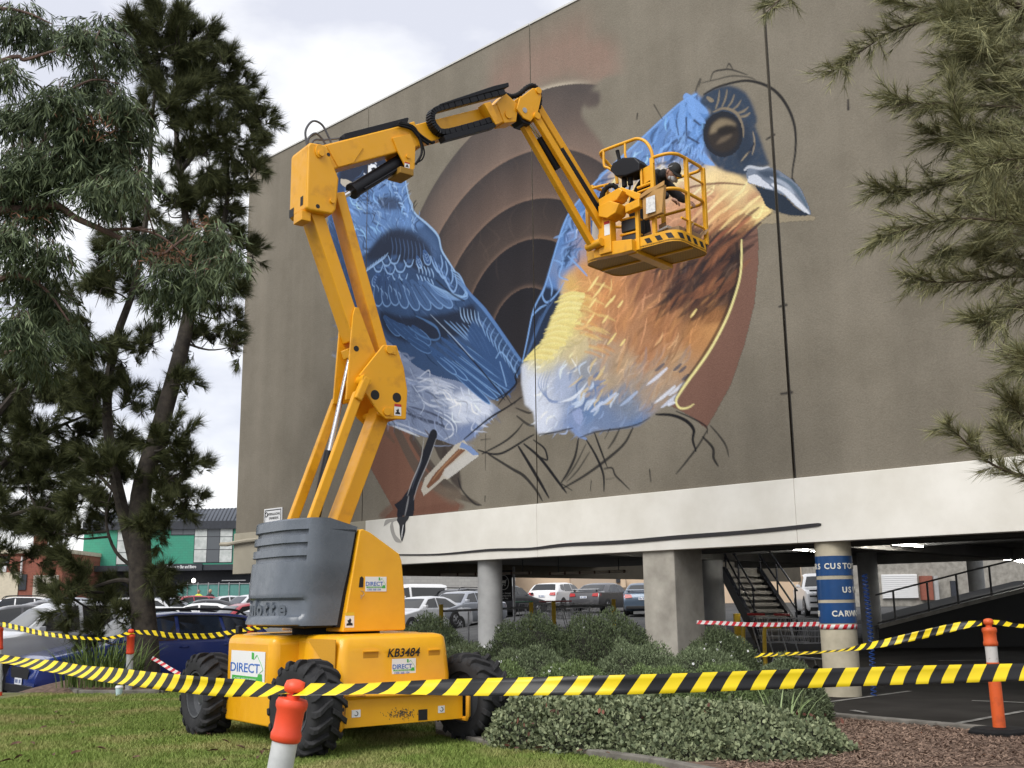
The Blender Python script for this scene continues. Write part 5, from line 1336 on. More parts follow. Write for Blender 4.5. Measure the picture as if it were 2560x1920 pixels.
# hazard marks on the toe board
def rim_point(d):
    P_ = [np.array(p) for p in round_rect(8, RC + 0.004 * 0 + 0.0, -0.004, BLn + 0.004, -0.004, BW + 0.004)]
    P_ = P_[-1:] + P_
    i = 0
    while d > np.linalg.norm(P_[i + 1] - P_[i]):
        d -= np.linalg.norm(P_[i + 1] - P_[i]); i += 1
    return P_[i] + (P_[i + 1] - P_[i]) * d / np.linalg.norm(P_[i + 1] - P_[i])
for k in range(24):
    d0 = 0.10 + k * 0.20
    if d0 > 5.0 or (0.42 < d0 < 0.95): continue
    m = MB(); N_ = 4; lo = [rim_point(d0 + 0.10 * i / N_) for i in range(N_ + 1)]; hi = [rim_point(d0 - 0.055 + 0.10 * i / N_) for i in range(N_ + 1)]
    for i in range(N_):
        m.quad(bk(*lo[i], 0.055), bk(*lo[i + 1], 0.055), bk(*hi[i + 1], 0.145), bk(*hi[i], 0.145))
    m.build('hazard_mark', m_ink2, toe)
RT = 0.028
def rail(name, pts, r=RT, n=5):
    m = MB(); m.tube([bk(*p) for p in bez([np.array(p, float) for p in pts], n)], r, 10); return m.build(name, m_basket, lift, smooth=True)
def post(s, t, z0, z1, w=0.032):
    m = MB(); m.box(s - w, s + w, t - w, t + w, z0, z1, lambda p: bk(*p)); return m.build('post', m_basket, lift, bevel=0.006)
for z, st in ((1.50, 1.46), (0.90, 1.46)):
    rail('guard_rail', [(st, 0.03, z), (1.60, 0.03, z), (1.74, 0.06, z), (1.83, 0.16, z), (1.85, 0.3, z), (1.85, 0.75, z), (1.84, 0.90, z), (1.76, 1.0, z), (1.6, 1.03, z), (1.0, 1.03, z), (0.3, 1.03, z), (0.12, 1.0, z), (0.04, 0.9, z), (0.03, 0.75, z), (0.03, 0.3, z - 0.02)])
rail('guard_rail', [(1.85, 0.2, 0.42), (1.85, 0.9, 0.42)], 0.02); rail('guard_rail', [(1.85, 0.45, 1.22), (1.85, 0.98, 1.22)], 0.02)
rail('guard_rail', [(0.1, 0.03, 1.30), (0.35, 0.03, 1.30), (0.6, 0.03, 1.28)], 0.025); rail('guard_rail', [(0.03, 0.1, 1.30), (0.03, 0.9, 1.30)], 0.022)
rail('guard_rail', [(1.15, 0.03, 1.06), (1.45, 0.03, 1.08)], 0.024); rail('guard_rail', [(1.15, 0.03, 0.98), (1.45, 0.03, 1.0)], 0.02)
rail('console_guard', [(1.47, 0.03, 1.40), (1.45, 0.02, 1.62), (1.36, 0.0, 1.80), (1.22, -0.02, 1.89), (1.05, -0.02, 1.90), (0.6, -0.02, 1.89), (0.46, 0.0, 1.88), (0.42, 0.08, 1.84), (0.46, 0.25, 1.72), (0.52, 0.32, 1.60), (0.54, 0.34, 1.4)])
rail('console_guard', [(0.53, -0.02, 1.88), (0.53, -0.02, 1.62), (0.60, 0.0, 1.56), (0.70, 0.05, 1.46)], 0.022); rail('console_guard', [(0.97, -0.02, 1.90), (0.97, -0.02, 1.64), (1.05, 0, 1.56), (1.22, 0.02, 1.38), (1.24, 0.02, 1.05)], 0.022)
for s, t, z0, z1 in ((1.45, 0.03, 0.15, 1.50), (1.85, 0.42, 0.15, 1.50), (1.85, 0.96, 0.15, 1.50), (1.0, 1.03, 0.15, 1.50), (0.35, 1.03, 0.15, 1.50), (0.03, 0.85, 0.15, 1.5), (0.52, 0.03, 0.9, 1.30), (1.15, 0.0, -0.02, 0.95), (0.06, 0.12, 0.15, 1.30)):
    post(s, t, z0, z1)
m = MB(); m.prism([(0.66, 1.50), (0.72, 1.60), (0.92, 1.64), (1.16, 1.58), (1.26, 1.45), (1.24, 1.32), (1.0, 1.30), (0.78, 1.34)], -0.05, 0.26, lambda p, e: bk(p[0], e, p[1])); m.build('control_console', m_blacks, lift, bevel=0.02)
m = MB(); m.tube([bk(0.80, 0.05, 1.60), bk(0.79, 0.05, 1.70), bk(0.76, 0.05, 1.84)], [0.05, 0.03, 0.035], 10); m.build('joystick', m_black, lift, smooth=True)
m = MB()
for s0 in (0.86, 0.98):
    m.cyl(bk(s0, 0.08, 1.33), bk(s0, 0.08, 1.18), 0.045, 12); m.tube([bk(s0, 0.08, 1.2), bk(s0 - 0.02, 0.06, 1.05), bk(s0 + 0.05, 0.04, 0.9)], 0.02, 6)
m.build('console_plugs', m_black, lift, smooth=True)
cp_ = bez([np.array(p) for p in [(0.80, 0.02, 1.10), (0.72, -0.05, 1.20), (0.60, -0.10, 1.16), (0.52, -0.12, 1.0), (0.50, -0.12, 0.80), (0.50, -0.10, 0.62)]], 5)
m = MB(); m.tube([bk(*p) for p in cp_], [0.048 if k % 2 else 0.038 for k in range(len(cp_))], 9); m.build('corrugated_hose', m_black, lift, smooth=True)
def bslab(name, poly, t0, t1, material, bevel=0.012):
    m = MB(); m.prism(poly, t0, t1, lambda p, e: bk(p[0], e, p[1])); return m.build(name, material, lift, bevel=bevel)
bslab('rotator_arm', [(0.52, 0.95), (0.95, 1.05), (1.02, 0.98), (0.90, 0.85), (0.55, 0.80)], -0.22, 0.02, m_yel2)
bslab('rotator_link', [(0.86, 1.06), (0.92, 1.10), (1.30, 0.88), (1.28, 0.80), (1.20, 0.80)], -0.12, -0.06, m_yel2)
bslab('mount_bracket', [(0.58, 0.62), (0.58, 0.80), (0.80, 0.84), (1.0, 0.74), (0.92, 0.60), (0.75, 0.55)], -0.30, -0.02, m_yel2)
bslab('mount_bracket', [(1.0, 0.62), (1.0, 0.76), (1.28, 0.80), (1.28, 0.66)], -0.14, -0.02, m_yel2)
ms = bslab('mount_spine', [(0.50, 0.0), (0.50, 0.55), (0.60, 0.66), (0.74, 0.60), (0.74, 0.0)], -0.20, -0.03, m_yel2)
bslab('mount_base', [(0.36, -0.02), (0.36, 0.12), (0.55, 0.22), (1.12, 0.14), (1.12, -0.05), (0.9, -0.05)], -0.16, -0.02, m_yel2)
m = MB(); m.quad(bk(0.62, -0.203, 0.30), bk(0.73, -0.203, 0.30), bk(0.73, -0.203, 0.54), bk(0.62, -0.203, 0.54)); ws_ = m.build('warning_sticker', m_white, ms)
m = MB(); m.quad(bk(0.62, -0.205, 0.49), bk(0.73, -0.205, 0.49), bk(0.73, -0.205, 0.54), bk(0.62, -0.205, 0.54)); m.build('warning_header', m_red, ws_)
for z0, z1 in ((0.36, 0.56), (0.10, 0.30)):
    bslab('battery_box', [(0.82, z0), (0.82, z1 - 0.02), (0.86, z1), (1.09, z1 - 0.01), (1.09, z0)], 0.0, 0.22, mat('charcoal_box', (0.03, 0.034, 0.04), 0.5), 0.008)
    bslab('box_strap', [(0.80, z1), (0.80, z1 + 0.03), (1.11, z1 + 0.02), (1.11, z1 - 0.01)], -0.02, 0.2, m_yel2, 0.004)
bslab('data_plate', [(1.24, 1.10), (1.24, 1.38), (1.42, 1.42), (1.42, 1.16)], 0.06, 0.08, m_basket, 0.004)

# ------------------------------------------------------------------ things carried in the basket
def bthing(name, mb, material, label, cat, group=None, bevel=0.0, smooth=False):
    o = mb.build(name, material, None, smooth=smooth, bevel=bevel)
    return tag(o, label, cat, group)
BKW = lambda s, t, z: tuple(bk_world(s, t, z))
m_card = mat('brown_cardboard', (0.30, 0.19, 0.10), 0.9, var=0.2, scale=5)
m_paperbag = mat('brown_paper', (0.52, 0.30, 0.10), 0.85, c2=(0.42, 0.23, 0.08), scale=6, bump=0.004, bscale=12)
bag = empty('paper_bag', BKW(1.5, -0.06, 0.45)); tag(bag, 'brown paper bag hung on the basket rail with a white sheet on it', 'bag')
inv = Matrix.Translation(-bag.location)
m = MB(); m.prism([(1.31, 0.44), (1.31, 0.80), (1.29, 0.85), (1.40, 0.88), (1.55, 0.89), (1.74, 0.93), (1.73, 0.85), (1.68, 0.46)], -0.10, -0.02, lambda p, e: BKW(p[0], e - 0.02 * math.sin(p[0] * 9), p[1])); o = m.build('bag_body', m_paperbag, bag, bevel=0.008); o.matrix_parent_inverse = inv
m = MB(); m.prism([(1.28, 0.79), (1.30, 0.86), (1.45, 0.92), (1.58, 0.93), (1.76, 0.98), (1.75, 0.90), (1.55, 0.86), (1.42, 0.83)], -0.125, -0.10, lambda p, e: BKW(p[0], e, p[1])); o = m.build('bag_flap', m_paperbag, bag, bevel=0.006); o.matrix_parent_inverse = inv
m = MB(); m.quad(BKW(1.40, -0.135, 0.50), BKW(1.58, -0.135, 0.50), BKW(1.58, -0.13, 0.78), BKW(1.41, -0.13, 0.77)); o = m.build('printed_sheet', mat('white_paper', (0.78, 0.78, 0.78), 0.7, c2=(0.55, 0.55, 0.56), scale=30), bag); o.matrix_parent_inverse = inv
for k, (s0, s1, t0, t1, z1, lab) in enumerate(((1.50, 1.80, 0.20, 0.44, 0.30, 'open cardboard box by the near corner post of the basket'), (1.55, 1.82, 0.55, 0.86, 0.30, 'cardboard box with torn flaps inside the basket corner'), (1.20, 1.46, 0.22, 0.5, 0.22, 'low cardboard tray below the paper bag in the basket'))):
    bx = empty('cardboard_box', BKW((s0 + s1) / 2, (t0 + t1) / 2, 0.045)); tag(bx, lab, 'box')
    iv = Matrix.Translation(-bx.location)
    m = MB(); m.box(s0, s1, t0, t1, 0.045, z1, lambda p: BKW(*p)); o = m.build('box_body', m_card, bx, bevel=0.004); o.matrix_parent_inverse = iv
    for c_, d_ in (((s0, t0), (0, -0.02)), ((s1, t1), (0.05, 0.06)), ((s0, t1), (-0.04, 0.03))):
        m = MB(); x0, y0 = c_
        w_ = 0.14
        m.add([BKW(x0 - w_ / 2, y0, z1), BKW(x0 + w_ / 2, y0 + 0.01, z1), BKW(x0 + w_ / 2 + d_[0], y0 + d_[1], z1 + 0.11), BKW(x0 - w_ / 2 + d_[0], y0 + d_[1], z1 + 0.09)], [(0, 1, 2, 3)]); o = m.build('box_flap', m_card, bx); o.matrix_parent_inverse = iv
m = MB(); sk = []
for z, k_ in ((0.045, 0.9), (0.15, 1.05), (0.35, 1.1), (0.55, 1.0), (0.75, 0.85), (0.86, 0.5)):
    sk.append([BKW(0.22 + 0.13 * k_ * math.cos(t) * (1 + 0.15 * math.sin(3 * t + z * 9)), 0.22 + 0.14 * k_ * math.sin(t) * (1 + 0.12 * math.cos(2 * t + z * 7)), z) for t in np.linspace(0, 6.2832, 13)[:-1]])
m.loft(sk); bthing('plastic_bag', m, mat('white_plastic', (0.74, 0.72, 0.68), 0.45), 'crumpled white plastic bag standing in the left end of the basket', 'bag', smooth=True)
m = MB(); m.prism([(1.30, 0.24), (1.60, 0.30), (1.62, 0.34), (1.32, 0.27)], 0.15, 0.42, lambda p, e: BKW(p[0], e, p[1])); bthing('paint_tray', m, mat('pale_plastic_tray', (0.7, 0.7, 0.68), 0.5), 'flat white tray propped on the boxes inside the basket', 'tray', bevel=0.004)

# ------------------------------------------------------------------ the painter, bent over in the basket
def skin_person(name, joints, edges, material, label, cat='person', group=None, sub=2, root=0):
    me = bpy.data.meshes.new(name); me.from_pydata([tuple(j[0]) for j in joints], edges, [])
    o = bpy.data.objects.new(name, me); col.objects.link(o); me.materials.append(material)
    sk = o.modifiers.new('skin', 'SKIN'); sk.use_smooth_shade = True
    for v, j in zip(me.skin_vertices[0].data, joints):
        v.radius = (j[1], j[1] if len(j) < 3 else j[2])
    me.skin_vertices[0].data[root].use_root = True
    sb = o.modifiers.new('sub', 'SUBSURF'); sb.levels = sub; sb.render_levels = sub
    return tag(o, label, cat, group) if label else o
m_jumper = mat('charcoal_jumper', (0.022, 0.023, 0.027), 0.9, var=0.3, scale=12, bump=0.004, bscale=30)
m_skin = mat('skin', (0.42, 0.24, 0.17), 0.55, var=0.1, scale=14)
m_cap = mat('black_cap', (0.015, 0.016, 0.016), 0.8, var=0.2)
m_mask = mat('grey_respirator', (0.40, 0.40, 0.40), 0.6)
k = S
J = lambda s, t, z, r, r2=None: (BKW(s, t, z), r * k, (r2 or r) * k)
joints = [J(0.78, 0.55, 1.12, 0.19, 0.16), J(1.0, 0.53, 1.26, 0.20, 0.17), J(1.22, 0.50, 1.36, 0.23, 0.17), J(1.36, 0.49, 1.38, 0.12), J(1.46, 0.47, 1.37, 0.085),
          J(1.27, 0.25, 1.30, 0.10), J(1.36, 0.22, 1.02, 0.085), J(1.58, 0.30, 0.86, 0.06), J(1.27, 0.74, 1.30, 0.10), J(1.46, 0.80, 1.05, 0.085), J(1.66, 0.70, 0.90, 0.06),
          J(0.80, 0.42, 0.95, 0.14), J(0.92, 0.40, 0.52, 0.11), J(0.84, 0.40, 0.12, 0.085), J(0.98, 0.38, 0.07, 0.06), J(0.76, 0.68, 0.95, 0.14), J(0.84, 0.70, 0.52, 0.11), J(0.76, 0.70, 0.12, 0.085), J(0.90, 0.70, 0.07, 0.06)]
person = skin_person('person', joints, [(0, 1), (1, 2), (2, 3), (3, 4), (2, 5), (5, 6), (6, 7), (2, 8), (8, 9), (9, 10), (0, 11), (11, 12), (12, 13), (13, 14), (0, 15), (15, 16), (16, 17), (17, 18)], m_jumper,
                     'person in dark jumper and black cap bending over inside the lift basket')
hc = Vector(BKW(1.585, 0.44, 1.335)); fdir = (Vector(BKW(1.9, 0.25, 0.95)) - hc).normalized(); updir = (Vector(BKW(1.75, 0.46, 1.75)) - hc); updir = (updir - fdir * updir.dot(fdir)).normalized(); side = fdir.cross(updir)
def HP(f, s_, u):
    return hc + (fdir * f + side * s_ + updir * u)
def ellip(m, c, rx, ry, rz, n=12, nn=9, half=None):
    rings = []
    for i in range(nn + 1):
        ph = -math.pi / 2 + math.pi * i / nn
        if half is not None: ph = half + (math.pi / 2 - half) * i / nn
        rings.append([HP(c[0] + rx * math.cos(ph) * math.cos(t), c[1] + ry * math.cos(ph) * math.sin(t), c[2] + rz * math.sin(ph)) for t in np.linspace(0, 2 * math.pi, n + 1)[:-1]])
    m.loft(rings)
m = MB(); ellip(m, (0.0, 0, 0), 0.098, 0.077, 0.118); ellip(m, (0.10, 0, -0.015), 0.022, 0.016, 0.026, 8, 6)
for s_ in (-1, 1):
    ellip(m, (0.0, s_ * 0.078, -0.01), 0.022, 0.012, 0.034, 8, 6)
m.build('head', m_skin, person, smooth=True)
m = MB()
for s_ in (-1, 1):
    ellip(m, (0.084, s_ * 0.033, 0.018), 0.013, 0.014, 0.009, 8, 6)
m.build('eyes', mat('dark_eyes', (0.03, 0.02, 0.02), 0.3), person, smooth=True)
m = MB(); ellip(m, (-0.008, 0, 0.03), 0.112, 0.088, 0.105, 16, 7, half=-0.05)
m.loft([[HP(0.085 + d * 0.085, w * 0.075, 0.032 - d * 0.02 + 0.012) for w, d in ((-1, 0), (-0.85, 0.7), (0, 1.0), (0.85, 0.7), (1, 0))], [HP(0.085 + d * 0.085, w * 0.075, 0.032 - d * 0.02) for w, d in ((-1, 0), (-0.85, 0.7), (0, 1.0), (0.85, 0.7), (1, 0))]]); m.build('cap', m_cap, person, smooth=True, sharp=50)
m = MB(); ellip(m, (0.085, 0, -0.055), 0.05, 0.05, 0.045, 12, 8)
for s_ in (-1, 1):
    ellip(m, (0.085, s_ * 0.055, -0.06), 0.028, 0.02, 0.028, 10, 6)
m.build('respirator', m_mask, person, smooth=True)
m = MB(); m.tube([HP(0.06 * math.cos(t) - 0.02, 0.092 * math.sin(t), 0.02 + 0.09 * math.cos(t)) for t in np.linspace(-2.2, 2.2, 16)], 0.006, 5); m.build('mask_strap', m_mask, person)
def hand(center, fwd, upv, material, parent, curl=0.9, sgn=1):
    c = Vector(center); f = Vector(fwd).normalized(); u = Vector(upv); u = (u - f * u.dot(f)).normalized(); s = f.cross(u) * sgn
    V = [(c - f * 0.05, 0.026)]; E = []
    def addv(p, r, pr):
        V.append((p, r)); E.append((pr, len(V) - 1)); return len(V) - 1
    palm = addv(c, 0.03, 0)
    for off, L in ((-0.030, 0.075), (-0.010, 0.088), (0.012, 0.082), (0.032, 0.062)):
        kx = addv(c + f * 0.04 + s * off, 0.0115, palm)
        a1 = addv(c + f * (0.04 + L * 0.45) + s * off - u * L * 0.12, 0.0095, kx); addv(c + f * (0.04 + L * 0.62) + s * off - u * L * 0.55 * curl, 0.008, a1)
    t1 = addv(c + s * -0.042 + f * 0.005 - u * 0.012, 0.012, palm); addv(c + s * -0.05 + f * 0.045 - u * 0.03, 0.0095, t1)
    me = bpy.data.meshes.new('hand'); me.from_pydata([tuple(v[0]) for v in V], E, [])
    o = bpy.data.objects.new('hand', me); col.objects.link(o); o.parent = parent; me.materials.append(material)
    o.modifiers.new('skin', 'SKIN').use_smooth_shade = True
    for sv, v in zip(me.skin_vertices[0].data, V): sv.radius = (v[1], v[1])
    me.skin_vertices[0].data[0].use_root = True
    o.modifiers.new('sub', 'SUBSURF').render_levels = 1
    return o
hand(BKW(1.66, 0.33, 0.80), Vector(BKW(1.8, 0.36, 0.7)) - Vector(BKW(1.58, 0.30, 0.86)), (0, 0, 1), m_skin, person)
hand(BKW(1.74, 0.68, 0.84), Vector(BKW(1.9, 0.66, 0.74)) - Vector(BKW(1.66, 0.70, 0.90)), (0, 0, 1), m_skin, person, sgn=-1)
# ------------------------------------------------------------------ barrier tape and bollards
def stripe_mat(name, ca, cb, period, slope, rough=0.35):
    m, nt, b = new_mat(name); N, Lk = nt.nodes, nt.links
    uvn = N.new('ShaderNodeUVMap'); sp = N.new('ShaderNodeSeparateXYZ')
    k = N.new('ShaderNodeMath'); k.operation = 'MULTIPLY_ADD'; k.inputs[1].default_value = slope
    d = N.new('ShaderNodeMath'); d.operation = 'DIVIDE'; d.inputs[1].default_value = period
    fr = N.new('ShaderNodeMath'); fr.operation = 'FRACT'
    gt = N.new('ShaderNodeMath'); gt.operation = 'GREATER_THAN'; gt.inputs[1].default_value = 0.5
    mx = N.new('ShaderNodeMix'); mx.data_type = 'RGBA'; mx.inputs['A'].default_value = rgba(ca); mx.inputs['B'].default_value = rgba(cb)
    Lk.new(uvn.outputs['UV'], sp.inputs[0]); Lk.new(sp.outputs['Y'], k.inputs[0]); Lk.new(sp.outputs['X'], k.inputs[2]); Lk.new(k.outputs[0], d.inputs[0]); Lk.new(d.outputs[0], fr.inputs[0]); Lk.new(fr.outputs[0], gt.inputs[0])
    Lk.new(gt.outputs[0], mx.inputs['Factor']); Lk.new(mx.outputs['Result'], b.inputs['Base Color'])
    b.inputs['Roughness'].default_value = rough; b.inputs['Specular IOR Level'].default_value = 0.3
    return m
YB = ((0.80, 0.60, 0.015), (0.012, 0.012, 0.013))
m_tape1 = stripe_mat('yellow_black_tape', *YB, 1.66, -0.80); m_tape2 = stripe_mat('yellow_black_tape_reversed', *YB, 1.45, 0.62); m_tape3 = stripe_mat('red_white_tape', (0.50, 0.02, 0.03), (0.62, 0.60, 0.58), 1.9, -0.6)

def tape(name, ctrl, material, label, width=0.075, curl=0.10, n=14, waves=0.0):
    """ctrl: (px, py, depth, visible width share, lean) along the ribbon; a thin slightly cupped strip"""
    C_ = bez([np.array(list(at(c[0], c[1], c[2])) + [c[3], c[4]]) for c in ctrl], n)
    vs = []; uvv = []; L = 0.0; prev = None
    for i, c in enumerate(C_):
        p = c[:3]
        if prev is not None: L += np.linalg.norm(p - prev)
        prev = p
        t = C_[min(i + 1, len(C_) - 1)][:3] - C_[max(i - 1, 0)][:3]; t /= np.linalg.norm(t)
        view = p - CAM; view /= np.linalg.norm(view)
        up = np.cross(np.cross(t, (0, 0, 1.0)), t); up /= np.linalg.norm(up)
        nrm = np.cross(t, up)
        if nrm @ view > 0: nrm = -nrm
        ang = math.acos(max(-1, min(1, c[3]))) + c[4]
        w_up = up * math.cos(ang) - nrm * math.sin(ang); w_n = np.cross(t, w_up); w_n = w_n if w_n @ view < 0 else -w_n
        for k, v in enumerate((-0.5, -0.25, 0.0, 0.25, 0.5)):
            cup = curl * width * (4 * v * v) + waves * width * math.sin(L * 9 + v * 4)
            vs.append(p + w_up * v * width + w_n * cup); uvv.append((L / width, v + 0.5))
    m = len(C_); f = []
    for i in range(m - 1):
        for k in range(4):
            f.append((i * 5 + k, i * 5 + k + 1, (i + 1) * 5 + k + 1, (i + 1) * 5 + k))
    o = np_mesh(name, np.array(vs), np.array(f), material, None, True)
    ul = o.data.uv_layers.new(name='UVMap'); u = np.array(uvv, np.float32); li = np.empty(len(o.data.loops), np.int32); o.data.loops.foreach_get('vertex_index', li)
    ul.data.foreach_set('uv', u[li].ravel())
    md = o.modifiers.new('thickness', 'SOLIDIFY'); md.thickness = 0.0008
    return tag(o, label, 'barrier tape')
tape('barrier_tape', [(737, 1729, 4.58, 0.5, 0), (780, 1727, 4.57, 0.55, 0), (860, 1727, 4.55, 0.55, 0), (960, 1724, 4.5, 0.6, 0), (1120, 1721, 4.5, 0.78, 0), (1280, 1718, 4.5, 0.92, 0), (1600, 1711, 4.4, 0.99, 0), (2000, 1697, 4.5, 0.99, 0), (2400, 1685, 4.7, 0.97, 0), (2620, 1680, 4.8, 0.95, 0), (2900, 1676, 5.0, 1, 0)], m_tape1, 'yellow and black tape stretched from the near bollard towards the columns', waves=0.03)
tape('barrier_tape', [(737, 1729, 4.60, 0.25, 0), (715, 1731, 4.62, 0.28, 0.1), (670, 1729, 4.66, 0.6, 0), (620, 1722, 4.72, 0.9, 0), (569, 1719, 4.78, 1, 0), (470, 1711, 4.95, 0.98, 0), (326, 1695, 5.3, 0.92, 0), (197, 1679, 5.7, 0.74, 0), (63, 1658, 6.1, 0.54, 0), (-60, 1643, 6.4, 0.5, 0)], m_tape2, 'yellow and black tape running left from the near bollard across the lawn', waves=0.05)
tape('barrier_tape', [(1890, 1640, 12.4, 0.55, 0), (1960, 1637, 12.0, 0.45, 0), (2040, 1633, 11.6, 0.35, 0), (2100, 1628, 11.3, 0.3, 0), (2150, 1620, 11.1, 0.7, 0), (2208, 1609, 10.95, 0.9, 0), (2303, 1587, 10.8, 1, 0), (2398, 1566, 10.7, 0.9, 0), (2455, 1559, 10.6, 0.55, 0)], m_tape1, 'yellow and black tape sagging from the orange bollard to the hedge', width=0.08)
tape('barrier_tape', [(2470, 1556, 10.6, 0.5, 0), (2510, 1560, 10.6, 0.7, 0), (2545, 1566, 10.6, 0.5, 0), (2620, 1572, 10.6, 0.8, 0)], m_tape1, 'short yellow and black tape end leaving the picture at the orange bollard', width=0.075)
tape('barrier_tape', [(-20, 1556, 16.9, 0.8, 0), (46, 1570, 16.8, 0.9, 0), (101, 1583, 16.7, 0.9, 0), (172, 1593, 16.7, 0.7, 0), (246, 1598, 16.8, 0.5, 0), (300, 1591, 16.9, 0.6, 0), (327, 1581, 17.0, 0.6, 0)], m_tape2, 'yellow and black tape sagging past the silver ute to the red bollard')
tape('barrier_tape', [(327, 1581, 17.0, 0.6, 0), (384, 1583, 17.2, 0.9, 0), (430, 1589, 17.3, 1, 0), (522, 1590, 17.5, 1, 0), (600, 1577, 17.7, 0.7, 0), (670, 1565, 18.0, 0.9, 0)], m_tape2, 'yellow and black tape stretched along the side of the blue car', width=0.085)
tape('barrier_tape', [(380, 1645, 17.4, 0.9, 0), (400, 1656, 17.3, 0.8, 0), (425, 1672, 17.2, 0.9, 0), (450, 1686, 17.1, 0.9, 0)], m_tape3, 'short red and white tape between the tree trunk and the lift tyre', width=0.06)
tape('barrier_tape', [(1742, 1556, 16.8, 0.95, 0), (1800, 1558, 16.6, 0.95, 0), (1865, 1561, 16.3, 1, 0), (1938, 1562, 16.0, 1, 0), (2062, 1560, 15.3, 1, 0)], m_tape3, 'red and white tape tied between the square and the blue banded column', width=0.06)

m_hivis = mat('fluoro_orange_plastic', (0.86, 0.085, 0.03), 0.45, c2=(0.74, 0.07, 0.025), scale=6)
m_orange2 = mat('scuffed_orange_plastic', (0.72, 0.115, 0.022), 0.5, c2=(0.50, 0.08, 0.02), scale=9, detail=7, lo=0.3, hi=0.5)
m_sleeve = mat('reflective_white_sleeve', (0.62, 0.63, 0.64), 0.4, c2=(0.46, 0.47, 0.48), scale=7, detail=8)
m_sleeve2 = mat('dirty_white_sleeve', (0.60, 0.58, 0.55), 0.5, c2=(0.22, 0.20, 0.18), scale=16, detail=8, lo=0.32, hi=0.42)
def bollard(base, top, r, bands, material, label, rubber=False):
    """bands: white sleeve range as share of the height"""
    b0 = Vector([float(v) for v in base]); t0 = Vector([float(v) for v in top]); ax = (t0 - b0); H = ax.length; ax.normalize(); u = ax.orthogonal().normalized(); v = ax.cross(u)
    e = tag(empty('bollard', b0), label, 'bollard')
    T = lambda p: tuple(u * p[0] + v * p[1] + ax * p[2])
    w0, w1 = bands
    if w0 > 0.02:
        m = MB(); m.lathe([(r * 1.0, 0), (r * 1.0, H * w0)], 24, T); m.build('lower_post', material, e, smooth=True, sharp=50)
    m = MB(); m.lathe([(r * 1.0, H * w1), (r * 1.13, H * (w1 + 0.008)), (r * 1.16, H * (w1 + 0.03)), (r * 1.04, H * (w1 + 0.05)), (r * 1.04, H * 0.87), (r * 1.18, H * 0.885), (r * 1.2, H * 0.905), (r * 1.08, H * 0.92), (r * 0.45, H * 0.925)], 24, T)
    m.build('post_body', material, e, smooth=True, sharp=50)
    m = MB(); m.lathe([(r * 0.94, H * w0), (r * 0.95, H * w1)], 24, T); m.build('reflective_sleeve', m_sleeve if material is m_hivis else m_sleeve2, e, smooth=True, sharp=50)
    m = MB(); m.lathe([(r * 0.5, H * 0.92), (r * 0.5, H * 0.945), (r * 0.75, H * 0.95), (r * 0.82, H * 0.97), (r * 0.7, H * 0.992), (r * 0.3, H)], 18, T); m.build('tape_knob', material, e, smooth=True, sharp=60)
    if rubber:
        m = MB(); m.lathe([(0.30, 0.0), (0.30, 0.045), (0.25, 0.07), (r, 0.075)], 8, lambda p: (p[0], p[1] * 0.8, p[2])); m.build('rubber_base', m_black, e, bevel=0.006)
    return e
bollard((at(640, 1900, 4.62)[0], 4.62, 0.0), at(741, 1699, 4.60), 0.055, (0.0, 0.745), m_hivis, 'orange and white bollard close to the camera holding both tape ends')
bollard(at(2500, 1832, 10.6) * np.array([1, 1, 0]), at(2470, 1546, 10.6), 0.058, (0.62, 0.76), m_orange2, 'leaning orange bollard with white band on a black rubber base', True)
bollard((*at(326, 1640, 17.2)[:2], 0.0), at(328, 1573, 17.0), 0.055, (0.05, 0.62), m_hivis, 'red bollard standing against the dark tree trunk')
bollard((*at(4, 1640, 17.0)[:2], 0.0), at(-2, 1555, 17.0), 0.055, (0.05, 0.62), m_hivis, 'red bollard cut by the left edge of the picture')
pz = at(628, 1560, 17.9); bollard((pz[0], pz[1], float(terrain(pz[0], pz[1]))), at(628, 1545, 17.9), 0.05, (0.05, 0.6), m_hivis, 'red bollard glimpsed under the turret of the lift')

# ------------------------------------------------------------------ edging and kerbs
def edging(name, pts, w, h, material, label, cat='edging', seg=1.0):
    """row of separate cast blocks along a line"""
    e = tag(empty(name, (pts[0][0], pts[0][1], 0)), label, cat)
    for i in range(len(pts) - 1):
        a, b_ = np.array(pts[i], float), np.array(pts[i + 1], float); L = np.linalg.norm(b_ - a); d = (b_ - a) / L; n = np.array([-d[1], d[0]])
        k = max(1, round(L / seg))
        for j in range(k):
            p, q = a + d * L * j / k + d * 0.004, a + d * L * (j + 1) / k - d * 0.004
            z = float(terrain(*((p + q) / 2)))
            m = MB(); m.prism([p + n * w / 2, q + n * w / 2, q - n * w / 2, p - n * w / 2], z - 0.05, z + h, lambda s, t: (s[0], s[1], t))
            o = m.build('edging_block', material, e, bevel=0.01); o.matrix_parent_inverse = Matrix.Translation(-e.location)
    return e
m_edge = mat('edging_concrete', (0.22, 0.205, 0.18), 0.9, c2=(0.12, 0.11, 0.095), scale=5, bump=0.006, bscale=40)
edging('lawn_edging', [(1.55, 8.2), (1.1, 9.0), (0.55, 9.65), (-0.2, 10.2), (-0.75, 11.2), (-0.9, 13.0)], 0.10, 0.055, m_edge, 'concrete edging between the lawn and the groundcover')
edging('car_park_kerb', [(6.6, 9.2), (5.0, 10.35), (3.55, 12.3), (3.2, 13.2)], 0.13, 0.05, m_edge, 'stained concrete kerb between the mulch and the car park floor', 'kerb')
ebl = [at(x, y, Y) for x, y, Y in ((150, 1722, 17.9), (200, 1735, 17.0), (300, 1739, 16.8), (400, 1736, 16.9), (455, 1724, 17.6))]
edging('tree_bed_edging', [(p[0], p[1]) for p in ebl], 0.10, 0.075, m_edge, 'grey concrete edging around the tree bed', seg=0.9)
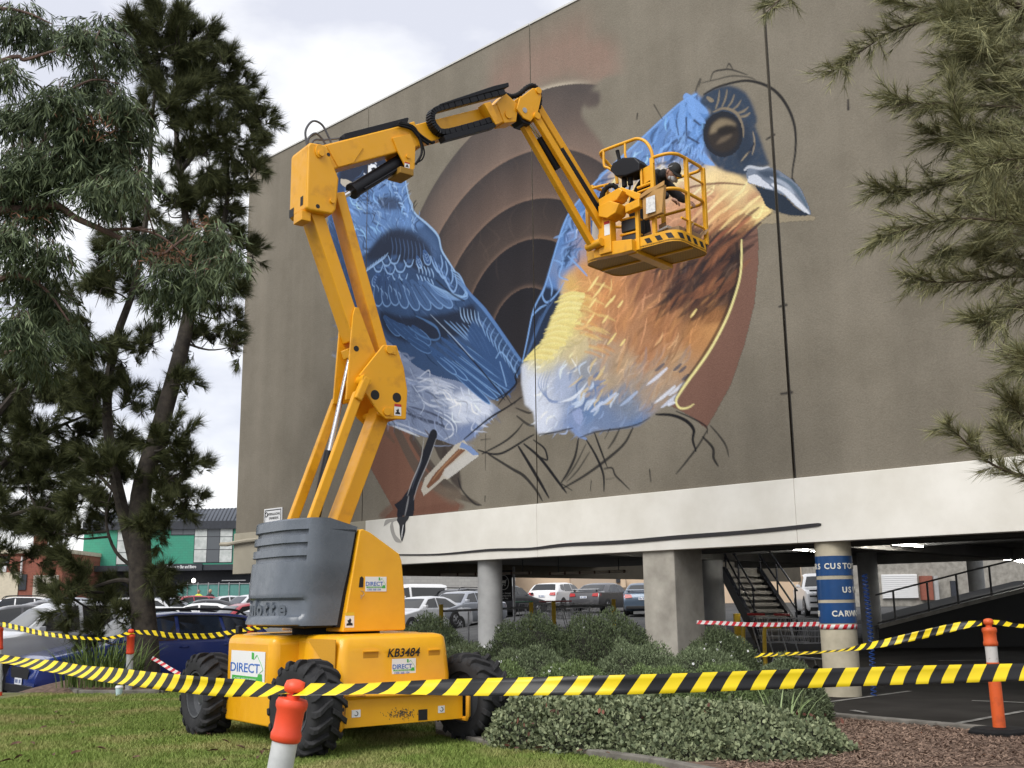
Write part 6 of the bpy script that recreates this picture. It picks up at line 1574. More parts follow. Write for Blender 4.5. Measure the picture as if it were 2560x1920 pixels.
# mounded mulch round the tree
tcx, tcy = at(330, 1690, 18.3)[:2]
def mound(name, cx, cy, rx, ry, h, material, label, z0=0.0):
    n, r_ = 36, 9; vs = []; f = []
    for i in range(r_ + 1):
        for k in range(n):
            t = 2 * math.pi * k / n; rr = i / r_
            vs.append((cx + rx * rr * math.cos(t), cy + ry * rr * math.sin(t), z0 + h * (1 - rr * rr) - 0.06 * rr))
    for i in range(r_):
        for k in range(n):
            f.append((i * n + k, i * n + (k + 1) % n, (i + 1) * n + (k + 1) % n, (i + 1) * n + k))
    return struct(np_mesh(name, vs, f, material, None, True), label)
mound('mulch_mound', tcx, tcy, 1.9, 1.5, 0.26, m_mulch, 'mulch mound at the foot of the tree')

# ------------------------------------------------------------------ car park floor and markings under the building
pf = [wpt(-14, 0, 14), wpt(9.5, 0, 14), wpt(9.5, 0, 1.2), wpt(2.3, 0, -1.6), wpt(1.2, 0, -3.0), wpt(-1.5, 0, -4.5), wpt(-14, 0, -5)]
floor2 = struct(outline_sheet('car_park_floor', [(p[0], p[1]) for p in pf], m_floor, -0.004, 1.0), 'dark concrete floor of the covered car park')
def ground_line(p, q, w, name='parking_line', material=None):
    a, b_ = np.array(p), np.array(q); d = (b_ - a) / np.linalg.norm(b_ - a); n = np.array([-d[1], d[0]]) * w / 2
    m = MB(); k = 6
    for i in range(k):
        s, e = a + (b_ - a) * i / k, a + (b_ - a) * (i + 1) / k
        Q = [s - n, e - n, e + n, s + n]; m.quad(*[(c[0], c[1], float(terrain(c[0], c[1])) + 0.004) for c in Q])
    return struct(m.build(name, material or m_line))
def gp(px, py):
    r = ray(px, py); Y = 12.0
    for _ in range(30):
        p = CAM + r * Y; z = float(terrain(p[0], p[1])) if True else 0
        Y = (z - CAM[2]) / r[2] if r[2] < 0 else Y
    return (r[0] * Y, Y)
for a, b_ in (((2060, 1757), (2275, 1728)), ((2360, 1815), (2560, 1778)), ((2430, 1752), (2700, 1762)), ((2290, 1664), (2360, 1670)), ((2345, 1652), (2500, 1650)), ((2130, 1776), (2165, 1782)), ((2215, 1660), (2260, 1663))):
    ground_line(gp(*a), gp(*b_), 0.08)

# ------------------------------------------------------------------ lawn grass and fallen leaves
def in_poly(P, x, y):
    c = np.zeros(x.shape, bool); n = len(P)
    for i in range(n):
        x0, y0 = P[i]; x1, y1 = P[i - 1]
        c ^= ((y0 > y) != (y1 > y)) & (x < (x1 - x0) * (y - y0) / (y1 - y0 + 1e-12) + x0)
    return c
m_grass, nt, b = new_mat('grass_blades'); N, Lk = nt.nodes, nt.links
gg = N.new('ShaderNodeNewGeometry'); tcx_ = N.new('ShaderNodeTexCoord'); nz = N.new('ShaderNodeTexNoise'); nz.inputs['Scale'].default_value = 1.1; nz.inputs['Detail'].default_value = 5
ra = N.new('ShaderNodeValToRGB'); ra.color_ramp.elements[0].color = (0.105, 0.175, 0.028, 1); ra.color_ramp.elements[1].color = (0.23, 0.30, 0.07, 1)
rb_ = N.new('ShaderNodeValToRGB'); rb_.color_ramp.elements[0].color = (0.25, 0.23, 0.08, 1); rb_.color_ramp.elements[1].color = (0.46, 0.39, 0.19, 1)
rf = N.new('ShaderNodeValToRGB'); rf.color_ramp.elements[0].position = 0.46; rf.color_ramp.elements[1].position = 0.66; rf.color_ramp.elements[1].color = (0.75, 0.75, 0.75, 1); rf.color_ramp.elements[0].color = (0.06, 0.06, 0.06, 1)
mx = N.new('ShaderNodeMix'); mx.data_type = 'RGBA'
Lk.new(gg.outputs['Random Per Island'], ra.inputs['Fac']); Lk.new(gg.outputs['Random Per Island'], rb_.inputs['Fac']); Lk.new(tcx_.outputs['Object'], nz.inputs['Vector']); Lk.new(nz.outputs['Fac'], rf.inputs['Fac'])
Lk.new(rf.outputs['Color'], mx.inputs['Factor']); Lk.new(ra.outputs['Color'], mx.inputs['A']); Lk.new(rb_.outputs['Color'], mx.inputs['B']); Lk.new(mx.outputs['Result'], b.inputs['Base Color']); b.inputs['Roughness'].default_value = 0.7; b.inputs['Specular IOR Level'].default_value = 0.2
def grass(n):
    y = 8.4 + (17.3 - 8.4) * rng.random(n * 2) ** 1.25; x = -7.5 + 9.6 * rng.random(n * 2)
    ok = in_poly(LAWN, x, y) & (np.abs(x) < 0.52 * y + 0.5); x, y = x[ok][:n], y[ok][:n]; k = len(x)
    h = (0.022 + 0.034 * rng.random(k)) * (0.8 + 0.25 * np.sin(x * 2.3) * np.cos(y * 1.7)); w = 0.0035 + 0.0035 * rng.random(k) + 0.00022 * (y - 8); a = rng.random(k) * 6.28; ln = h * (0.3 + 0.9 * rng.random(k)); la = rng.random(k) * 6.28
    base = np.stack([x, y, np.zeros(k)], 1); d = np.stack([np.cos(a), np.sin(a), np.zeros(k)], 1) * w[:, None]
    tip = base + np.stack([np.cos(la) * ln, np.sin(la) * ln, h], 1)
    v = np.stack([base - d, base + d, tip], 1).reshape(-1, 3)
    o = np_mesh('grass', v, np.arange(k * 3).reshape(-1, 3), m_grass)
    return tag(o, 'short green lawn grass with straw coloured patches', 'grass', kind='stuff')
grass(230000)
m_dry = mat('dry_leaf', (0.13, 0.065, 0.035), 0.8, c2=(0.06, 0.03, 0.02), scale=20)
m = MB(); L_ = [(0, -0.045, 0.0), (0.018, -0.01, 0.012), (0.012, 0.025, 0.018), (0, 0.05, 0.006), (-0.014, 0.022, 0.016), (-0.018, -0.012, 0.010)]
m.add(L_ + [(0, 0, 0.004)], [(0, 1, 6), (1, 2, 6), (2, 3, 6), (3, 4, 6), (4, 5, 6), (5, 0, 6)]); leaf_me = m.mesh('dry_leaf'); leaf_me.materials.append(m_dry)
def scatter_leaves(n, fn, label, group, s=1.0):
    for k in range(n):
        x, y, z = fn(k)
        o = bpy.data.objects.new('dry_leaf', leaf_me); col.objects.link(o); o.location = (x, y, z); o.rotation_euler = (random.uniform(-0.5, 0.5), random.uniform(-0.6, 0.6), random.uniform(0, 6.28)); q = s * random.uniform(0.7, 1.35); o.scale = (q, q, q)
        tag(o, label, 'leaf', group)
lp = [(152, 1798), (140, 1788), (72, 1846), (280, 1851), (453, 1849), (405, 1838), (40, 1870), (80, 1868), (135, 1897), (255, 1882), (530, 1888), (655, 1892), (645, 1905), (665, 1886), (600, 1878), (45, 1905), (10, 1915), (180, 1816), (108, 1827), (520, 1845), (70, 1915), (190, 1893), (490, 1840), (565, 1864), (560, 1912), (340, 1905)]
def lf(k):
    p = lp[k]; g = gp(*p); return (g[0], g[1], 0.035)
scatter_leaves(len(lp), lf, 'curled dry brown leaf lying on the lawn', 'dry leaves on the lawn')
ed = [(1300, 1868), (1318, 1872), (1345, 1876), (1380, 1884), (1420, 1886), (1450, 1896), (1465, 1900), (1400, 1893), (1300, 1875), (1345, 1890), (1520, 1902)]
scatter_leaves(len(ed), lambda k: (*gp(*ed[k]), 0.06), 'reddish dead leaf caught along the concrete edging', 'dead leaves along the edging', 0.9)
def mf(k):
    px, py = random.uniform(1950, 2540), random.uniform(1850, 1915); g = gp(px, py); return (g[0], g[1], 0.02)
scatter_leaves(26, mf, 'small dead leaf lying on the brown mulch', 'dead leaves on the mulch', 0.6)
# bark chips on the mulch
def chips(n):
    y = 8.6 + 3.6 * rng.random(n); x = 1.6 + 4.6 * rng.random(n); ok = in_poly(BED, x, y); x, y = x[ok], y[ok]; k = len(x)
    a = rng.random(k) * 6.28; l = 0.008 + 0.028 * rng.random(k) ** 2.5; w = 0.002 + 0.004 * rng.random(k); t = 0.3 * rng.normal(size=k)
    d = np.stack([np.cos(a), np.sin(a), np.sin(t)], 1) * l[:, None]; e = np.stack([-np.sin(a), np.cos(a), 0.3 * rng.normal(size=k)], 1) * w[:, None]; c = np.stack([x, y, 0.012 + 0.012 * rng.random(k)], 1)
    v = np.stack([c - d - e, c + d - e, c + d + e, c - d + e], 1).reshape(-1, 3)
    return tag(np_mesh('bark_chips', v, np.arange(k * 4).reshape(-1, 4), mat('bark_chip', (0.33, 0.225, 0.165), 0.9, c2=(0.10, 0.062, 0.045), island=True)), 'loose bark chips and twigs over the mulch', 'mulch', kind='stuff')
chips(42000)

# ------------------------------------------------------------------ shrubs
def leaf_mesh(P, D, U, L, W, shape):
    """P base points, D directions, U side vectors; shape 'fine' = pointed quad, 'round' = hexagon"""
    k = len(P); S_ = np.cross(D, U); S_ /= np.linalg.norm(S_, axis=1)[:, None] + 1e-9
    L = L[:, None]; W = W[:, None]
    if shape == 'fine':
        v = np.stack([P, P + D * L * 0.5 + S_ * W, P + D * L, P + D * L * 0.5 - S_ * W], 1); return v.reshape(-1, 3), np.arange(k * 4).reshape(-1, 4)
    Nn = np.cross(S_, D)
    v = np.stack([P, P + D * L * 0.28 + S_ * W * 0.85 + Nn * L * 0.05, P + D * L * 0.68 + S_ * W * 0.9 + Nn * L * 0.05, P + D * L, P + D * L * 0.68 - S_ * W * 0.9 + Nn * L * 0.05, P + D * L * 0.28 - S_ * W * 0.85 + Nn * L * 0.05], 1)
    return v.reshape(-1, 3), np.arange(k * 6).reshape(-1, 6)
def unit(v):
    return v / (np.linalg.norm(v, axis=-1, keepdims=True) + 1e-9)
def shrub(name, lobes, n, shape, L, W, material, label, group, inner, flowers=0, up=0.6, z0=0.0):
    """lobes: (x, y, rx, ry, rz) half-ellipsoids standing on the ground"""
    e = tag(empty(name, (lobes[0][0], lobes[0][1], z0)), label, 'shrub', group); inv = Matrix.Translation(-e.location)
    n = int(n * (1.9 if shape == 'fine' else 1.0)); A = np.array([l[2] * l[3] + l[2] * l[4] for l in lobes]); cnt = (n * A / A.sum()).astype(int)
    Ps, Ns = [], []; core = MB()
    for (x, y, rx, ry, rz), c in zip(lobes, cnt):
        u = unit(rng.normal(size=(c, 3))); u[:, 2] = np.abs(u[:, 2]) * 1.0 - 0.12 * rng.random(c)
        u = unit(u)
        lump = 1 + 0.06 * np.sin(u[:, 0] * 7 + x * 3) * np.cos(u[:, 1] * 6 + y) + 0.05 * np.sin(u[:, 2] * 11 + u[:, 0] * 9 + y * 5) + 0.04 * np.sin(u[:, 0] * 23 + u[:, 1] * 19 + x * 7)
        depth = 1 - 0.13 * rng.random(c) ** 2
        p = u * np.array([rx, ry, rz]) * (lump * depth)[:, None] + np.array([x, y, z0])
        Ps.append(p); Ns.append(unit(u / np.array([rx, ry, rz])))
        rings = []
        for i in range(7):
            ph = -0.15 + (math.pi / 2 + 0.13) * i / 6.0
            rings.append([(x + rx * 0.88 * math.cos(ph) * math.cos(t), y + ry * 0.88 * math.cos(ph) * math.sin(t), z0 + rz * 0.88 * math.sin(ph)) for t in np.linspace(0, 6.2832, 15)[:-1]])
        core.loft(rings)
    P = np.concatenate(Ps); Nn = np.concatenate(Ns); k = len(P)
    # drop leaves buried in other lobes
    keep = np.ones(k, bool)
    for (x, y, rx, ry, rz) in lobes:
        keep &= (((P - np.array([x, y, z0])) / np.array([rx, ry, rz])) ** 2).sum(1) > 0.52
    P, Nn = P[keep], Nn[keep]; k = len(P)
    D = unit(Nn * 0.55 + np.array([0, 0, up]) + rng.normal(size=(k, 3)) * 0.55)
    U = unit(Nn + rng.normal(size=(k, 3)) * 0.7)
    v, f = leaf_mesh(P, D, U, L * (0.6 + 0.8 * rng.random(k)), W * (0.7 + 0.6 * rng.random(k)), shape)
    o = np_mesh('foliage', v, f, material, e); o.matrix_parent_inverse = inv; o['kind'] = 'stuff'
    o = core.build('shade_core', inner, e, smooth=True); o.matrix_parent_inverse = inv  # solid dark blob filling the shrub; its colour stands in for inner shade
    if flowers:
        idx = rng.choice(k, flowers); c = P[idx] + Nn[idx] * 0.02; vs = []
        for j in range(5):
            t = j * 1.2566; t2 = t + 1.0
            r = 0.014
            vs.append(c + np.array([0, 0, 0.006])); vs.append(c + r * np.array([math.cos(t), 0.5 * math.sin(t), math.sin(t)])); vs.append(c + r * np.array([math.cos(t2), 0.5 * math.sin(t2), math.sin(t2)]))
        v = np.concatenate([np.stack(vs[3 * j:3 * j + 3], 1).reshape(-1, 3) for j in range(5)])
        o = np_mesh('flowers', v, np.arange(len(v)).reshape(-1, 3), m_white, e); o.matrix_parent_inverse = inv; o['kind'] = 'stuff'
    return e
m_core = mat('inner_shade', (0.022, 0.024, 0.014), 0.95)  # near-black colour paints in the shade between the leaves
m_ros1 = mat('grey_green_leaves', (0.22, 0.27, 0.15), 0.75, spec=0.15, c2=(0.075, 0.095, 0.052), island=True)
m_ros2 = mat('fresh_green_leaves', (0.22, 0.29, 0.12), 0.75, spec=0.15, c2=(0.085, 0.12, 0.05), island=True)
m_ros3 = mat('dark_green_leaves', (0.15, 0.19, 0.095), 0.75, spec=0.15, c2=(0.05, 0.064, 0.036), island=True)
m_round = mat('round_green_leaves', (0.30, 0.335, 0.19), 0.6, spec=0.2, c2=(0.085, 0.11, 0.06), island=True)
def lobe(px, ytop, hw_px, Y, ry):
    p = at(px, ytop, Y); return (p[0], Y, hw_px * Y / F_PX, ry, max(0.25, p[2] * 0.93))
G_ = 'clipped shrubs in the bed behind the lift'
shrub('shrub', [lobe(1075, 1532, 125, 14.6, 0.7)], 16000, 'fine', 0.038, 0.0055, m_ros3, 'dark clipped shrub between the turret and the round grey column', G_, m_core)
shrub('shrub', [lobe(1330, 1534, 150, 14.4, 0.75), lobe(1500, 1522, 150, 14.1, 0.7)], 34000, 'fine', 0.038, 0.0055, m_ros3, 'large dark domed shrub in front of the yellow posts', G_, m_core, 20)
shrub('shrub', [lobe(1150, 1600, 110, 12.9, 0.55), lobe(1310, 1612, 150, 12.6, 0.6)], 26000, 'fine', 0.036, 0.005, m_ros1, 'grey green shrub behind the right lift tyre with a few white flowers', G_, m_core, 60)
shrub('shrub', [lobe(1240, 1655, 120, 11.6, 0.5), lobe(1420, 1652, 130, 11.5, 0.5)], 26000, 'fine', 0.036, 0.005, m_ros2, 'low green shrub above the tape speckled with white flowers', G_, m_core, 170)
shrub('shrub', [lobe(1590, 1596, 120, 12.6, 0.6), lobe(1750, 1612, 150, 12.3, 0.6)], 26000, 'fine', 0.036, 0.005, m_ros1, 'pale grey green shrub at the foot of the square column', G_, m_core, 30)
shrub('shrub', [lobe(1800, 1566, 105, 13.6, 0.55)], 16000, 'fine', 0.038, 0.0055, m_ros3, 'rounded dark shrub with white flowers right of the square column', G_, m_core, 90)
shrub('shrub', [lobe(1640, 1660, 130, 11.3, 0.5), lobe(1800, 1655, 130, 11.3, 0.5)], 28000, 'fine', 0.036, 0.005, m_ros2, 'fresh green low shrub just above the striped tape', G_, m_core, 8)
shrub('shrub', [lobe(1965, 1640, 95, 12.0, 0.45)], 13000, 'fine', 0.036, 0.005, m_ros1, 'silvery shrub end beside the blue banded column', G_, m_core)
shrub('shrub', [lobe(1960, 1735, 95, 10.9, 0.35)], 9000, 'fine', 0.036, 0.005, m_ros3, 'dark low shrub under the tape next to the kerb', G_, m_core)
def globe(px, py, Y, rx, ry, rz):
    p = at(px, py, Y); return (p[0], Y, rx, ry, rz)
shrub('groundcover', [globe(1330, 1760, 10.35, 0.42, 0.55, 0.42), globe(1450, 1760, 10.15, 0.5, 0.62, 0.44), globe(1590, 1760, 10.0, 0.55, 0.66, 0.43), globe(1730, 1760, 9.95, 0.55, 0.68, 0.40), globe(1860, 1780, 9.85, 0.5, 0.62, 0.38), globe(1990, 1800, 9.8, 0.45, 0.5, 0.24), globe(1700, 1860, 9.4, 0.5, 0.3, 0.2), globe(1900, 1860, 9.3, 0.5, 0.3, 0.2)], 42000, 'round', 0.036, 0.015, m_round,
      'leafy round leaved groundcover spilling over the edging in front', None, m_core, 0, 0.35)
gcb = bpy.data.objects['groundcover']
qq = np.array([at(1260 + 850 * rng.random(), 1770 + 110 * rng.random(), 9.55 + .5 * rng.random()) for _ in range(150)]); kq = len(qq); qq[:, 2] = np.clip(qq[:, 2], .06, .42)
v, f = leaf_mesh(qq, unit(rng.normal(size=(kq, 3))), unit(rng.normal(size=(kq, 3))), .04 + .03 * rng.random(kq), np.full(kq, .014), 'round')
o = np_mesh('dead_leaves', v, f, mat('red_brown_leaves', (.20, .07, .045), .8, c2=(.08, .035, .025), island=True), gcb); o.matrix_parent_inverse = Matrix.Translation(-gcb.location); o['kind'] = 'stuff'
# strap leaved plants
m_strap = mat('strap_leaves', (0.16, 0.22, 0.06), 0.55, spec=0.2, c2=(0.045, 0.075, 0.02), island=True)
m_strap2 = mat('pale_strap_leaves', (0.30, 0.38, 0.17), 0.5, c2=(0.14, 0.20, 0.07), island=True)
def strap_plant(name, c, n, h, spread, w, material, label, z0=0.0, rad=0.2):
    e = tag(empty(name, (c[0], c[1], z0)), label, 'plant'); m = MB()
    for k in range(n):
        a = random.uniform(0, 6.283); r0 = rad * math.sqrt(random.random()); hh = h * random.uniform(0.55, 1.1); sp = spread * random.uniform(0.2, 1.1); bx, by = r0 * math.cos(a + random.uniform(-1, 1)), r0 * math.sin(a + random.uniform(-1, 1)); sw = (-math.sin(a) * w, math.cos(a) * w)
        P_ = []
        for i in range(6):
            t = i / 5; P_.append((bx + math.cos(a) * sp * t ** 1.8, by + math.sin(a) * sp * t ** 1.8, hh * (t - 0.38 * (sp / h) * t ** 3)))
        vs = []
        for i, p in enumerate(P_):
            ww = (1 - (i / 5) ** 2.5) + 0.03
            vs += [(p[0] - sw[0] * ww, p[1] - sw[1] * ww, p[2]), (p[0] + sw[0] * ww, p[1] + sw[1] * ww, p[2])]
        m.add(vs, [(2 * i, 2 * i + 1, 2 * i + 3, 2 * i + 2) for i in range(5)])
    o = np_mesh('leaves', np.array(m.v), np.array(m.f), material, e, True); o['kind'] = 'stuff'
    return e
p = at(250, 1700, 17.5); strap_plant('tussock_plant', p, 300, 0.82, 0.5, 0.011, m_strap, 'dense dark green strappy tussock left of the tree trunk', 0.1, 0.55)
p = at(1965, 1800, 10.35); strap_plant('strap_leaf_plant', p, 26, 0.55, 0.5, 0.010, m_strap2, 'few pale green strap leaves poking up below the tape', 0.05, 0.25)
p = at(1890, 1800, 10.4); strap_plant('strap_leaf_plant', p, 14, 0.42, 0.42, 0.009, m_strap2, 'thin tuft of pale strap leaves beside the groundcover', 0.05, 0.15)
# takeaway cup
cpz = at(296, 1756, 16.55); cup = tag(empty('takeaway_cup', (cpz[0], cpz[1], 0.0)), 'pale takeaway coffee cup standing on the grass by the edging', 'cup'); cup.scale = (1.35, 1.35, 1.35)
m = MB(); m.lathe([(0.029, 0.0), (0.041, 0.095)], 18); m.build('cup_body', mat('pale_blue_card', (0.50, 0.66, 0.66), 0.6), cup, smooth=True, sharp=50)
m = MB(); m.lathe([(0.0435, 0.093), (0.044, 0.105), (0.039, 0.108), (0.036, 0.118), (0.0, 0.118)], 18); m.build('cup_lid', m_white, cup, smooth=True, sharp=40)
# ------------------------------------------------------------------ cars
m_glass = mat('tinted_car_glass', (0.012, 0.014, 0.016), 0.06, spec=0.7)
m_ctyre = mat('car_tyre', (0.02, 0.02, 0.02), 0.85); m_crim = mat('alloy_rim', (0.35, 0.35, 0.36), 0.35, 0.8); m_ctrim = mat('black_trim', (0.015, 0.015, 0.016), 0.55)
m_lens = mat('headlight_lens', (0.55, 0.56, 0.58), 0.12); m_tail = mat('tail_light', (0.40, 0.015, 0.015), 0.2); m_plate = mat('number_plate', (0.72, 0.74, 0.78), 0.5)
PROF = {
    'sedan': dict(H=1.45, belt=0.95, top=[(0, .50), (.015, .66), (.06, .76), (.26, .93), (.29, .97), (.40, 1.33), (.46, 1.42), (.55, 1.45), (.65, 1.43), (.73, 1.34), (.85, 1.05), (.88, 1.03), (.97, 1.0), (.99, .90), (1, .60)], ws=(.29, .41), rw=(.73, .85), side=[[(.33, .99), (.415, 1.31), (.51, 1.37), (.51, .99)], [(.525, .99), (.525, 1.37), (.65, 1.34), (.76, 1.06), (.74, .99)]], ax=(.18, .80), r=.31),
    'hatch': dict(H=1.48, belt=0.97, top=[(0, .50), (.015, .66), (.06, .78), (.25, .95), (.28, .98), (.40, 1.36), (.47, 1.45), (.58, 1.48), (.80, 1.44), (.88, 1.37), (.96, 1.02), (.985, .95), (1, .60)], ws=(.28, .41), rw=(.875, .955), side=[[(.33, 1.0), (.42, 1.34), (.54, 1.40), (.54, 1.0)], [(.555, 1.0), (.555, 1.40), (.72, 1.38), (.78, 1.15), (.76, 1.0)], [(.79, 1.02), (.745, 1.37), (.83, 1.34), (.86, 1.10)]], ax=(.19, .81), r=.32),
    'wagon': dict(H=1.58, belt=1.03, top=[(0, .52), (.015, .72), (.05, .84), (.24, 1.02), (.275, 1.05), (.39, 1.44), (.46, 1.54), (.56, 1.58), (.78, 1.55), (.88, 1.49), (.965, 1.08), (.985, 1.0), (1, .62)], ws=(.275, .40), rw=(.885, .96), side=[[(.325, 1.06), (.41, 1.43), (.53, 1.50), (.53, 1.06)], [(.545, 1.06), (.545, 1.50), (.72, 1.48), (.735, 1.06)], [(.75, 1.08), (.735, 1.47), (.82, 1.44), (.895, 1.20), (.85, 1.10)]], ax=(.18, .79), r=.345),
    'van': dict(H=1.95, belt=1.15, top=[(0, .52), (.015, .80), (.05, .95), (.14, 1.12), (.17, 1.16), (.29, 1.75), (.36, 1.90), (.50, 1.95), (.90, 1.94), (.96, 1.88), (.985, 1.10), (1, .62)], ws=(.17, .30), rw=(.962, .98), side=[[(.24, 1.20), (.32, 1.70), (.42, 1.76), (.42, 1.20)], [(.45, 1.22), (.45, 1.76), (.92, 1.74), (.93, 1.22)]], ax=(.17, .80), r=.34),
    'ute': dict(H=1.78, belt=1.15, top=[(0, .60), (.012, .92), (.05, 1.06), (.24, 1.16), (.27, 1.19), (.365, 1.62), (.42, 1.75), (.50, 1.78), (.58, 1.76), (.625, 1.68), (.64, 1.18), (.66, 1.17), (.985, 1.17), (1, .75)], ws=(.27, .375), rw=(.626, .639), side=[[(.315, 1.20), (.385, 1.60), (.47, 1.69), (.47, 1.20)], [(.485, 1.20), (.485, 1.69), (.585, 1.67), (.61, 1.20)]], ax=(.165, .80), r=.39)}
def car(kind, paint_, loc, heading, label, L=4.5, W=1.78, group='parked cars', rails=False, cladding=False, plate_txt=None, rear_spoiler=False, name='parked_car'):
    P = PROF[kind]; H, belt = P['H'], P['belt']
    px_, pz_ = [t[0] for t in P['top']], [t[1] for t in P['top']]
    root = tag(empty(name, loc, heading), label, 'car' if kind not in ('ute', 'van') else kind, group)
    topz = lambda x: float(np.interp(x, px_, pz_))
    def hw(x, z):
        pf_ = 1 - 0.10 * max(0, (0.10 - x) / 0.10) ** 2 - 0.07 * max(0, (x - 0.90) / 0.10) ** 2
        w = W / 2 * pf_
        if z > belt: w *= 1 - 0.25 * min(1, (z - belt) / (H - belt)) ** 1.15
        elif z < 0.45: w *= 1 - 0.05 * (0.45 - z) / 0.25
        return w * (1 - 0.02 * abs((z - 0.7)))
    X = lambda x: (0.5 - x) * L
    xs = sorted(set([0, .008, .03, .06, .10, .15, .20, .24] + px_ + [.45, .50, .60, .68, .76, .80, .84, .93]))
    rings = []
    for x in xs:
        t = topz(x); zb = 0.20 + (0.10 * max(0, (0.08 - x) / 0.08) + 0.12 * max(0, (x - 0.93) / 0.07)); b_ = min(belt, t - 0.06); sec = []
        rows = [zb, zb + 0.10, 0.5 * (zb + b_), b_ - 0.03, b_]
        half = [(hw(x, z) * (0.93 if i == 0 else 1), z) for i, z in enumerate(rows)]
        if t > belt + 0.1:
            half += [(hw(x, b_ + (t - b_) * 0.5), b_ + (t - b_) * 0.5), (hw(x, t - 0.07) * 0.985, t - 0.07), (hw(x, t) * 0.90, t - 0.018), (hw(x, t) * 0.45, t)]
        else:
            half += [(hw(x, t) * 0.97, b_ + (t - b_) * 0.5), (hw(x, t) * 0.92, b_ + (t - b_) * 0.75), (hw(x, t) * 0.80, t - 0.012), (hw(x, t) * 0.4, t)]
        rings.append([(X(x), w, z) for w, z in half] + [(X(x), -w, z) for w, z in reversed(half)])
    m = MB(); m.loft(rings); m.build('body', paint_, root, smooth=True, sharp=38)
    for s in (-1, 1):
        for poly in P['side']:
            m = MB(); pts = []
            for i in range(len(poly)):
                a, c = poly[i], poly[(i + 1) % len(poly)]
                for k in range(4):
                    pts.append((a[0] + (c[0] - a[0]) * k / 4, a[1] + (c[1] - a[1]) * k / 4))
            m.poly([(X(x), s * (hw(x, z) + 0.006), z) for x, z in pts]); m.build('side_window', m_glass, root)
        m = MB(); m.add([(X(.315), s * (hw(.315, belt)), belt + 0.02), (X(.335), s * (hw(.3, belt) + 0.20), belt + 0.03), (X(.335), s * (hw(.3, belt) + 0.20), belt + 0.15), (X(.32), s * (hw(.3, belt) + 0.04), belt + 0.14), (X(.30), s * (hw(.3, belt) + 0.06), belt + 0.03), (X(.31), s * (hw(.3, belt) + 0.19), belt + 0.04), (X(.31), s * (hw(.3, belt) + 0.18), belt + 0.14), (X(.30), s * (hw(.3, belt) + 0.06), belt + 0.13)],
                     [(0, 1, 2, 3), (4, 5, 6, 7), (0, 1, 5, 4), (1, 2, 6, 5), (2, 3, 7, 6), (3, 0, 4, 7)]); m.build('mirror', paint_, root, bevel=0.015)
        z0 = topz(.03) - 0.06
        m = MB(); m.add([(X(x) + d, s * (hw(x, z) + 0.008) * k, z) for x, z, k, d in ((.0, z0 - 0.04, .62, .012), (.03, z0 - 0.10, .98, .01), (.10, z0 + 0.0, 1.0, 0), (.075, z0 + 0.07, .98, 0), (.03, z0 + 0.05, .75, .015))], [(0, 1, 2, 3, 4)]); m.build('headlight', m_lens, root)
        zt = min(belt, topz(.97)) - 0.12
        m = MB(); m.add([(X(1.0) - 0.012, s * hw(.99, zt) * 0.55, zt - .05), (X(1.0) - 0.012, s * hw(.99, zt) * 0.93, zt - .07), (X(.955), s * (hw(.955, zt) + .006), zt - .05), (X(.955), s * (hw(.955, zt) + .006), zt + .09), (X(.985) - 0.01, s * hw(.99, zt) * 0.93, zt + .10), (X(.99) - 0.012, s * hw(.99, zt) * 0.6, zt + .08)], [(0, 1, 4, 5), (1, 2, 3, 4)]); m.build('tail_light', m_tail, root)
        for x, z, w_ in ((.56, belt - 0.09, 0.20), (.75, belt - 0.07, 0.20)):
            m = MB(); m.tube([(X(x) + 0.09, s * (hw(x, z) + 0.002), z), (X(x) + 0.05, s * (hw(x, z) + 0.03), z), (X(x) - 0.05, s * (hw(x, z) + 0.03), z), (X(x) - 0.09, s * (hw(x, z) + 0.002), z)], 0.013, 6); m.build('door_handle', paint_, root)
        for x in P['ax']:
            wy = hw(x, 0.45); R = P['r']
            m = MB(); m.lathe([(R * 1.13, -0.02), (R * 1.13, 0.012), (R * 0.7, 0.012)], 24, lambda p: (X(x) + p[0], s * (wy + p[2] - 0.006), R + p[1]), cap=True); m.build('wheel_arch', m_ctrim, root)
            m = MB(); m.lathe([(R * .62, -.19), (R * .95, -.19), (R, -.15), (R, .0), (R * .94, .03), (R * .66, .032), (R * .62, .02)], 26, lambda p: (X(x) + p[0], s * (wy + p[2] - 0.004), R + p[1])); w = m.build('wheel', m_ctyre, root, smooth=True, sharp=40)
            m = MB(); m.lathe([(R * .63, .02), (R * .60, .03), (R * .55, .015), (R * .2, .028), (0.0, .03)], 20, lambda p: (X(x) + p[0], s * (wy + p[2]), R + p[1]), cap=False)
            m.build('rim', m_crim, w, smooth=True, sharp=30)
            m = MB()
            for k in range(5):
                t = k * 1.2566 + .3; c, d = math.cos(t), math.sin(t)
                m.add([(X(x) + (c * r_ - d * q) * R, s * (wy + 0.034), R + (d * r_ + c * q) * R) for r_, q in ((.2, .09), (.52, .14), (.52, -.14), (.2, -.09))], [(0, 1, 2, 3)])
            m.build('rim_gap', m_ctrim, w)
    def screen(x0, x1, name, k0=0.90, k1=0.86):
        m = MB(); n = 5; V = []
        for i in range(n + 1):
            x = x0 + (x1 - x0) * (0.04 + 0.92 * i / n); z = topz(x); dx = 0.02; sl = (topz(x + .004) - topz(x - .004)) / (.008 * L); nn = np.array([sl, 1.0]); nn /= np.linalg.norm(nn)
            for y in np.linspace(-1, 1, 7):
                w = hw(x, z) * (k0 + (k1 - k0) * i / n) * 0.97
                V.append((X(x) + nn[0] * 0.008, y * w, z + nn[1] * 0.008 - (0.012 + 0.03 * 0) * (abs(y) > 0.9)))
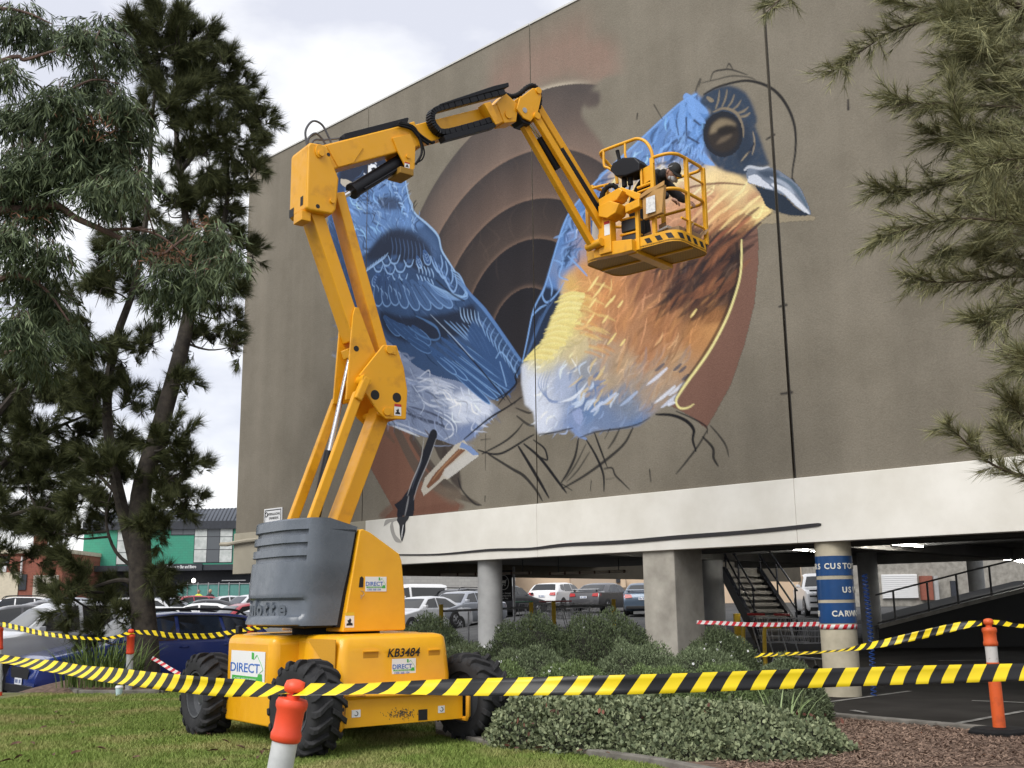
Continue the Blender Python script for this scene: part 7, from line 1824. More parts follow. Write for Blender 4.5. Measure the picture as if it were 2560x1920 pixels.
        m.add(V, [(i * 7 + j, i * 7 + j + 1, (i + 1) * 7 + j + 1, (i + 1) * 7 + j) for i in range(n) for j in range(6)]); return m.build(name, m_glass, root, smooth=True)
    screen(*P['ws'], 'windscreen'); screen(*P['rw'], 'rear_window', 0.84, 0.88)
    zg = topz(.015) - 0.12
    m = MB(); m.add([(X(0) + .012, y * W * .5, z) for y, z in ((-.5, zg - .13), (.5, zg - .13), (.58, zg + .02), (.45, zg + .06), (-.45, zg + .06), (-.58, zg + .02))], [(0, 1, 2, 3, 4, 5)]); m.build('grille', m_ctrim, root)
    m = MB(); m.box(X(0) - .02, X(0) + .02, -W * .42, W * .42, .22, .36); m.box(X(1) - .02, X(1) + .03, -W * .42, W * .42, .30, .42); m.build('bumper_trim', m_ctrim, root, bevel=0.015)
    for xx, z in ((X(0) + .024, .42), (X(1) - .022, min(belt, topz(.97)) - .22)):
        m = MB(); m.box(xx - .004, xx + .004, -.19, .19, z - .055, z + .055); pl = m.build('number_plate', m_plate, root)
        m = MB()
        for k in range(6):
            if k == 3: continue
            m.box(xx - .006, xx + .006, -.15 + k * .052, -.115 + k * .052, z - .03, z + .03)
        m.build('plate_characters', mat('plate_ink', (0.06, 0.10, 0.25), .6) if 'plate_ink' not in bpy.data.materials else bpy.data.materials['plate_ink'], pl)
    if rails:
        for s in (-1, 1):
            m = MB(); m.tube(bez([np.array((X(.40), s * hw(.45, H) * .88, topz(.42) - .02)), np.array((X(.45), s * hw(.45, H) * .86, H + .03)), np.array((X(.62), s * hw(.6, H) * .86, H + .045)), np.array((X(.80), s * hw(.8, H) * .86, H + .02)), np.array((X(.86), s * hw(.86, H) * .86, topz(.86) - .01))], 5), .022, 7); m.build('roof_rail', m_ctrim, root, smooth=True)
        for s in (-1, 1):
            m = MB(); m.tube([(X(x), s * (hw(x, z) + .006), z) for x, z in ((.40, 1.44), (.53, 1.515), (.72, 1.495), (.84, 1.43))], .016, 6); m.build('weather_shield', m_ctrim, root)
    if cladding:
        for s in (-1, 1):
            m = MB(); m.box(X(.72), X(.27), s * (W / 2 - .02) - .02, s * (W / 2 - .02) + .02, .20, .34); m.build('sill_cladding', m_ctrim, root, bevel=.012)
    if rear_spoiler:
        m = MB(); m.prism([(X(.985), topz(.97) + .10), (X(.93), topz(.95) + .13), (X(.93), topz(.95) + .11), (X(.985), topz(.97) + .075)], -W * .42, W * .42, lambda p, e: (p[0], e, p[1])); m.box(X(.96), X(.94), -W * .36, -W * .33, topz(.95) - .02, topz(.95) + .12); m.box(X(.96), X(.94), W * .33, W * .36, topz(.95) - .02, topz(.95) + .12); m.build('spoiler', paint_, root, bevel=.006)
    return root
def cpaint(name, c, metal=0.3, rough=0.3):
    return mat(name, c, rough, metal, coat=0.6)
P_BLUE = cpaint('dark_blue_car_paint', (0.02, 0.042, 0.21), 0.15, 0.2); P_WHITE = cpaint('white_car_paint', (0.78, 0.78, 0.78), 0.0); P_SILVER = cpaint('silver_car_paint', (0.62, 0.63, 0.65), 0.15); P_RED = cpaint('red_car_paint', (0.36, 0.025, 0.035), 0.2); P_BLACK = cpaint('black_car_paint', (0.018, 0.018, 0.022), 0.2); P_GREY = cpaint('charcoal_car_paint', (0.07, 0.068, 0.072), 0.4); P_STEEL = cpaint('blue_grey_car_paint', (0.075, 0.11, 0.16), 0.4); P_PALE = cpaint('pale_grey_car_paint', (0.36, 0.38, 0.42), 0.4)
def car_at(kind, paint_, px, Y, deg, label, dz=0.0, **k):
    p = pixel_z(px, 0, Y); return car(kind, paint_, (p[0], Y, float(terrain(p[0], Y)) + dz), math.radians(deg), label, **k)
HD = 180 + 41
blue_c = (-6.95, 21.0); car('wagon', P_BLUE, (blue_c[0], blue_c[1], float(terrain(*blue_c))), math.radians(HD), 'dark blue wagon with roof rails parked behind the tree', L=4.65, W=1.8, rails=True, cladding=True)
ute_c = (-9.1, 22.6); ute = car('ute', P_SILVER, (ute_c[0], ute_c[1], float(terrain(*ute_c))), math.radians(HD), 'silver white ute parked on the far left beside the blue wagon', L=5.3, W=1.85)
lettering('badge_lettering', 'HILUX', 0.13, m_ctrim, ute, face_matrix((0.95, 0.90, 0.98), (-1, 0, 0), (0, 0, 1)), 0.004, xs=1.5)
for kind, pt, px, Y, deg, lab, kw in (
        ('wagon', P_GREY, 30, 31, HD - 8, 'grey wagon behind the silver ute', {}), ('sedan', P_BLACK, 40, 39, HD, 'black sedan in the row behind the grey wagon', {}), ('hatch', P_GREY, 95, 45, HD, 'dark hatchback left of the dense tree foliage', {}), ('wagon', P_WHITE, 30, 54, HD - 20, 'white four wheel drive below the red brick building', {'rails': True}),
        ('sedan', P_WHITE, 492, 38, HD - 25, 'white sedan in line behind the blue wagon roof', {}), ('hatch', P_RED, 612, 36, HD - 6, 'red hatchback just left of the turret cover', {}), ('sedan', P_WHITE, 668, 29.5, HD, 'white car nose showing beside the turret cover', {}), ('hatch', P_RED, 460, 60, HD, 'small red car by the two people at the fence', {}),
        ('sedan', P_SILVER, 560, 60, HD - 10, 'silver sedan in front of the green mesh fence', {}), ('sedan', P_GREY, 505, 47, HD - 20, 'dark sedan roof between white and red cars', {}), ('wagon', P_SILVER, 625, 54, HD, 'silver wagon behind the red hatchback', {}), ('hatch', P_WHITE, 330, 32, HD, 'white hatchback behind the tree trunk', {}), ('sedan', P_SILVER, 235, 36, HD - 5, 'silver sedan seen through the tree foliage', {}),
        ('hatch', P_WHITE, 150, 38, HD, 'white car left of the tree foliage', {}), ('wagon', P_PALE, 130, 50, HD, 'pale grey wagon in the back row on the left', {}), ('wagon', P_WHITE, 290, 45, HD, 'white wagon in the back row behind the trunk', {}), ('sedan', P_PALE, 390, 55, HD, 'pale sedan beyond the trunk in the back row', {}),
        ('hatch', P_WHITE, 1400, 60, 62, 'white hatchback seen from behind under the building', {}), ('sedan', P_GREY, 1512, 56, 58, 'charcoal sedan with boot spoiler under the building', {'rear_spoiler': True}), ('sedan', P_STEEL, 1615, 50, 80, 'blue grey sedan half hidden by the square column', {'rear_spoiler': True}),
        ('sedan', P_SILVER, 1052, 44, 232, 'silver sedan beside the yellow engine cover', {}), ('sedan', P_PALE, 1150, 46, 235, 'pale sedan in front of the round grey column', {}), ('wagon', P_GREY, 1140, 60, 232, 'grey four wheel drive with roof bars beside the block wall', {'rails': True}), ('van', P_WHITE, 1020, 60, 215, 'white van behind the silver sedan', {}), ('sedan', P_BLACK, 1262, 52, 50, 'dark sedan below the trolley sign', {})):
    car_at(kind, pt, px, Y, deg, lab, **kw)
fw = car_at('ute', P_WHITE, 2052, 47, 262, 'white four wheel drive with bull bar beyond the stair', L=5.0, name='parked_car')
m = MB()
for z in (0.55, 0.80, 1.02):
    m.tube([(2.58, -0.75, z), (2.66, -0.4, z), (2.66, 0.4, z), (2.58, 0.75, z)], 0.035, 8)
for y in (-0.45, 0.45):
    m.tube([(2.66, y, 0.45), (2.66, y, 1.08)], 0.035, 8)
m.build('bull_bar', m_ctrim, fw, smooth=True)
for y in (-0.3, 0.3):
    m = MB(); m.lathe([(0.0, 0.05), (0.12, 0.05), (0.12, -0.03), (0.0, -0.05)], 16, lambda p: (2.72 + p[2], y + p[0], 1.10 + p[1]), cap=False); m.build('spot_lamp', m_lens, fw, smooth=True)
# ------------------------------------------------------------------ buildings at the back
def brick_mat(name, c1, c2, mortar, scale, bw=0.5, rh=0.25):
    m, nt, b = new_mat(name); N, Lk = nt.nodes, nt.links
    tc = N.new('ShaderNodeTexCoord'); mp = N.new('ShaderNodeMapping'); mp.inputs['Rotation'].default_value = (math.pi / 2, 0, 0); br = N.new('ShaderNodeTexBrick')
    br.inputs['Color1'].default_value = rgba(c1); br.inputs['Color2'].default_value = rgba(c2); br.inputs['Mortar'].default_value = rgba(mortar); br.inputs['Scale'].default_value = scale; br.inputs['Mortar Size'].default_value = 0.014; br.inputs['Brick Width'].default_value = bw; br.inputs['Row Height'].default_value = rh
    Lk.new(tc.outputs['Object'], mp.inputs['Vector']); Lk.new(mp.outputs['Vector'], br.inputs['Vector']); Lk.new(br.outputs['Color'], b.inputs['Base Color']); b.inputs['Roughness'].default_value = 0.9
    return m
def fx(px, Y): return float(ray(px, 1515)[0] * Y)
def zy(px, py, Y): return float(at(px, py, Y)[2])
class Front:
    """a building whose front faces the camera at depth Y; boxes given in photo pixels"""
    def __init__(s, name, label, Y, px):
        s.Y = Y; s.e = tag(empty(name, (fx(px, Y), Y, 0)), label, 'building'); s.inv = Matrix.Translation(-s.e.location)
    def box(s, name, x0, x1, y0, y1, d0, d1, material, parent=None, bevel=0):
        m = MB(); Y = s.Y; m.box(fx(x0, Y), fx(x1, Y), Y + d0, Y + d1, zy((x0 + x1) / 2, y1, Y), zy((x0 + x1) / 2, y0, Y)); o = m.build(name, material, parent or s.e, bevel=bevel)
        if parent is None: o.matrix_parent_inverse = s.inv
        return o
    def window(s, x0, x1, y0, y1, nx, ny, frame, glass, curtain=None, bar=1.6):
        w = s.box('window', x0, x1, y0, y1, -0.04, 0.1, frame)
        for i in range(nx):
            for j in range(ny):
                a0, a1 = x0 + bar + (x1 - x0 - bar) * i / nx, x0 + (x1 - x0 - bar) * (i + 1) / nx; b0, b1 = y0 + bar + (y1 - y0 - bar) * j / ny, y0 + (y1 - y0 - bar) * (j + 1) / ny
                g = curtain if (curtain and i != nx // 2) else glass
                s.box('pane', a0, a1, b0, b1, -0.055, -0.042, g, w)
        return w
m_dark = mat('dark_charcoal_cladding', (0.028, 0.032, 0.042), 0.6, var=0.2); m_gpaint = brick_mat('green_painted_brick', (0.055, 0.30, 0.20), (0.06, 0.27, 0.185), (0.045, 0.24, 0.16), 1.3)
m_roofg = mat('grey_roof_sheet', (0.075, 0.085, 0.105), 0.5); m_pane = mat('grey_window_glass', (0.10, 0.11, 0.12), 0.1); m_curtain = mat('white_curtain', (0.60, 0.62, 0.60), 0.8, c2=(0.42, 0.45, 0.43), scale=2.4)
hotel = Front('hotel_building', 'two storey hotel with green brick upper floor and grey ribbed roof', 85, 400)
hotel.box('lower_wall', 180, 700, 1415, 1530, 0.6, 9, m_dark); hotel.box('upper_wall', 198, 640, 1322, 1420, 0.0, 9, m_gpaint); hotel.box('awning', 198, 640, 1414, 1428, -1.2, 0.5, m_dark); hotel.box('eave', 196, 640, 1304, 1324, -0.25, 9, m_dark)
m = MB(); Y = 85
x0, x1 = fx(200, Y), fx(650, Y); za, zb_ = zy(400, 1306, Y), zy(400, 1284, Y); zc = zy(400, 1266, Y)
m.add([(x0, Y - 0.2, za), (x1, Y - 0.2, za), (x1, Y + 1.6, zc), (x0 + 0.4, Y + 1.6, zb_ + 0.3), (x0, Y + 9, za), (x1, Y + 9, za), (x1, Y + 7, zc), (x0 + 0.4, Y + 7, zb_ + 0.3)], [(0, 1, 2, 3), (4, 5, 6, 7), (3, 2, 6, 7), (0, 3, 7, 4), (1, 2, 6, 5), (0, 1, 5, 4)])
o = m.build('roof', m_roofg, hotel.e); o.matrix_parent_inverse = hotel.inv; roof_ = o
for k in range(46):
    x = x0 + (x1 - x0) * (k + 0.5) / 46; t = (x - x0) / (x1 - x0); zt = zb_ + 0.3 + (zc - zb_ - 0.3) * t
    m = MB(); m.tube([(x, Y - 0.23, za), (x, Y + 1.57, zt)], 0.055, 4); m.build('roof_rib', m_dark, roof_)
hotel.window(478, 576, 1309, 1407, 3, 3, m_dark, m_pane, m_curtain); hotel.window(418, 480, 1315, 1338, 2, 1, m_dark, m_pane); hotel.window(283, 345, 1322, 1412, 2, 3, m_dark, m_pane, m_curtain)
sg = hotel.box('sign_board', 405, 513, 1411, 1428, -1.35, -1.2, m_dark)
lettering('sign_lettering', 'Entrance to Bar and Bistro', 0.34, m_white, hotel.e, face_matrix((fx(462, 85) - hotel.e.location.x, -1.38, zy(462, 1419, 85)), (1, 0, 0), (0, 0, 1)), 0.01, xs=0.62, bold=0.006)
m = MB(); m.lathe([(0.0, -0.16), (0.14, -0.1), (0.16, 0.05), (0.1, 0.16), (0, 0.2)], 12, lambda p: (fx(481, 84.5) + p[0], 84.5 + p[1], zy(481, 1452, 84.5) + p[2])); o = m.build('porch_lamp', mat('lit_lamp_glass', (1, 1, 1), 0.4, emit=(1, 0.95, 0.85), estr=3.0), hotel.e); o.matrix_parent_inverse = hotel.inv
m_brick = brick_mat('red_brick', (0.30, 0.095, 0.06), (0.24, 0.075, 0.05), (0.22, 0.12, 0.09), 4.0); m_cream = mat('cream_render', (0.62, 0.55, 0.42), 0.8, var=0.08)
bk_ = Front('brick_building', 'red brick building with cream lower wall behind the parked cars on the far left', 78, 60)
bk_.box('brick_wall', -160, 150, 1382, 1535, 0, 8, m_brick); bk_.box('parapet', -162, 152, 1374, 1384, -0.15, 8.1, m_cream); bk_.box('cream_wall', -160, 42, 1432, 1535, -0.08, 0, m_cream); bk_.box('roller_door', 80, 142, 1438, 1500, -0.1, 0, mat('pale_roller_door', (0.55, 0.50, 0.42), 0.7)); bk_.box('door', 44, 62, 1436, 1475, -0.1, 0, m_dark); bk_.window(-4, 14, 1391, 1408, 1, 1, m_dark, m_pane)
bk_.box('notice', -8, 9, 1409, 1430, -0.12, -0.01, m_white); bk_.box('downpipe', 47, 50, 1392, 1445, -0.25, -0.08, m_white); bk_.box('chimney', 40, 60, 1335, 1375, 2, 3.2, m_brick)
# block wall and cream building seen beneath the deck
m_block = brick_mat('grey_block_wall', (0.36, 0.35, 0.33), (0.32, 0.31, 0.295), (0.25, 0.245, 0.235), 1.25, 0.5, 0.25)
bw_ = Front('block_wall_building', 'long grey concrete block building behind the cars under the deck', 70, 1100); bw_.box('block_wall', 700, 1282, 1340, 1540, 0, 10, m_block); bw_.box('downpipe', 1280, 1287, 1380, 1520, -0.4, -0.1, m_cgrey)
m_cream2 = mat('warm_cream_render', (0.66, 0.50, 0.35), 0.85, var=0.08, scale=0.5); m_cream3 = mat('tan_render', (0.46, 0.36, 0.27), 0.85)
cb = Front('cream_building', 'plain cream rendered building behind the white hatchback', 72, 1450); cb.box('wall', 1289, 2100, 1330, 1540, 0, 10, m_cream2); cb.box('projecting_wall', 1425, 1560, 1443, 1535, -2, -0.01, m_cream3); cb.box('vent_grille', 1535, 1546, 1437, 1458, -2.1, -2.01, m_dark); cb.box('wall_pipe', 1545, 1556, 1420, 1470, -2.6, -2.2, m_cream2)
sh = Front('shed_building', 'pale building with white roller shutter beyond the ramp', 60, 2300); sh.box('wall', 2105, 2800, 1330, 1530, 0, 8, m_conc); sh.box('brick_pier', 2303, 2330, 1440, 1500, -0.4, -0.01, m_brick); sh.box('downpipe', 2332, 2342, 1440, 1500, -0.5, -0.2, m_cgrey); sh.box('door', 2380, 2396, 1452, 1498, -0.1, -0.01, m_dark)
shut = sh.box('roller_shutter', 2208, 2296, 1436, 1496, -0.12, -0.01, m_white)
for k in range(12):
    sh.box('shutter_slat', 2208, 2296, 1437 + k * 4.9, 1440.6 + k * 4.9, -0.17, -0.125, m_white, shut)
# temporary mesh fence
m_mesh = mat('green_shade_cloth', (0.10, 0.27, 0.24), 0.8, var=0.1)
fe = Front('mesh_fence', 'temporary steel fence with green shade cloth in front of the hotel', 68, 560); fe.e['category'] = 'fence'
for k, x in enumerate(range(440, 700, 26)):
    fe.box('shade_panel', x + 1, x + 25, 1461, 1500, 0, 0.03, m_mesh); fe.box('fence_post', x, x + 1.6, 1456, 1505, -0.06, 0.04, m_steel)
fe.box('top_rail', 552, 612, 1450, 1452, -0.05, 0, m_steel); fe.box('top_rail', 440, 700, 1458.5, 1460, -0.05, 0, m_steel)
# people at the fence
def far_person(px, Y, top, lab, hair, vest=None):
    X = fx(px, Y); z0 = float(terrain(X, Y)); J2 = lambda x, z, r, y=0: ((X + x, Y + y, z0 + z), r, r)
    o = skin_person('person', [J2(0, .95, .15), J2(0, 1.2, .15), J2(0, 1.40, .17), J2(0, 1.54, .06), J2(-.21, 1.36, .065), J2(-.25, 1.1, .05), J2(-.22, .86, .04), J2(.21, 1.36, .065), J2(.25, 1.1, .05), J2(.22, .86, .04), J2(-.10, .85, .10), J2(-.11, .48, .075), J2(-.11, .06, .05), J2(.10, .85, .10), J2(.11, .48, .075), J2(.11, .06, .05)],
                    [(0, 1), (1, 2), (2, 3), (2, 4), (4, 5), (5, 6), (2, 7), (7, 8), (8, 9), (0, 10), (10, 11), (11, 12), (0, 13), (13, 14), (14, 15)], top, lab, sub=1)
    m = MB(); m.lathe([(0.02, 1.52), (.075, 1.56), (.095, 1.64), (.09, 1.70), (.05, 1.755), (0, 1.77)], 12, lambda p: (X + p[0], Y + p[1], z0 + p[2])); m.build('head', m_skin, o, smooth=True)
    m = MB(); m.lathe([(.10, 1.63), (.102, 1.70), (.06, 1.77), (0, 1.785)], 12, lambda p: (X + p[0], Y + .015 + p[1], z0 + p[2])); m.build('hair', hair, o, smooth=True)
far_person(495, 66, mat('hi_vis_vest', (0.60, 0.62, 0.05), .7), 'person with grey hair in a yellow vest by the green fence', mat('grey_hair', (.16, .14, .12), .9)); far_person(524, 66, m_jumper, 'person with fair hair in dark clothes beside the yellow vest', mat('fair_hair', (.42, .32, .2), .9))

# ------------------------------------------------------------------ fittings on and under the parking building
# notice on the wall
nu, nv = uv(662, 1316); nu2, nv2 = uv(708, 1268)
sgn = tag(empty('prohibition_sign', wpt((nu + nu2) / 2, (nv + nv2) / 2, -0.02)), 'white notice about smoking and alcohol on the dark end of the wall', 'sign'); iv = Matrix.Translation(-sgn.location)
m = MB(); m.box(nu2, nu, -0.03, -0.005, nv, nv2, lambda q: wpt(q[0], q[2], q[1])); o = m.build('board', m_white, sgn); o.matrix_parent_inverse = iv
m = MB(); g = 0.03
for a0, a1, b0, b1 in ((nu2 + g, nu - g, nv2 - g - .02, nv2 - g), (nu2 + g, nu - g, nv + g, nv + g + .02), (nu2 + g, nu2 + g + .02, nv + g, nv2 - g), (nu - g - .02, nu - g, nv + g, nv2 - g)):
    m.box(a0, a1, -0.034, -0.031, b0, b1, lambda q: wpt(q[0], q[2], q[1]))
o = m.build('border', m_ink2, sgn); o.matrix_parent_inverse = iv
um, sw_ = (nu + nu2) / 2, nu - nu2
for k, tx in enumerate(('SMOKING & ALCOHOL', 'IS PROHIBITED IN')):
    p = Vector(wpt(um - sw_ * 0.06, nv2 - (nv2 - nv) * (0.34 + 0.24 * k), -0.036)) - sgn.location; lettering('notice_lettering', tx, 0.075, m_ink2, sgn, face_matrix(p, (-WD[0], -WD[1], 0), (0, 0, 1)), 0.001, xs=0.62)
m = MB(); m.tube([Vector(wpt(um + sw_ * .36 + .05 * math.cos(t), nv2 - (nv2 - nv) * .34 + .05 * math.sin(t), -0.036)) - sgn.location for t in np.linspace(0, 6.28, 15)[:-1]], .008, 5, closed=True); m.build('prohibition_ring', m_ink2, sgn)
pp = [wpt(*uv(x, y), -0.08) for x, y in ((560, 1361), (578, 1361), (600, 1356), (625, 1352), (660, 1348), (720, 1346))]
m = MB(); m.tube(pp, 0.05, 8); tag(m.build('wall_pipe', m_fascia2, smooth=True), 'painted pipe running across the olive band at the wall corner', 'pipe')
# blue banded column lettering
m_band = mat('blue_vinyl_band', (0.004, 0.055, 0.19), 0.3, c2=(0.003, 0.045, 0.15), scale=4); m_cream_ink = mat('cream_lettering', (0.68, 0.66, 0.58), 0.6)
cang = math.atan2(-COLY, -COLX)
def ring_text(txt, deg0, step, z, h, parent):
    for k, ch in enumerate(txt):
        if ch == ' ': continue
        a = cang + math.radians(deg0 + step * k); r = COLR + 0.008
        p = Vector((COLX + r * math.cos(a), COLY + r * math.sin(a), z)) - bl.location
        lettering('band_lettering', ch, h, m_cream_ink, bl, face_matrix(p, (-math.sin(a), math.cos(a), 0), (0, 0, 1)), 0.0015, bold=0.003)
for (za_, zb2, txts) in ((1.608, 1.876, (('CUSTOMERS', -22), ('CUSTOMERS', -200))), (1.283, 1.557, (('USING', 28),)), (0.965, 1.239, (('CARWASH', -8), ('CARWASH', -184)))):
    m = MB(); m.lathe([(COLR + .004, za_), (COLR + .004, zb2)], 40, lambda p: (p[0] + COLX, p[1] + COLY, p[2])); inb(m.build('blue_band', m_band, bl, smooth=True, sharp=50))
    for t, d in txts: ring_text(t, d, 18.6, (za_ + zb2) / 2 - .01, 0.108, bl)
m = MB(); n = 40; V = []; F = []
o = None
for k in range(n + 1):
    a = 2 * math.pi * k / n
    for z in (0.885, 0.95): V.append((COLX + (COLR + .006) * math.cos(a), COLY + (COLR + .006) * math.sin(a), z))
F = [(2 * k, 2 * k + 2, 2 * k + 3, 2 * k + 1) for k in range(n)]
o = np_mesh('barrier_tape', np.array(V), np.array(F), m_tape3, None, True); ul = o.data.uv_layers.new(name='UVMap'); li = np.empty(len(o.data.loops), np.int32); o.data.loops.foreach_get('vertex_index', li)
uvc = np.array([(2 * math.pi * COLR * (i // 2) / n / 0.06, i % 2) for i in range(len(V))], np.float32); ul.data.foreach_set('uv', uvc[li].ravel()); o.modifiers.new('thickness', 'SOLIDIFY').thickness = .001; tag(o, 'red and white tape wrapped round the blue banded column', 'barrier tape')
# coiled hose
hx, hy = at(2166, 1500, 15.1)[:2]
m = MB(); m.tube([(hx + .035 * math.cos(t) + .02 * math.sin(z * 2), hy + .035 * math.sin(t), z) for t, z in zip(np.linspace(0, 2 * math.pi * 30, 420), np.linspace(1.62, 0.0, 420))], .0075, 5); tag(m.build('coiled_hose', mat('blue_hose', (.01, .05, .22), .4), smooth=True), 'blue coiled air hose hanging beside the banded column', 'hose')
# lit battens
m_tube_ = mat('lit_fluorescent_tube', (1, 1, 1), .4, emit=(1.0, .97, .88), estr=28.0)
def batten(x0, y0, x1, y1, Y0, Y1, lab):
    a, b_ = Vector(at(x0, y0, Y0)), Vector(at(x1, y1, Y1)); e = tag(empty('fluorescent_light', (a + b_) / 2), lab, 'light', 'lit fluorescent battens under the deck'); iv = Matrix.Translation(-e.location)
    m = MB(); m.tube([a, b_], .03, 8); o = m.build('tube', m_tube_, e, smooth=True); o.matrix_parent_inverse = iv
    m = MB(); m.tube([a + Vector((0, 0, .07)), b_ + Vector((0, 0, .07))], .05, 4); o = m.build('batten_body', m_white, e); o.matrix_parent_inverse = iv
batten(1915, 1367, 1972, 1369, 20.5, 21.2, 'cool white lit batten left of the banded column'); batten(1974, 1370, 2050, 1377, 21.2, 22.2, 'lit batten end touching the banded column in view'); batten(2212, 1357, 2305, 1364, 19.4, 20.4, 'warm lit batten just right of the banded column'); batten(2132, 1356, 2170, 1356, 19.6, 19.8, 'short lit batten above the banded column'); batten(2470, 1393, 2540, 1400, 26, 27, 'lit batten near the far right column'); batten(2545, 1402, 2600, 1408, 27, 28, 'lit batten at the right picture edge')
# pipes under the soffit
m_pipe = mat('grey_service_pipe', (.10, .10, .10), .6)
for k, (u0, u1, w, v, r, lab) in enumerate(((-13, 5.2, 2.0, 2.30, .05, 'service pipe nearest the fascia under the deck'), (-13, 5.0, 3.6, 2.24, .07, 'thick service pipe in the middle of the deck underside'), (-13, 5.5, 6.0, 2.30, .05, 'thin service pipe at the back of the deck underside'))):
    m = MB(); m.tube([wpt(u0, v, w), wpt(u1, v, w)], r, 8); tag(m.build('service_pipe', m_pipe, smooth=True), lab, 'pipe')
# stair
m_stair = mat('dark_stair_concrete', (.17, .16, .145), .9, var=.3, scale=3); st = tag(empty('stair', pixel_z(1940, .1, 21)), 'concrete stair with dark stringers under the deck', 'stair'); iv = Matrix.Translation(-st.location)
n = 11; LB, LT, RB, RT_ = at(1893, 1590, 21.0), at(1812, 1436, 23.0), at(2000, 1590, 21.0), at(1898, 1436, 23.0)
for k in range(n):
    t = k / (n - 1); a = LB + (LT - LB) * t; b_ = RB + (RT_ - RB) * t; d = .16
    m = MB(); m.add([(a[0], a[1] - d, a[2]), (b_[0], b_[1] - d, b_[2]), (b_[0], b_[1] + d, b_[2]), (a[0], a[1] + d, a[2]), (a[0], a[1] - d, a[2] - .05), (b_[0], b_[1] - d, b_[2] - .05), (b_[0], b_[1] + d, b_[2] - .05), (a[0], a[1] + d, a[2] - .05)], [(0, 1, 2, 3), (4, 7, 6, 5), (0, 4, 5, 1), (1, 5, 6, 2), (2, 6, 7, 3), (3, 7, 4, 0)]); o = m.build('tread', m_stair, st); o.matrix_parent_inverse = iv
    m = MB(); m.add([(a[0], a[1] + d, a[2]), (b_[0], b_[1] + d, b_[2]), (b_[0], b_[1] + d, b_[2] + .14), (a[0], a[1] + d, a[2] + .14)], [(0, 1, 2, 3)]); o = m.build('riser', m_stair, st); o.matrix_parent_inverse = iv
for B_, T_ in ((LB, LT), (RB, RT_)):
    m = MB(); m.add([tuple(B_ + np.array(o_)) for o_ in ((-.04, 0, -.16), (.04, 0, -.16), (.04, 0, .16), (-.04, 0, .16))] + [tuple(T_ + np.array(o_)) for o_ in ((-.04, 0, -.16), (.04, 0, -.16), (.04, 0, .16), (-.04, 0, .16))], [(0, 1, 5, 4), (1, 2, 6, 5), (2, 3, 7, 6), (3, 0, 4, 7), (0, 3, 2, 1), (4, 5, 6, 7)]); o = m.build('stringer', m_blacks, st); o.matrix_parent_inverse = iv
    for hgt in (.45, .85):
        m = MB(); m.tube([B_ + np.array((0, 0, hgt)), T_ + np.array((0, 0, hgt))], .02, 6); o = m.build('handrail', m_blacks, st); o.matrix_parent_inverse = iv
    for t in (0.05, 0.5, 0.95):
        p = B_ + (T_ - B_) * t; m = MB(); m.tube([p, p + np.array((0, 0, .86))], .018, 6); o = m.build('baluster', m_blacks, st); o.matrix_parent_inverse = iv
# ramp with railing
rp = [at(2195, 1567, 25.5), at(2330, 1532, 25.5), at(2430, 1506, 25.5), at(2700, 1440, 25.5)]
rm = tag(empty('ramp', (rp[0][0], rp[0][1], .2)), 'concrete vehicle ramp with steel railing rising to the back right', 'ramp'); iv = Matrix.Translation(-rm.location)
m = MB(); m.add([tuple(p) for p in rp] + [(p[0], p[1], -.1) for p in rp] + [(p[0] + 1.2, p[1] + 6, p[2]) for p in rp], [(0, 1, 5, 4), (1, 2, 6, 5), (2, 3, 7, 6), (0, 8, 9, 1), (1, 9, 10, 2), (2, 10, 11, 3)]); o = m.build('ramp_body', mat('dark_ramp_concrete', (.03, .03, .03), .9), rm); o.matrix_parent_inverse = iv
m = MB(); m.tube([p + np.array((0, -.06, 0)) for p in rp], .06, 4); o = m.build('ramp_kerb', m_conc, rm); o.matrix_parent_inverse = iv
for h in (.72, .08):
    m = MB(); m.tube([p + np.array((0, 0, h)) for p in rp], .022, 6); o = m.build('railing', m_pipe, rm); o.matrix_parent_inverse = iv
for x in (2239, 2324, 2397, 2480):
    t = np.interp(x, [2195, 2330, 2430, 2700], [0, 1, 2, 3]); i = min(2, int(t)); p = rp[i] + (rp[i + 1] - rp[i]) * (t - i); m = MB(); m.tube([p, p + np.array((0, 0, .72))], .025, 6); o = m.build('rail_post', m_pipe, rm); o.matrix_parent_inverse = iv
# hanging height bars
m_bar = mat('pale_bar', (.55, .47, .40), .5); m_barb = mat('bar_band', (.10, .04, .03), .6)
for x0, x1, y0, y1, Y, lab in ((1097, 1330, 1437, 1432, 28, 'hanging height bar crossing the round grey column'), (1373, 1566, 1434, 1428, 27, 'hanging height bar above the white hatchback')):
    a, b_ = at(x0, y0, Y), at(x1, y1, Y); e = tag(empty('height_bar', (a + b_) / 2), lab, 'bar', 'height bars hung from the deck'); iv = Matrix.Translation(-e.location)
    m = MB(); m.tube([a, b_], .034, 10); o = m.build('pole', m_bar, e, smooth=True); o.matrix_parent_inverse = iv
    for t in np.linspace(0.01, .97, 6):
        p = a + (b_ - a) * t; d = (b_ - a) / np.linalg.norm(b_ - a) * .022; m = MB(); m.tube([p - d, p + d], .037, 10); o = m.build('pole_band', m_barb, e); o.matrix_parent_inverse = iv
    for t in (.12, .9):
        p = a + (b_ - a) * t; m = MB(); m.tube([p, (p[0], p[1], 2.42)], .012, 5); o = m.build('hanger_chain', m_pipe, e); o.matrix_parent_inverse = iv
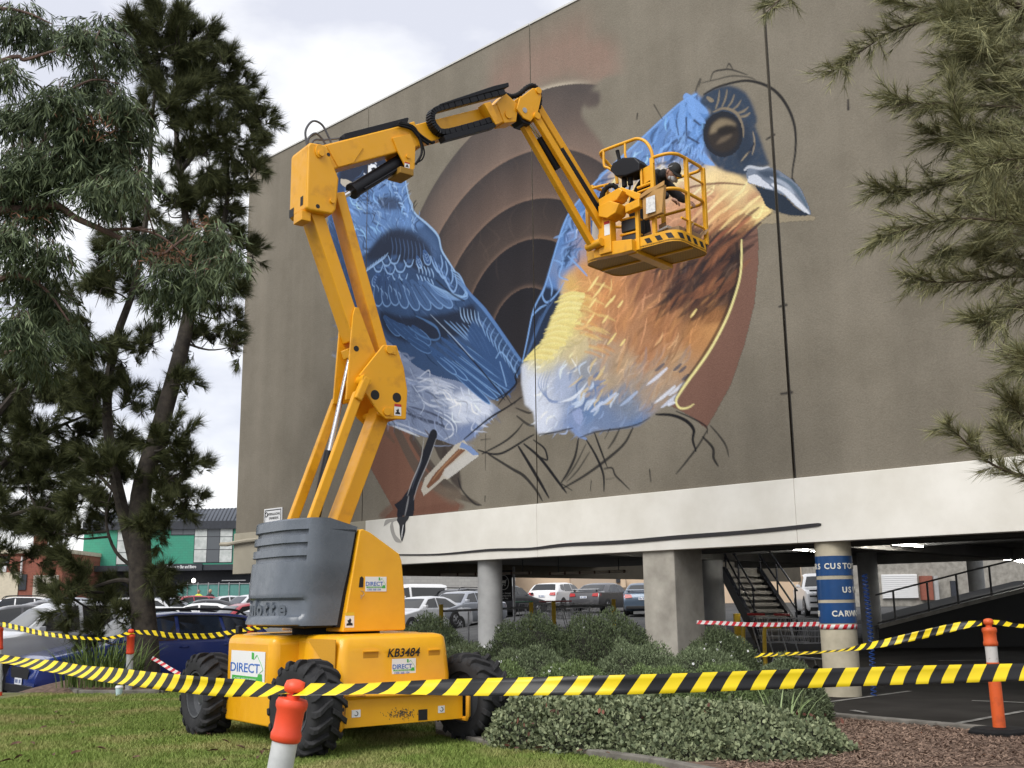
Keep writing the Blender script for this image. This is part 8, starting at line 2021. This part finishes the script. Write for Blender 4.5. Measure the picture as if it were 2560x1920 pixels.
# trolley bay sign
Y = 31; sx0, sx1, sz0, sz1 = fx(1239, Y), fx(1281, Y), zy(1260, 1502, Y), zy(1260, 1426, Y)
ts = tag(empty('trolley_sign', ((sx0 + sx1) / 2, Y, float(terrain(1, Y)))), 'black trolley bay sign with white cart symbol behind the hedge', 'sign'); iv = Matrix.Translation(-ts.location); W_ = sx1 - sx0; Hh = sz1 - sz0; xm = (sx0 + sx1) / 2
m = MB(); m.box(sx0, sx1, Y, Y + .03, sz0, sz1); o = m.build('board', m_ink2, ts); o.matrix_parent_inverse = iv
m = MB(); m.tube([(sx0 + .03, Y + .05, terrain(1, Y)), (sx0 + .03, Y + .05, sz1 + .12), (sx0 + .15, Y + .05, sz1 + .25)], .025, 8); m.tube([(sx1 + .05, Y + .05, terrain(1, Y)), (sx1 + .05, Y + .05, sz1 + .1)], .035, 8); o = m.build('sign_post', m_steel, ts); o.matrix_parent_inverse = iv
cz = sz0 + Hh * .60
m = MB(); m.tube([(xm + W_ * .29 * math.cos(t), Y - .006, cz + W_ * .42 * math.sin(t)) for t in np.linspace(0, 6.28, 22)[:-1]], .009, 5, closed=True); o = m.build('symbol_ring', m_white, ts); o.matrix_parent_inverse = iv
m = MB(); q = W_ * .18; m.poly([(xm + q * x, Y - .008, cz + q * z) for x, z in ((-.9, .55), (.75, .75), (.55, -.25), (-.65, -.25))]); m.tube([(xm + q * x, Y - .008, cz + q * z) for x, z in ((1.2, 1.15), (.85, 1.1), (.5, -.6), (-.6, -.6))], .008, 4)
for x in (-.5, .4): m.lathe([(.02, -.004), (.02, .004)], 10, lambda p: (xm + q * x + p[0], Y - .008 + p[2], cz - q * .95 + p[1]))
o = m.build('cart_symbol', m_white, ts); o.matrix_parent_inverse = iv
for k, tx in enumerate(('Avoid car damage', 'park trolleys here', 'Thank You')):
    lettering('sign_lettering', tx, .062, m_white, ts, face_matrix((0, -.006, sz0 + Hh * (.25 - .085 * k) - ts.location.z), (1, 0, 0), (0, 0, 1)), .001, xs=.85, bold=.001)
# yellow posts, rail and trolleys
m_ypost = mat('yellow_post_paint', (.70, .45, .02), .5, var=.15, scale=9)
Y = 29
for px, yt, lab in ((1103, 1511, 'yellow post left of the round grey column'), (1328, 1506, 'yellow post left of the trolley nest'), (1384, 1503, 'yellow post in front of the white hatchback wheel'), (1534, 1498, 'yellow post near the square column')):
    x = fx(px, Y); m = MB(); m.box(x - .055, x + .055, Y - .055, Y + .055, float(terrain(x, Y)), zy(px, yt, Y)); tag(m.build('yellow_post', m_ypost, bevel=.01), lab, 'post', 'yellow posts of the trolley bay')
for x0, x1, y0, y1, lab in ((1105, 1326, 1528, 1519, 'steel rail between the left yellow posts'), (1386, 1532, 1517, 1513, 'steel rail between the right yellow posts')):
    a, b_ = at(x0, y0, Y), at(x1, y1, Y); m = MB(); m.tube([a, b_], .028, 8)
    for t in (.3, .6): p = a + (b_ - a) * t; m.tube([p, (p[0], p[1], float(terrain(p[0], Y)))], .022, 6)
    tag(m.build('steel_rail', m_steel, smooth=True), lab, 'rail')
m_rtrim = mat('red_plastic', (.45, .03, .03), .4); m_gtrim = mat('green_plastic', (.02, .22, .09), .4)
def trolley(x, y, z, rz, trim, label, s=1.0):
    e = tag(empty('shopping_trolley', (x, y, z), rz, s), label, 'trolley'); B0 = [(-.38, -.20, .52), (.36, -.17, .52), (.36, .17, .52), (-.38, .20, .52)]; T0 = [(-.45, -.27, .95), (.48, -.23, .90), (.48, .23, .90), (-.45, .27, .95)]
    m = MB(); L2 = lambda a, b_, t: tuple(a[i] + (b_[i] - a[i]) * t for i in range(3))
    for i in range(4):
        for t in np.linspace(0, 1, 7): m.tube([L2(B0[i], B0[(i + 1) % 4], t), L2(T0[i], T0[(i + 1) % 4], t)], .004, 4)
        for h in (0, .25, .5, .75, 1): m.tube([L2(B0[i], T0[i], h), L2(B0[(i + 1) % 4], T0[(i + 1) % 4], h)], .006 if h in (0, 1) else .004, 4)
    m.build('basket', m_steel, e)
    m = MB()
    for y_ in (-.22, .22):
        m.tube([(-.45, y_ * 1.2, .95), (-.52, y_, .80), (-.38, y_, .30), (.44, y_ * .8, .22), (.46, y_ * .8, .12)], .013, 6); m.tube([(-.38, y_, .30), (-.44, y_, .12)], .013, 6)
    m.build('frame', m_steel, e, smooth=True)
    m = MB(); m.tube([(-.56, -.28, 1.0), (-.56, .28, 1.0)], .02, 8); m.build('handle', trim, e)
    for wx, wy in ((-.44, -.22), (-.44, .22), (.46, -.18), (.46, .18)):
        m = MB(); m.lathe([(.06, -.012), (.06, .012)], 12, lambda p: (wx + p[0], wy + p[2], .06 + p[1])); m.build('castor', m_black, e)
    return e
for k, (px, t, lab) in enumerate(((1346, m_gtrim, 'leftmost nested trolley behind the hedge'), (1362, m_gtrim, 'green handled trolley between the two yellow posts'), (1405, m_rtrim, 'red handled trolley right of the yellow posts'), (1432, m_rtrim, 'middle trolley of the red handled nest'), (1458, m_rtrim, 'rightmost red handled trolley of the nest'))):
    x = fx(px, 30.5); trolley(x, 30.5, float(terrain(x, 30.5)) + .05, .5, t, lab)
p = at(1965, 1612, 19.4); trolley(p[0], p[1], max(.05, float(terrain(p[0], p[1]))), .3, m_rtrim, 'trolley with red handle in front of the stair', 1.0); p = at(2035, 1610, 18.9); trolley(p[0], p[1], max(.05, float(terrain(p[0], p[1]))), .2, m_rtrim, 'trolley half hidden behind the banded column', 1.0)
# hooped yellow rails, yellow kerb blocks and hatching under the deck
for px, yt, yb, Y, lab in ((1912, 1566, 1625, 18.8, 'bent yellow rail standing right of the stair'), (1858, 1562, 1600, 19.5, 'bent yellow rail standing left of the stair')):
    a = at(px, yb, Y); m = MB(); m.tube(bez([np.array((a[0], Y, 0.0)), np.array((a[0], Y, .45)), np.array((a[0] + .02, Y, zy(px, yt + 6, Y))), np.array((a[0] + .10, Y, zy(px, yt, Y))), np.array((a[0] + .3, Y, zy(px, yt, Y)))], 4), .035, 8); tag(m.build('yellow_hoop_rail', m_ypost, smooth=True), lab, 'rail')
a = at(1842, 1540, 21.5); m = MB(); m.box(a[0] - .06, a[0] + .06, 21.44, 21.56, .05, zy(1842, 1534, 21.5)); tag(m.build('yellow_post', m_ypost, bevel=.01), 'yellow post left of the stair under the deck', 'post')
for x0, x1, py, Y, lab in ((1890, 2060, 1612, 19.0, 'yellow edged wheel stop beneath the trolleys'), (1990, 2062, 1628, 17.6, 'short yellow wheel stop left of the banded column')):
    a, b_ = at(x0, py, Y), at(x1, py, Y); m = MB(); m.box(a[0], b_[0], Y - .08, Y + .08, 0.0, .12); tag(m.build('wheel_stop', m_ypost, bevel=.03), lab, 'wheel stop')
for k in range(6): ground_line(gp(1748, 1572 - k * 7), gp(1772 + 4 * k, 1571 - k * 7), .22, 'yellow_hatching', m_yline)
# ------------------------------------------------------------------ trees
m_bark = mat('rough_grey_bark', (0.060, 0.049, 0.039), 0.95, c2=(0.022, 0.018, 0.015), scale=9, bump=0.02, bscale=26, detail=8)
m_bark2 = mat('pinkish_branch_bark', (0.17, 0.105, 0.08), 0.85, c2=(0.09, 0.055, 0.045), scale=8)
m_twig = mat('thin_brown_twigs', (0.085, 0.06, 0.04), 0.9)
m_needle = mat('dark_needles', (0.125, 0.135, 0.055), 0.7, spec=0.12, c2=(0.022, 0.030, 0.015), island=True)
m_needle2 = mat('olive_needles', (0.36, 0.34, 0.17), 0.6, spec=0.15, c2=(0.085, 0.095, 0.05), island=True)
m_gum = mat('gum_leaves', (0.16, 0.20, 0.10), 0.6, spec=0.2, c2=(0.025, 0.042, 0.022), island=True)
m_gumdry = mat('dry_gum_leaves', (0.30, 0.13, 0.06), 0.7, c2=(0.12, 0.05, 0.03), island=True)
def needle_sprays(O, D, Ls, n, nl, nw, spread, droop, t0=0.15):
    """needles (thin triangles) along sprays with origins O, directions D, lengths Ls"""
    k = len(O); t = t0 + (1 - t0) * rng.random((k, n)); O_ = O[:, None]; D_ = D[:, None]
    base = O_ + D_ * (t * Ls[:, None])[..., None] - np.array([0, 0, 1.0]) * (droop * 0.35 * Ls[:, None] * t ** 2)[..., None]
    rnd = unit(rng.normal(size=(k, n, 3)))
    dr = unit(D_ * 0.9 + rnd * spread - np.array([0, 0, droop * 0.5])); L = nl * (0.6 + 0.7 * rng.random((k, n)))[..., None]
    side = unit(np.cross(dr, unit(rng.normal(size=(k, n, 3))))) * nw * 0.5
    v = np.stack([base - side, base + side, base + dr * L], 2).reshape(-1, 3)
    return v
def limb_mesh(e, name, paths, material, n=7):
    m = MB()
    for pts, r0, r1 in paths:
        P_ = bez([np.array(p, float) for p in pts], 4) if len(pts) > 2 else pts
        m.tube(P_, r0, n, r1)
    o = m.build(name, material, e, smooth=True); o.matrix_parent_inverse = Matrix.Translation(-e.location)
    if name == 'branches': o['kind'] = 'stuff'
    return o
def nearest(pts, p):
    return min(pts, key=lambda q: np.linalg.norm(q - p) + 0.6 * max(0, q[2] - p[2]))
def sheoak(label, Y0, trunk, limbs, clumps, n_needles, base, depth=1.0, up=0.5):
    e = tag(empty('sheoak_tree', base), label, 'tree'); inv = Matrix.Translation(-e.location)
    T = [([at(*p[:2], Y0 + (p[2] if len(p) > 2 else 0)) if len(p) < 4 else np.array(p[:3]) for p in pts], r0, r1) for pts, r0, r1 in trunk]
    limb_mesh(e, 'trunk', T[:1], m_bark, 14)
    LB_ = [([at(p[0], p[1], Y0 + (p[2] if len(p) > 2 else 0)) for p in pts], r0, r1) for pts, r0, r1 in limbs]
    nodes = [q for pts, _, _ in T + LB_ for q in bez([np.array(p, float) for p in pts], 6)]
    tw = []; Os, Ds, Ls = [], [], []; area = sum(c[2] ** 2 for c in clumps)
    for cx, cy, r in clumps:
        Yc = Y0 + rng.normal(0, 0.55) * depth; c = at(cx, cy, Yc); R = r * Yc / F_PX
        q = nearest(nodes, c); mid = (q + c) / 2 + np.array([0, 0, -0.10 * np.linalg.norm(c - q)]) + rng.normal(0, .08, 3); tw.append(([q, mid, c], 0.012 + 0.03 * min(1, np.linalg.norm(c - q) / 2), 0.006))
        for k in range(4): d = unit(rng.normal(size=3) + np.array([0, 0, up * .5])); tw.append(([c, c + d * R * .5 + rng.normal(0, .05, 3), c + d * R * .95], .008, .003))
        out = unit(c - np.array([base[0], base[1], c[2] - 0.6])); nb = 9; kk = max(3, int(n_needles / 26 * r * r / area / nb))
        for _ in range(nb):
            d = unit(rng.normal(size=3) * .75 + out * .55 + np.array([0, 0, up])); o0 = c + rng.normal(size=3) * R * .42; Lb = R * (.5 + .75 * rng.random())
            t = rng.random(kk) ** .8; Os.append(o0 + d * (t * Lb)[:, None] + rng.normal(size=(kk, 3)) * R * .07); Ds.append(unit(d + rng.normal(size=(kk, 3)) * .42)); Ls.append(R * (.18 + .34 * rng.random(kk))); tw.append(([o0, o0 + d * Lb * .5 + rng.normal(0, .02, 3), o0 + d * Lb], .006, .002))
    O_, D_, L_ = np.concatenate(Os), np.concatenate(Ds), np.concatenate(Ls)
    v = needle_sprays(O_, D_, L_, 26, 0.19, 0.0075, 0.42, 0.22); o = np_mesh('crown', v, np.arange(len(v)).reshape(-1, 3), m_needle, e); o.matrix_parent_inverse = inv
    limb_mesh(e, 'branches', LB_ + tw, m_bark, 6)
    return e
tb = at(366, 1690, 18.5)
A_ = [(370, 92, 66), (440, 108, 78), (500, 132, 58), (420, 200, 88), (520, 205, 70), (562, 172, 45), (360, 190, 60), (560, 268, 58), (618, 270, 46), (652, 300, 32), (480, 292, 78), (400, 300, 66), (598, 352, 50), (520, 380, 64), (446, 400, 52), (600, 425, 44), (560, 470, 56), (480, 490, 62), (420, 530, 62), (350, 560, 56), (545, 560, 54), (602, 625, 38), (500, 640, 64), (582, 720, 42), (420, 645, 54), (560, 795, 42), (522, 850, 44), (584, 868, 32), (470, 760, 46), (330, 730, 60), (255, 720, 60), (330, 1010, 52), (425, 1105, 50), (445, 1210, 42), (470, 1245, 34), (385, 1205, 46), (300, 1190, 40), (402, 1312, 42),
      (160, 1405, 34), (205, 1450, 42), (170, 1525, 44), (255, 1535, 50), (312, 1482, 36), (310, 1550, 34), (412, 1468, 34), (428, 1500, 26), (392, 1430, 28), (225, 1585, 36), (140, 1480, 28), (380, 60, 30), (462, 55, 30), (522, 90, 30), (600, 200, 30), (640, 345, 30), (640, 430, 24), (630, 640, 26), (250, 420, 60), (300, 640, 50), (330, 1110, 58), (250, 1180, 54), (425, 1255, 50), (475, 1160, 40), (385, 1335, 42), (205, 1255, 52), (130, 1335, 50), (270, 1290, 44), (180, 1340, 40), (300, 900, 54), (240, 860, 50), (380, 860, 44), (460, 960, 40), (250, 1010, 48)]
sheoak('tall dark sheoak tree with bare trunk left of the boom lift', 18.5, [([(tb[0], tb[1], .1, 1), (*at(363, 1600, 18.5), 1), (*at(352, 1440, 18.5), 1), (*at(352, 1240, 18.5), 1), (*at(398, 1076, 18.5), 1), (*at(452, 880, 18.5), 1), (*at(478, 760, 18.5), 1)], .235, .11)],
       [([(346, 1440), (300, 1245), (278, 1140), (268, 1000), (290, 850), (340, 700), (370, 500), (380, 300), (400, 150)], .125, .025), ([(478, 770), (470, 600), (450, 430), (440, 300), (450, 150)], .10, .025), ([(478, 780), (540, 640), (570, 480), (560, 330)], .09, .02), ([(450, 430), (520, 350), (600, 310), (650, 300)], .05, .012), ([(345, 1460), (300, 1450), (230, 1470), (170, 1500)], .05, .015), ([(350, 1430), (290, 1380), (265, 1300), (280, 1220)], .04, .015), ([(348, 1400), (390, 1420), (420, 1470)], .04, .012), ([(300, 1245), (240, 1180), (170, 1120)], .04, .012), ([(400, 1076), (380, 1150), (420, 1200)], .04, .012)], A_, 420000, (tb[0], tb[1], .1), 1.0)
B_ = [(90, 960, 70), (180, 930, 60), (20, 980, 60), (100, 1090, 60), (180, 1110, 50), (20, 1120, 60), (80, 1180, 50), (200, 860, 60), (120, 810, 62), (60, 900, 78), (150, 1000, 66), (60, 1080, 78), (235, 1085, 50), (120, 1180, 62), (30, 1210, 70), (45, 1330, 50), (140, 1290, 42), (-30, 1000, 70), (-40, 1280, 60), (20, 1400, 34), (100, 1380, 34), (250, 960, 40), (190, 1200, 40), (90, 1260, 46)]
sb = at(-90, 1690, 19.5)
sheoak('second sheoak tree whose dark foliage hangs in at the left edge', 19.5, [([(sb[0], sb[1], -.3, 1), (*at(-80, 1400, 19.5), 1), (*at(-60, 1100, 19.5), 1), (*at(-40, 800, 19.5), 1)], .26, .12)], [([(-70, 1250), (20, 1150), (120, 1080), (210, 1040)], .08, .02), ([(-60, 1100), (40, 980), (130, 880), (190, 850)], .08, .02), ([(-75, 1330), (0, 1300), (90, 1270), (150, 1280)], .06, .015)], B_, 210000, (sb[0], sb[1], -.3), 1.0, .1)

# gum tree reaching in from the left, nearer
def gum():
    Y0 = 10.6; bx, by = -7.9, 11.0; e = tag(empty('gum_tree', (bx, by, 0)), 'gum tree with drooping narrow leaves reaching in from the upper left', 'tree'); inv = Matrix.Translation(-e.location)
    trunk = [np.array((bx, by, 0.0)), np.array((bx + .05, by, 1.5)), np.array((bx - .05, by - .1, 3.2)), np.array((bx + .1, by, 4.6)), np.array((bx, by, 6.2)), np.array((bx + .2, by, 8.0))]
    limb_mesh(e, 'trunk', [(trunk, .22, .08)], m_bark2, 12)
    tp = lambda i: tuple(trunk[i])
    raw = [([tp(3), (-60, 545), (60, 524), (140, 514), (190, 545), (262, 577), (330, 610), (400, 636), (452, 602), (512, 562)], .055, .008), ([tp(3), (-20, 520), (60, 482), (86, 425), (92, 385), (125, 320), (150, 240)], .05, .012), ([tp(4), (-20, 160), (60, 150), (110, 135), (200, 108), (260, 100)], .03, .006), ([tp(5), (-40, 20), (60, 30), (130, 60)], .03, .006), ([tp(2), (-40, 720), (40, 690), (110, 720), (170, 800)], .04, .008), ([tp(2), (-60, 900), (40, 880), (110, 880)], .035, .008), ([(262, 577), (330, 572), (400, 590), (470, 640), (520, 620)], .018, .005), ([(330, 610), (380, 660), (450, 690)], .015, .005), ([(92, 385), (180, 350), (280, 330), (340, 330)], .022, .006), ([(150, 240), (230, 200), (300, 210)], .016, .005)]
    L_ = [([at(p[0], p[1], Y0) if len(p) == 2 else np.array(p) for p in pts], a, b_) for pts, a, b_ in raw]
    nodes = [q for pts, _, _ in L_ for q in bez(pts, 5)]
    cl = [(45, 55, 62), (125, 95, 44), (205, 92, 50), (262, 72, 42), (300, 130, 44), (60, 300, 74), (150, 265, 70), (240, 205, 66), (292, 262, 52), (332, 300, 42), (60, 420, 80), (160, 405, 82), (262, 385, 72), (322, 432, 46), (100, 520, 66), (40, 600, 60), (335, 345, 42), (240, 480, 50), (60, 705, 66), (130, 640, 46), (40, 822, 60), (122, 760, 48), (172, 832, 40), (100, 885, 50), (-20, 480, 70), (200, 330, 60), (330, 450, 36), (422, 602, 44), (482, 602, 42), (532, 612, 40), (562, 660, 32), (430, 682, 50), (482, 722, 50), (402, 742, 38), (332, 622, 30), (382, 592, 34), (540, 582, 26), (515, 690, 40), (20, 180, 40), (300, 500, 34), (575, 640, 26)]
    area = sum(c[2] ** 2 for c in cl); P_, D_ = [], []; tw = []; dry = []
    for cx, cy, r in cl:
        Yc = Y0 + rng.normal(0, .35); c = at(cx, cy, Yc); R = r * Yc / F_PX; q = nearest(nodes, c); tw.append(([q, (q + c) / 2 + np.array([0, 0, .06]), c], .010, .004))
        k = int(3000 * r * r / area) + 6
        o = c + unit(rng.normal(size=(k, 3))) * (R * rng.random(k) ** .45)[:, None] * np.array([1, 1, .85]) + np.array([0, 0, .08]); d = unit(rng.normal(size=(k, 3)) * np.array([.5, .5, .25]) + np.array([0, 0, -.75]))
        for j in range(0, k, 7): tw.append(([c + (o[j] - c) * .3, o[j], o[j] + d[j] * .22], .004, .002))
        t = rng.random((k, 14)); p = o[:, None] + d[:, None] * (t * .30)[..., None]; dd = unit(d[:, None] * .7 + rng.normal(size=(k, 14, 3)) * np.array([.5, .5, .25]) + np.array([0, 0, -.45]))
        (dry if False else P_).append(p.reshape(-1, 3)); D_.append(dd.reshape(-1, 3))
    P_, D_ = np.concatenate(P_), np.concatenate(D_); k = len(P_); U = unit(rng.normal(size=(k, 3)))
    v, f = leaf_mesh(P_, D_, U, .095 + .075 * rng.random(k), .0055 + .0035 * rng.random(k), 'fine'); o = np_mesh('crown', v, f, m_gum, e); o.matrix_parent_inverse = inv
    Q, E_ = [], []
    for cx, cy, rx, ry, n in ((215, 300, 45, 12, 150), (430, 645, 50, 26, 260), (250, 320, 24, 16, 60), (505, 560, 16, 14, 60), (60, 545, 36, 10, 60), (300, 470, 14, 10, 40)):
        q = np.array([at(cx + rng.normal(0, rx), cy + rng.normal(0, ry), Y0 - .15 + rng.normal(0, .2)) for _ in range(n)]); Q.append(q); E_.append(unit(rng.normal(size=(n, 3)) + np.array([0, 0, -.5])))
    Q, E_ = np.concatenate(Q), np.concatenate(E_); k = len(Q); v, f = leaf_mesh(Q, E_, unit(rng.normal(size=(k, 3))), .06 + .05 * rng.random(k), np.full(k, .006), 'fine'); o = np_mesh('dry_leaves', v, f, m_gumdry, e); o.matrix_parent_inverse = inv; o['kind'] = 'stuff'
    limb_mesh(e, 'branches', L_ + tw, m_bark2, 6)
gum()

# near sheoak branches hanging in on the right
def near_sheoak():
    Y0 = 6.3; bx, by = 5.4, 7.2; e = tag(empty('sheoak_tree', (bx, by, 0)), 'nearby sheoak tree whose needle branches hang in at the upper right', 'tree'); inv = Matrix.Translation(-e.location)
    trunk = [np.array((bx, by, 0.0)), np.array((bx + .05, by, 2.0)), np.array((bx - .05, by, 4.0)), np.array((bx, by, 7.0)), np.array((bx + .1, by, 9.0))]
    limb_mesh(e, 'trunk', [(trunk, .2, .09)], m_bark, 12)
    raw = [[(2700, 90), (2560, 60), (2400, 40), (2250, 70), (2150, 130), (2075, 185)], [(2700, 230), (2560, 180), (2480, 150), (2400, 95), (2366, 38)], [(2700, 300), (2560, 270), (2400, 262), (2300, 257), (2230, 246)], [(2680, 500), (2560, 430), (2440, 372), (2392, 300), (2385, 212)], [(2700, 430), (2560, 420), (2420, 440), (2330, 470), (2250, 482), (2200, 470)], [(2700, 580), (2560, 560), (2420, 546), (2300, 566), (2190, 594)], [(2700, 700), (2560, 690), (2450, 700), (2350, 706), (2276, 694)], [(2680, 660), (2560, 650), (2500, 640), (2442, 625)], [(2680, 740), (2560, 760), (2490, 800), (2445, 806)], [(2700, 1220), (2560, 1190), (2480, 1160), (2420, 1110), (2368, 1058)], [(2680, 1150), (2600, 1150), (2540, 1120), (2510, 1080)], [(2680, 860), (2590, 880), (2540, 925)],
           [(2700, -40), (2560, -20), (2450, 5), (2330, 22), (2210, -5)], [(2300, -120), (2080, -60), (1975, -20), (1915, 32)], [(2700, 120), (2560, 110), (2440, 130), (2360, 180)], [(2700, 340), (2560, 340), (2460, 330), (2380, 350), (2330, 330)], [(2700, 500), (2560, 500), (2470, 500), (2390, 520)], [(2700, 620), (2560, 610), (2480, 600), (2400, 625), (2350, 640)], [(2720, 20), (2600, 30), (2500, 60), (2430, 40)], [(2700, 200), (2600, 220), (2520, 230), (2450, 215)], [(2720, 400), (2620, 390), (2520, 400), (2450, 420)], [(2700, 1010), (2620, 1020), (2560, 1040), (2530, 1010)], [(2700, 560), (2620, 540), (2540, 530), (2470, 470)], [(2680, 950), (2620, 930), (2570, 900)], [(2700, -80), (2560, -70), (2430, -40), (2340, -60)]]
    limbs = []; Os, Ds, Ls = [], [], []
    for i, pts in enumerate(raw):
        Yb = Y0 + rng.normal(0, .35); P_ = [at(p[0], p[1], Yb - .04 * j) for j, p in enumerate(pts)]; C_ = np.array(bez(P_, 10)); root = np.array(nearest(trunk, P_[0])); limbs.append(([root, (root + P_[0]) / 2 + np.array([0, 0, .2]), P_[0]], .03, .016)); limbs.append((P_, .012, .0025))
        thin = i in (9, 10, 13)
        for k in range(2, len(C_) - 1):
            t = k / len(C_); d0 = unit(C_[min(k + 1, len(C_) - 1)] - C_[k - 1]); rep = (1 if thin else 2)
            for _ in range(rep):
                d = unit(d0 * .85 + rng.normal(size=3) * .5 + np.array([0, 0, .12])); L = (.10 + .26 * rng.random()) * (1 - .45 * t) * (.6 if thin else 1); Os.append(C_[k]); Ds.append(d); Ls.append(L)
                if rng.random() < .5: limbs.append(([C_[k], C_[k] + d * L], .003, .0012))
    # denser unseen-through mass towards the trunk
    for cx, cy, r, n in ((2510, 60, 80, 100), (2540, 180, 70, 80), (2470, 110, 50, 40), (2550, 330, 60, 50), (2510, 420, 60, 40), (2550, 540, 50, 40), (2430, 40, 50, 40)):
        for _ in range(n):
            c = at(cx + rng.normal(0, r * .6), cy + rng.normal(0, r * .6), Y0 + .3 + rng.normal(0, .35)); Os.append(c); Ds.append(unit(np.array([-.8, 0, .05]) + rng.normal(size=3) * .6)); Ls.append(.12 + .2 * rng.random())
    O_, D_, L_ = np.array(Os), np.array(Ds), np.array(Ls)
    v = needle_sprays(O_, D_, L_, 44, 0.105, 0.0038, 0.5, 0.30, 0.0); o = np_mesh('crown', v, np.arange(len(v)).reshape(-1, 3), m_needle2, e); o.matrix_parent_inverse = inv
    limb_mesh(e, 'branches', limbs, m_twig, 5)
near_sheoak()
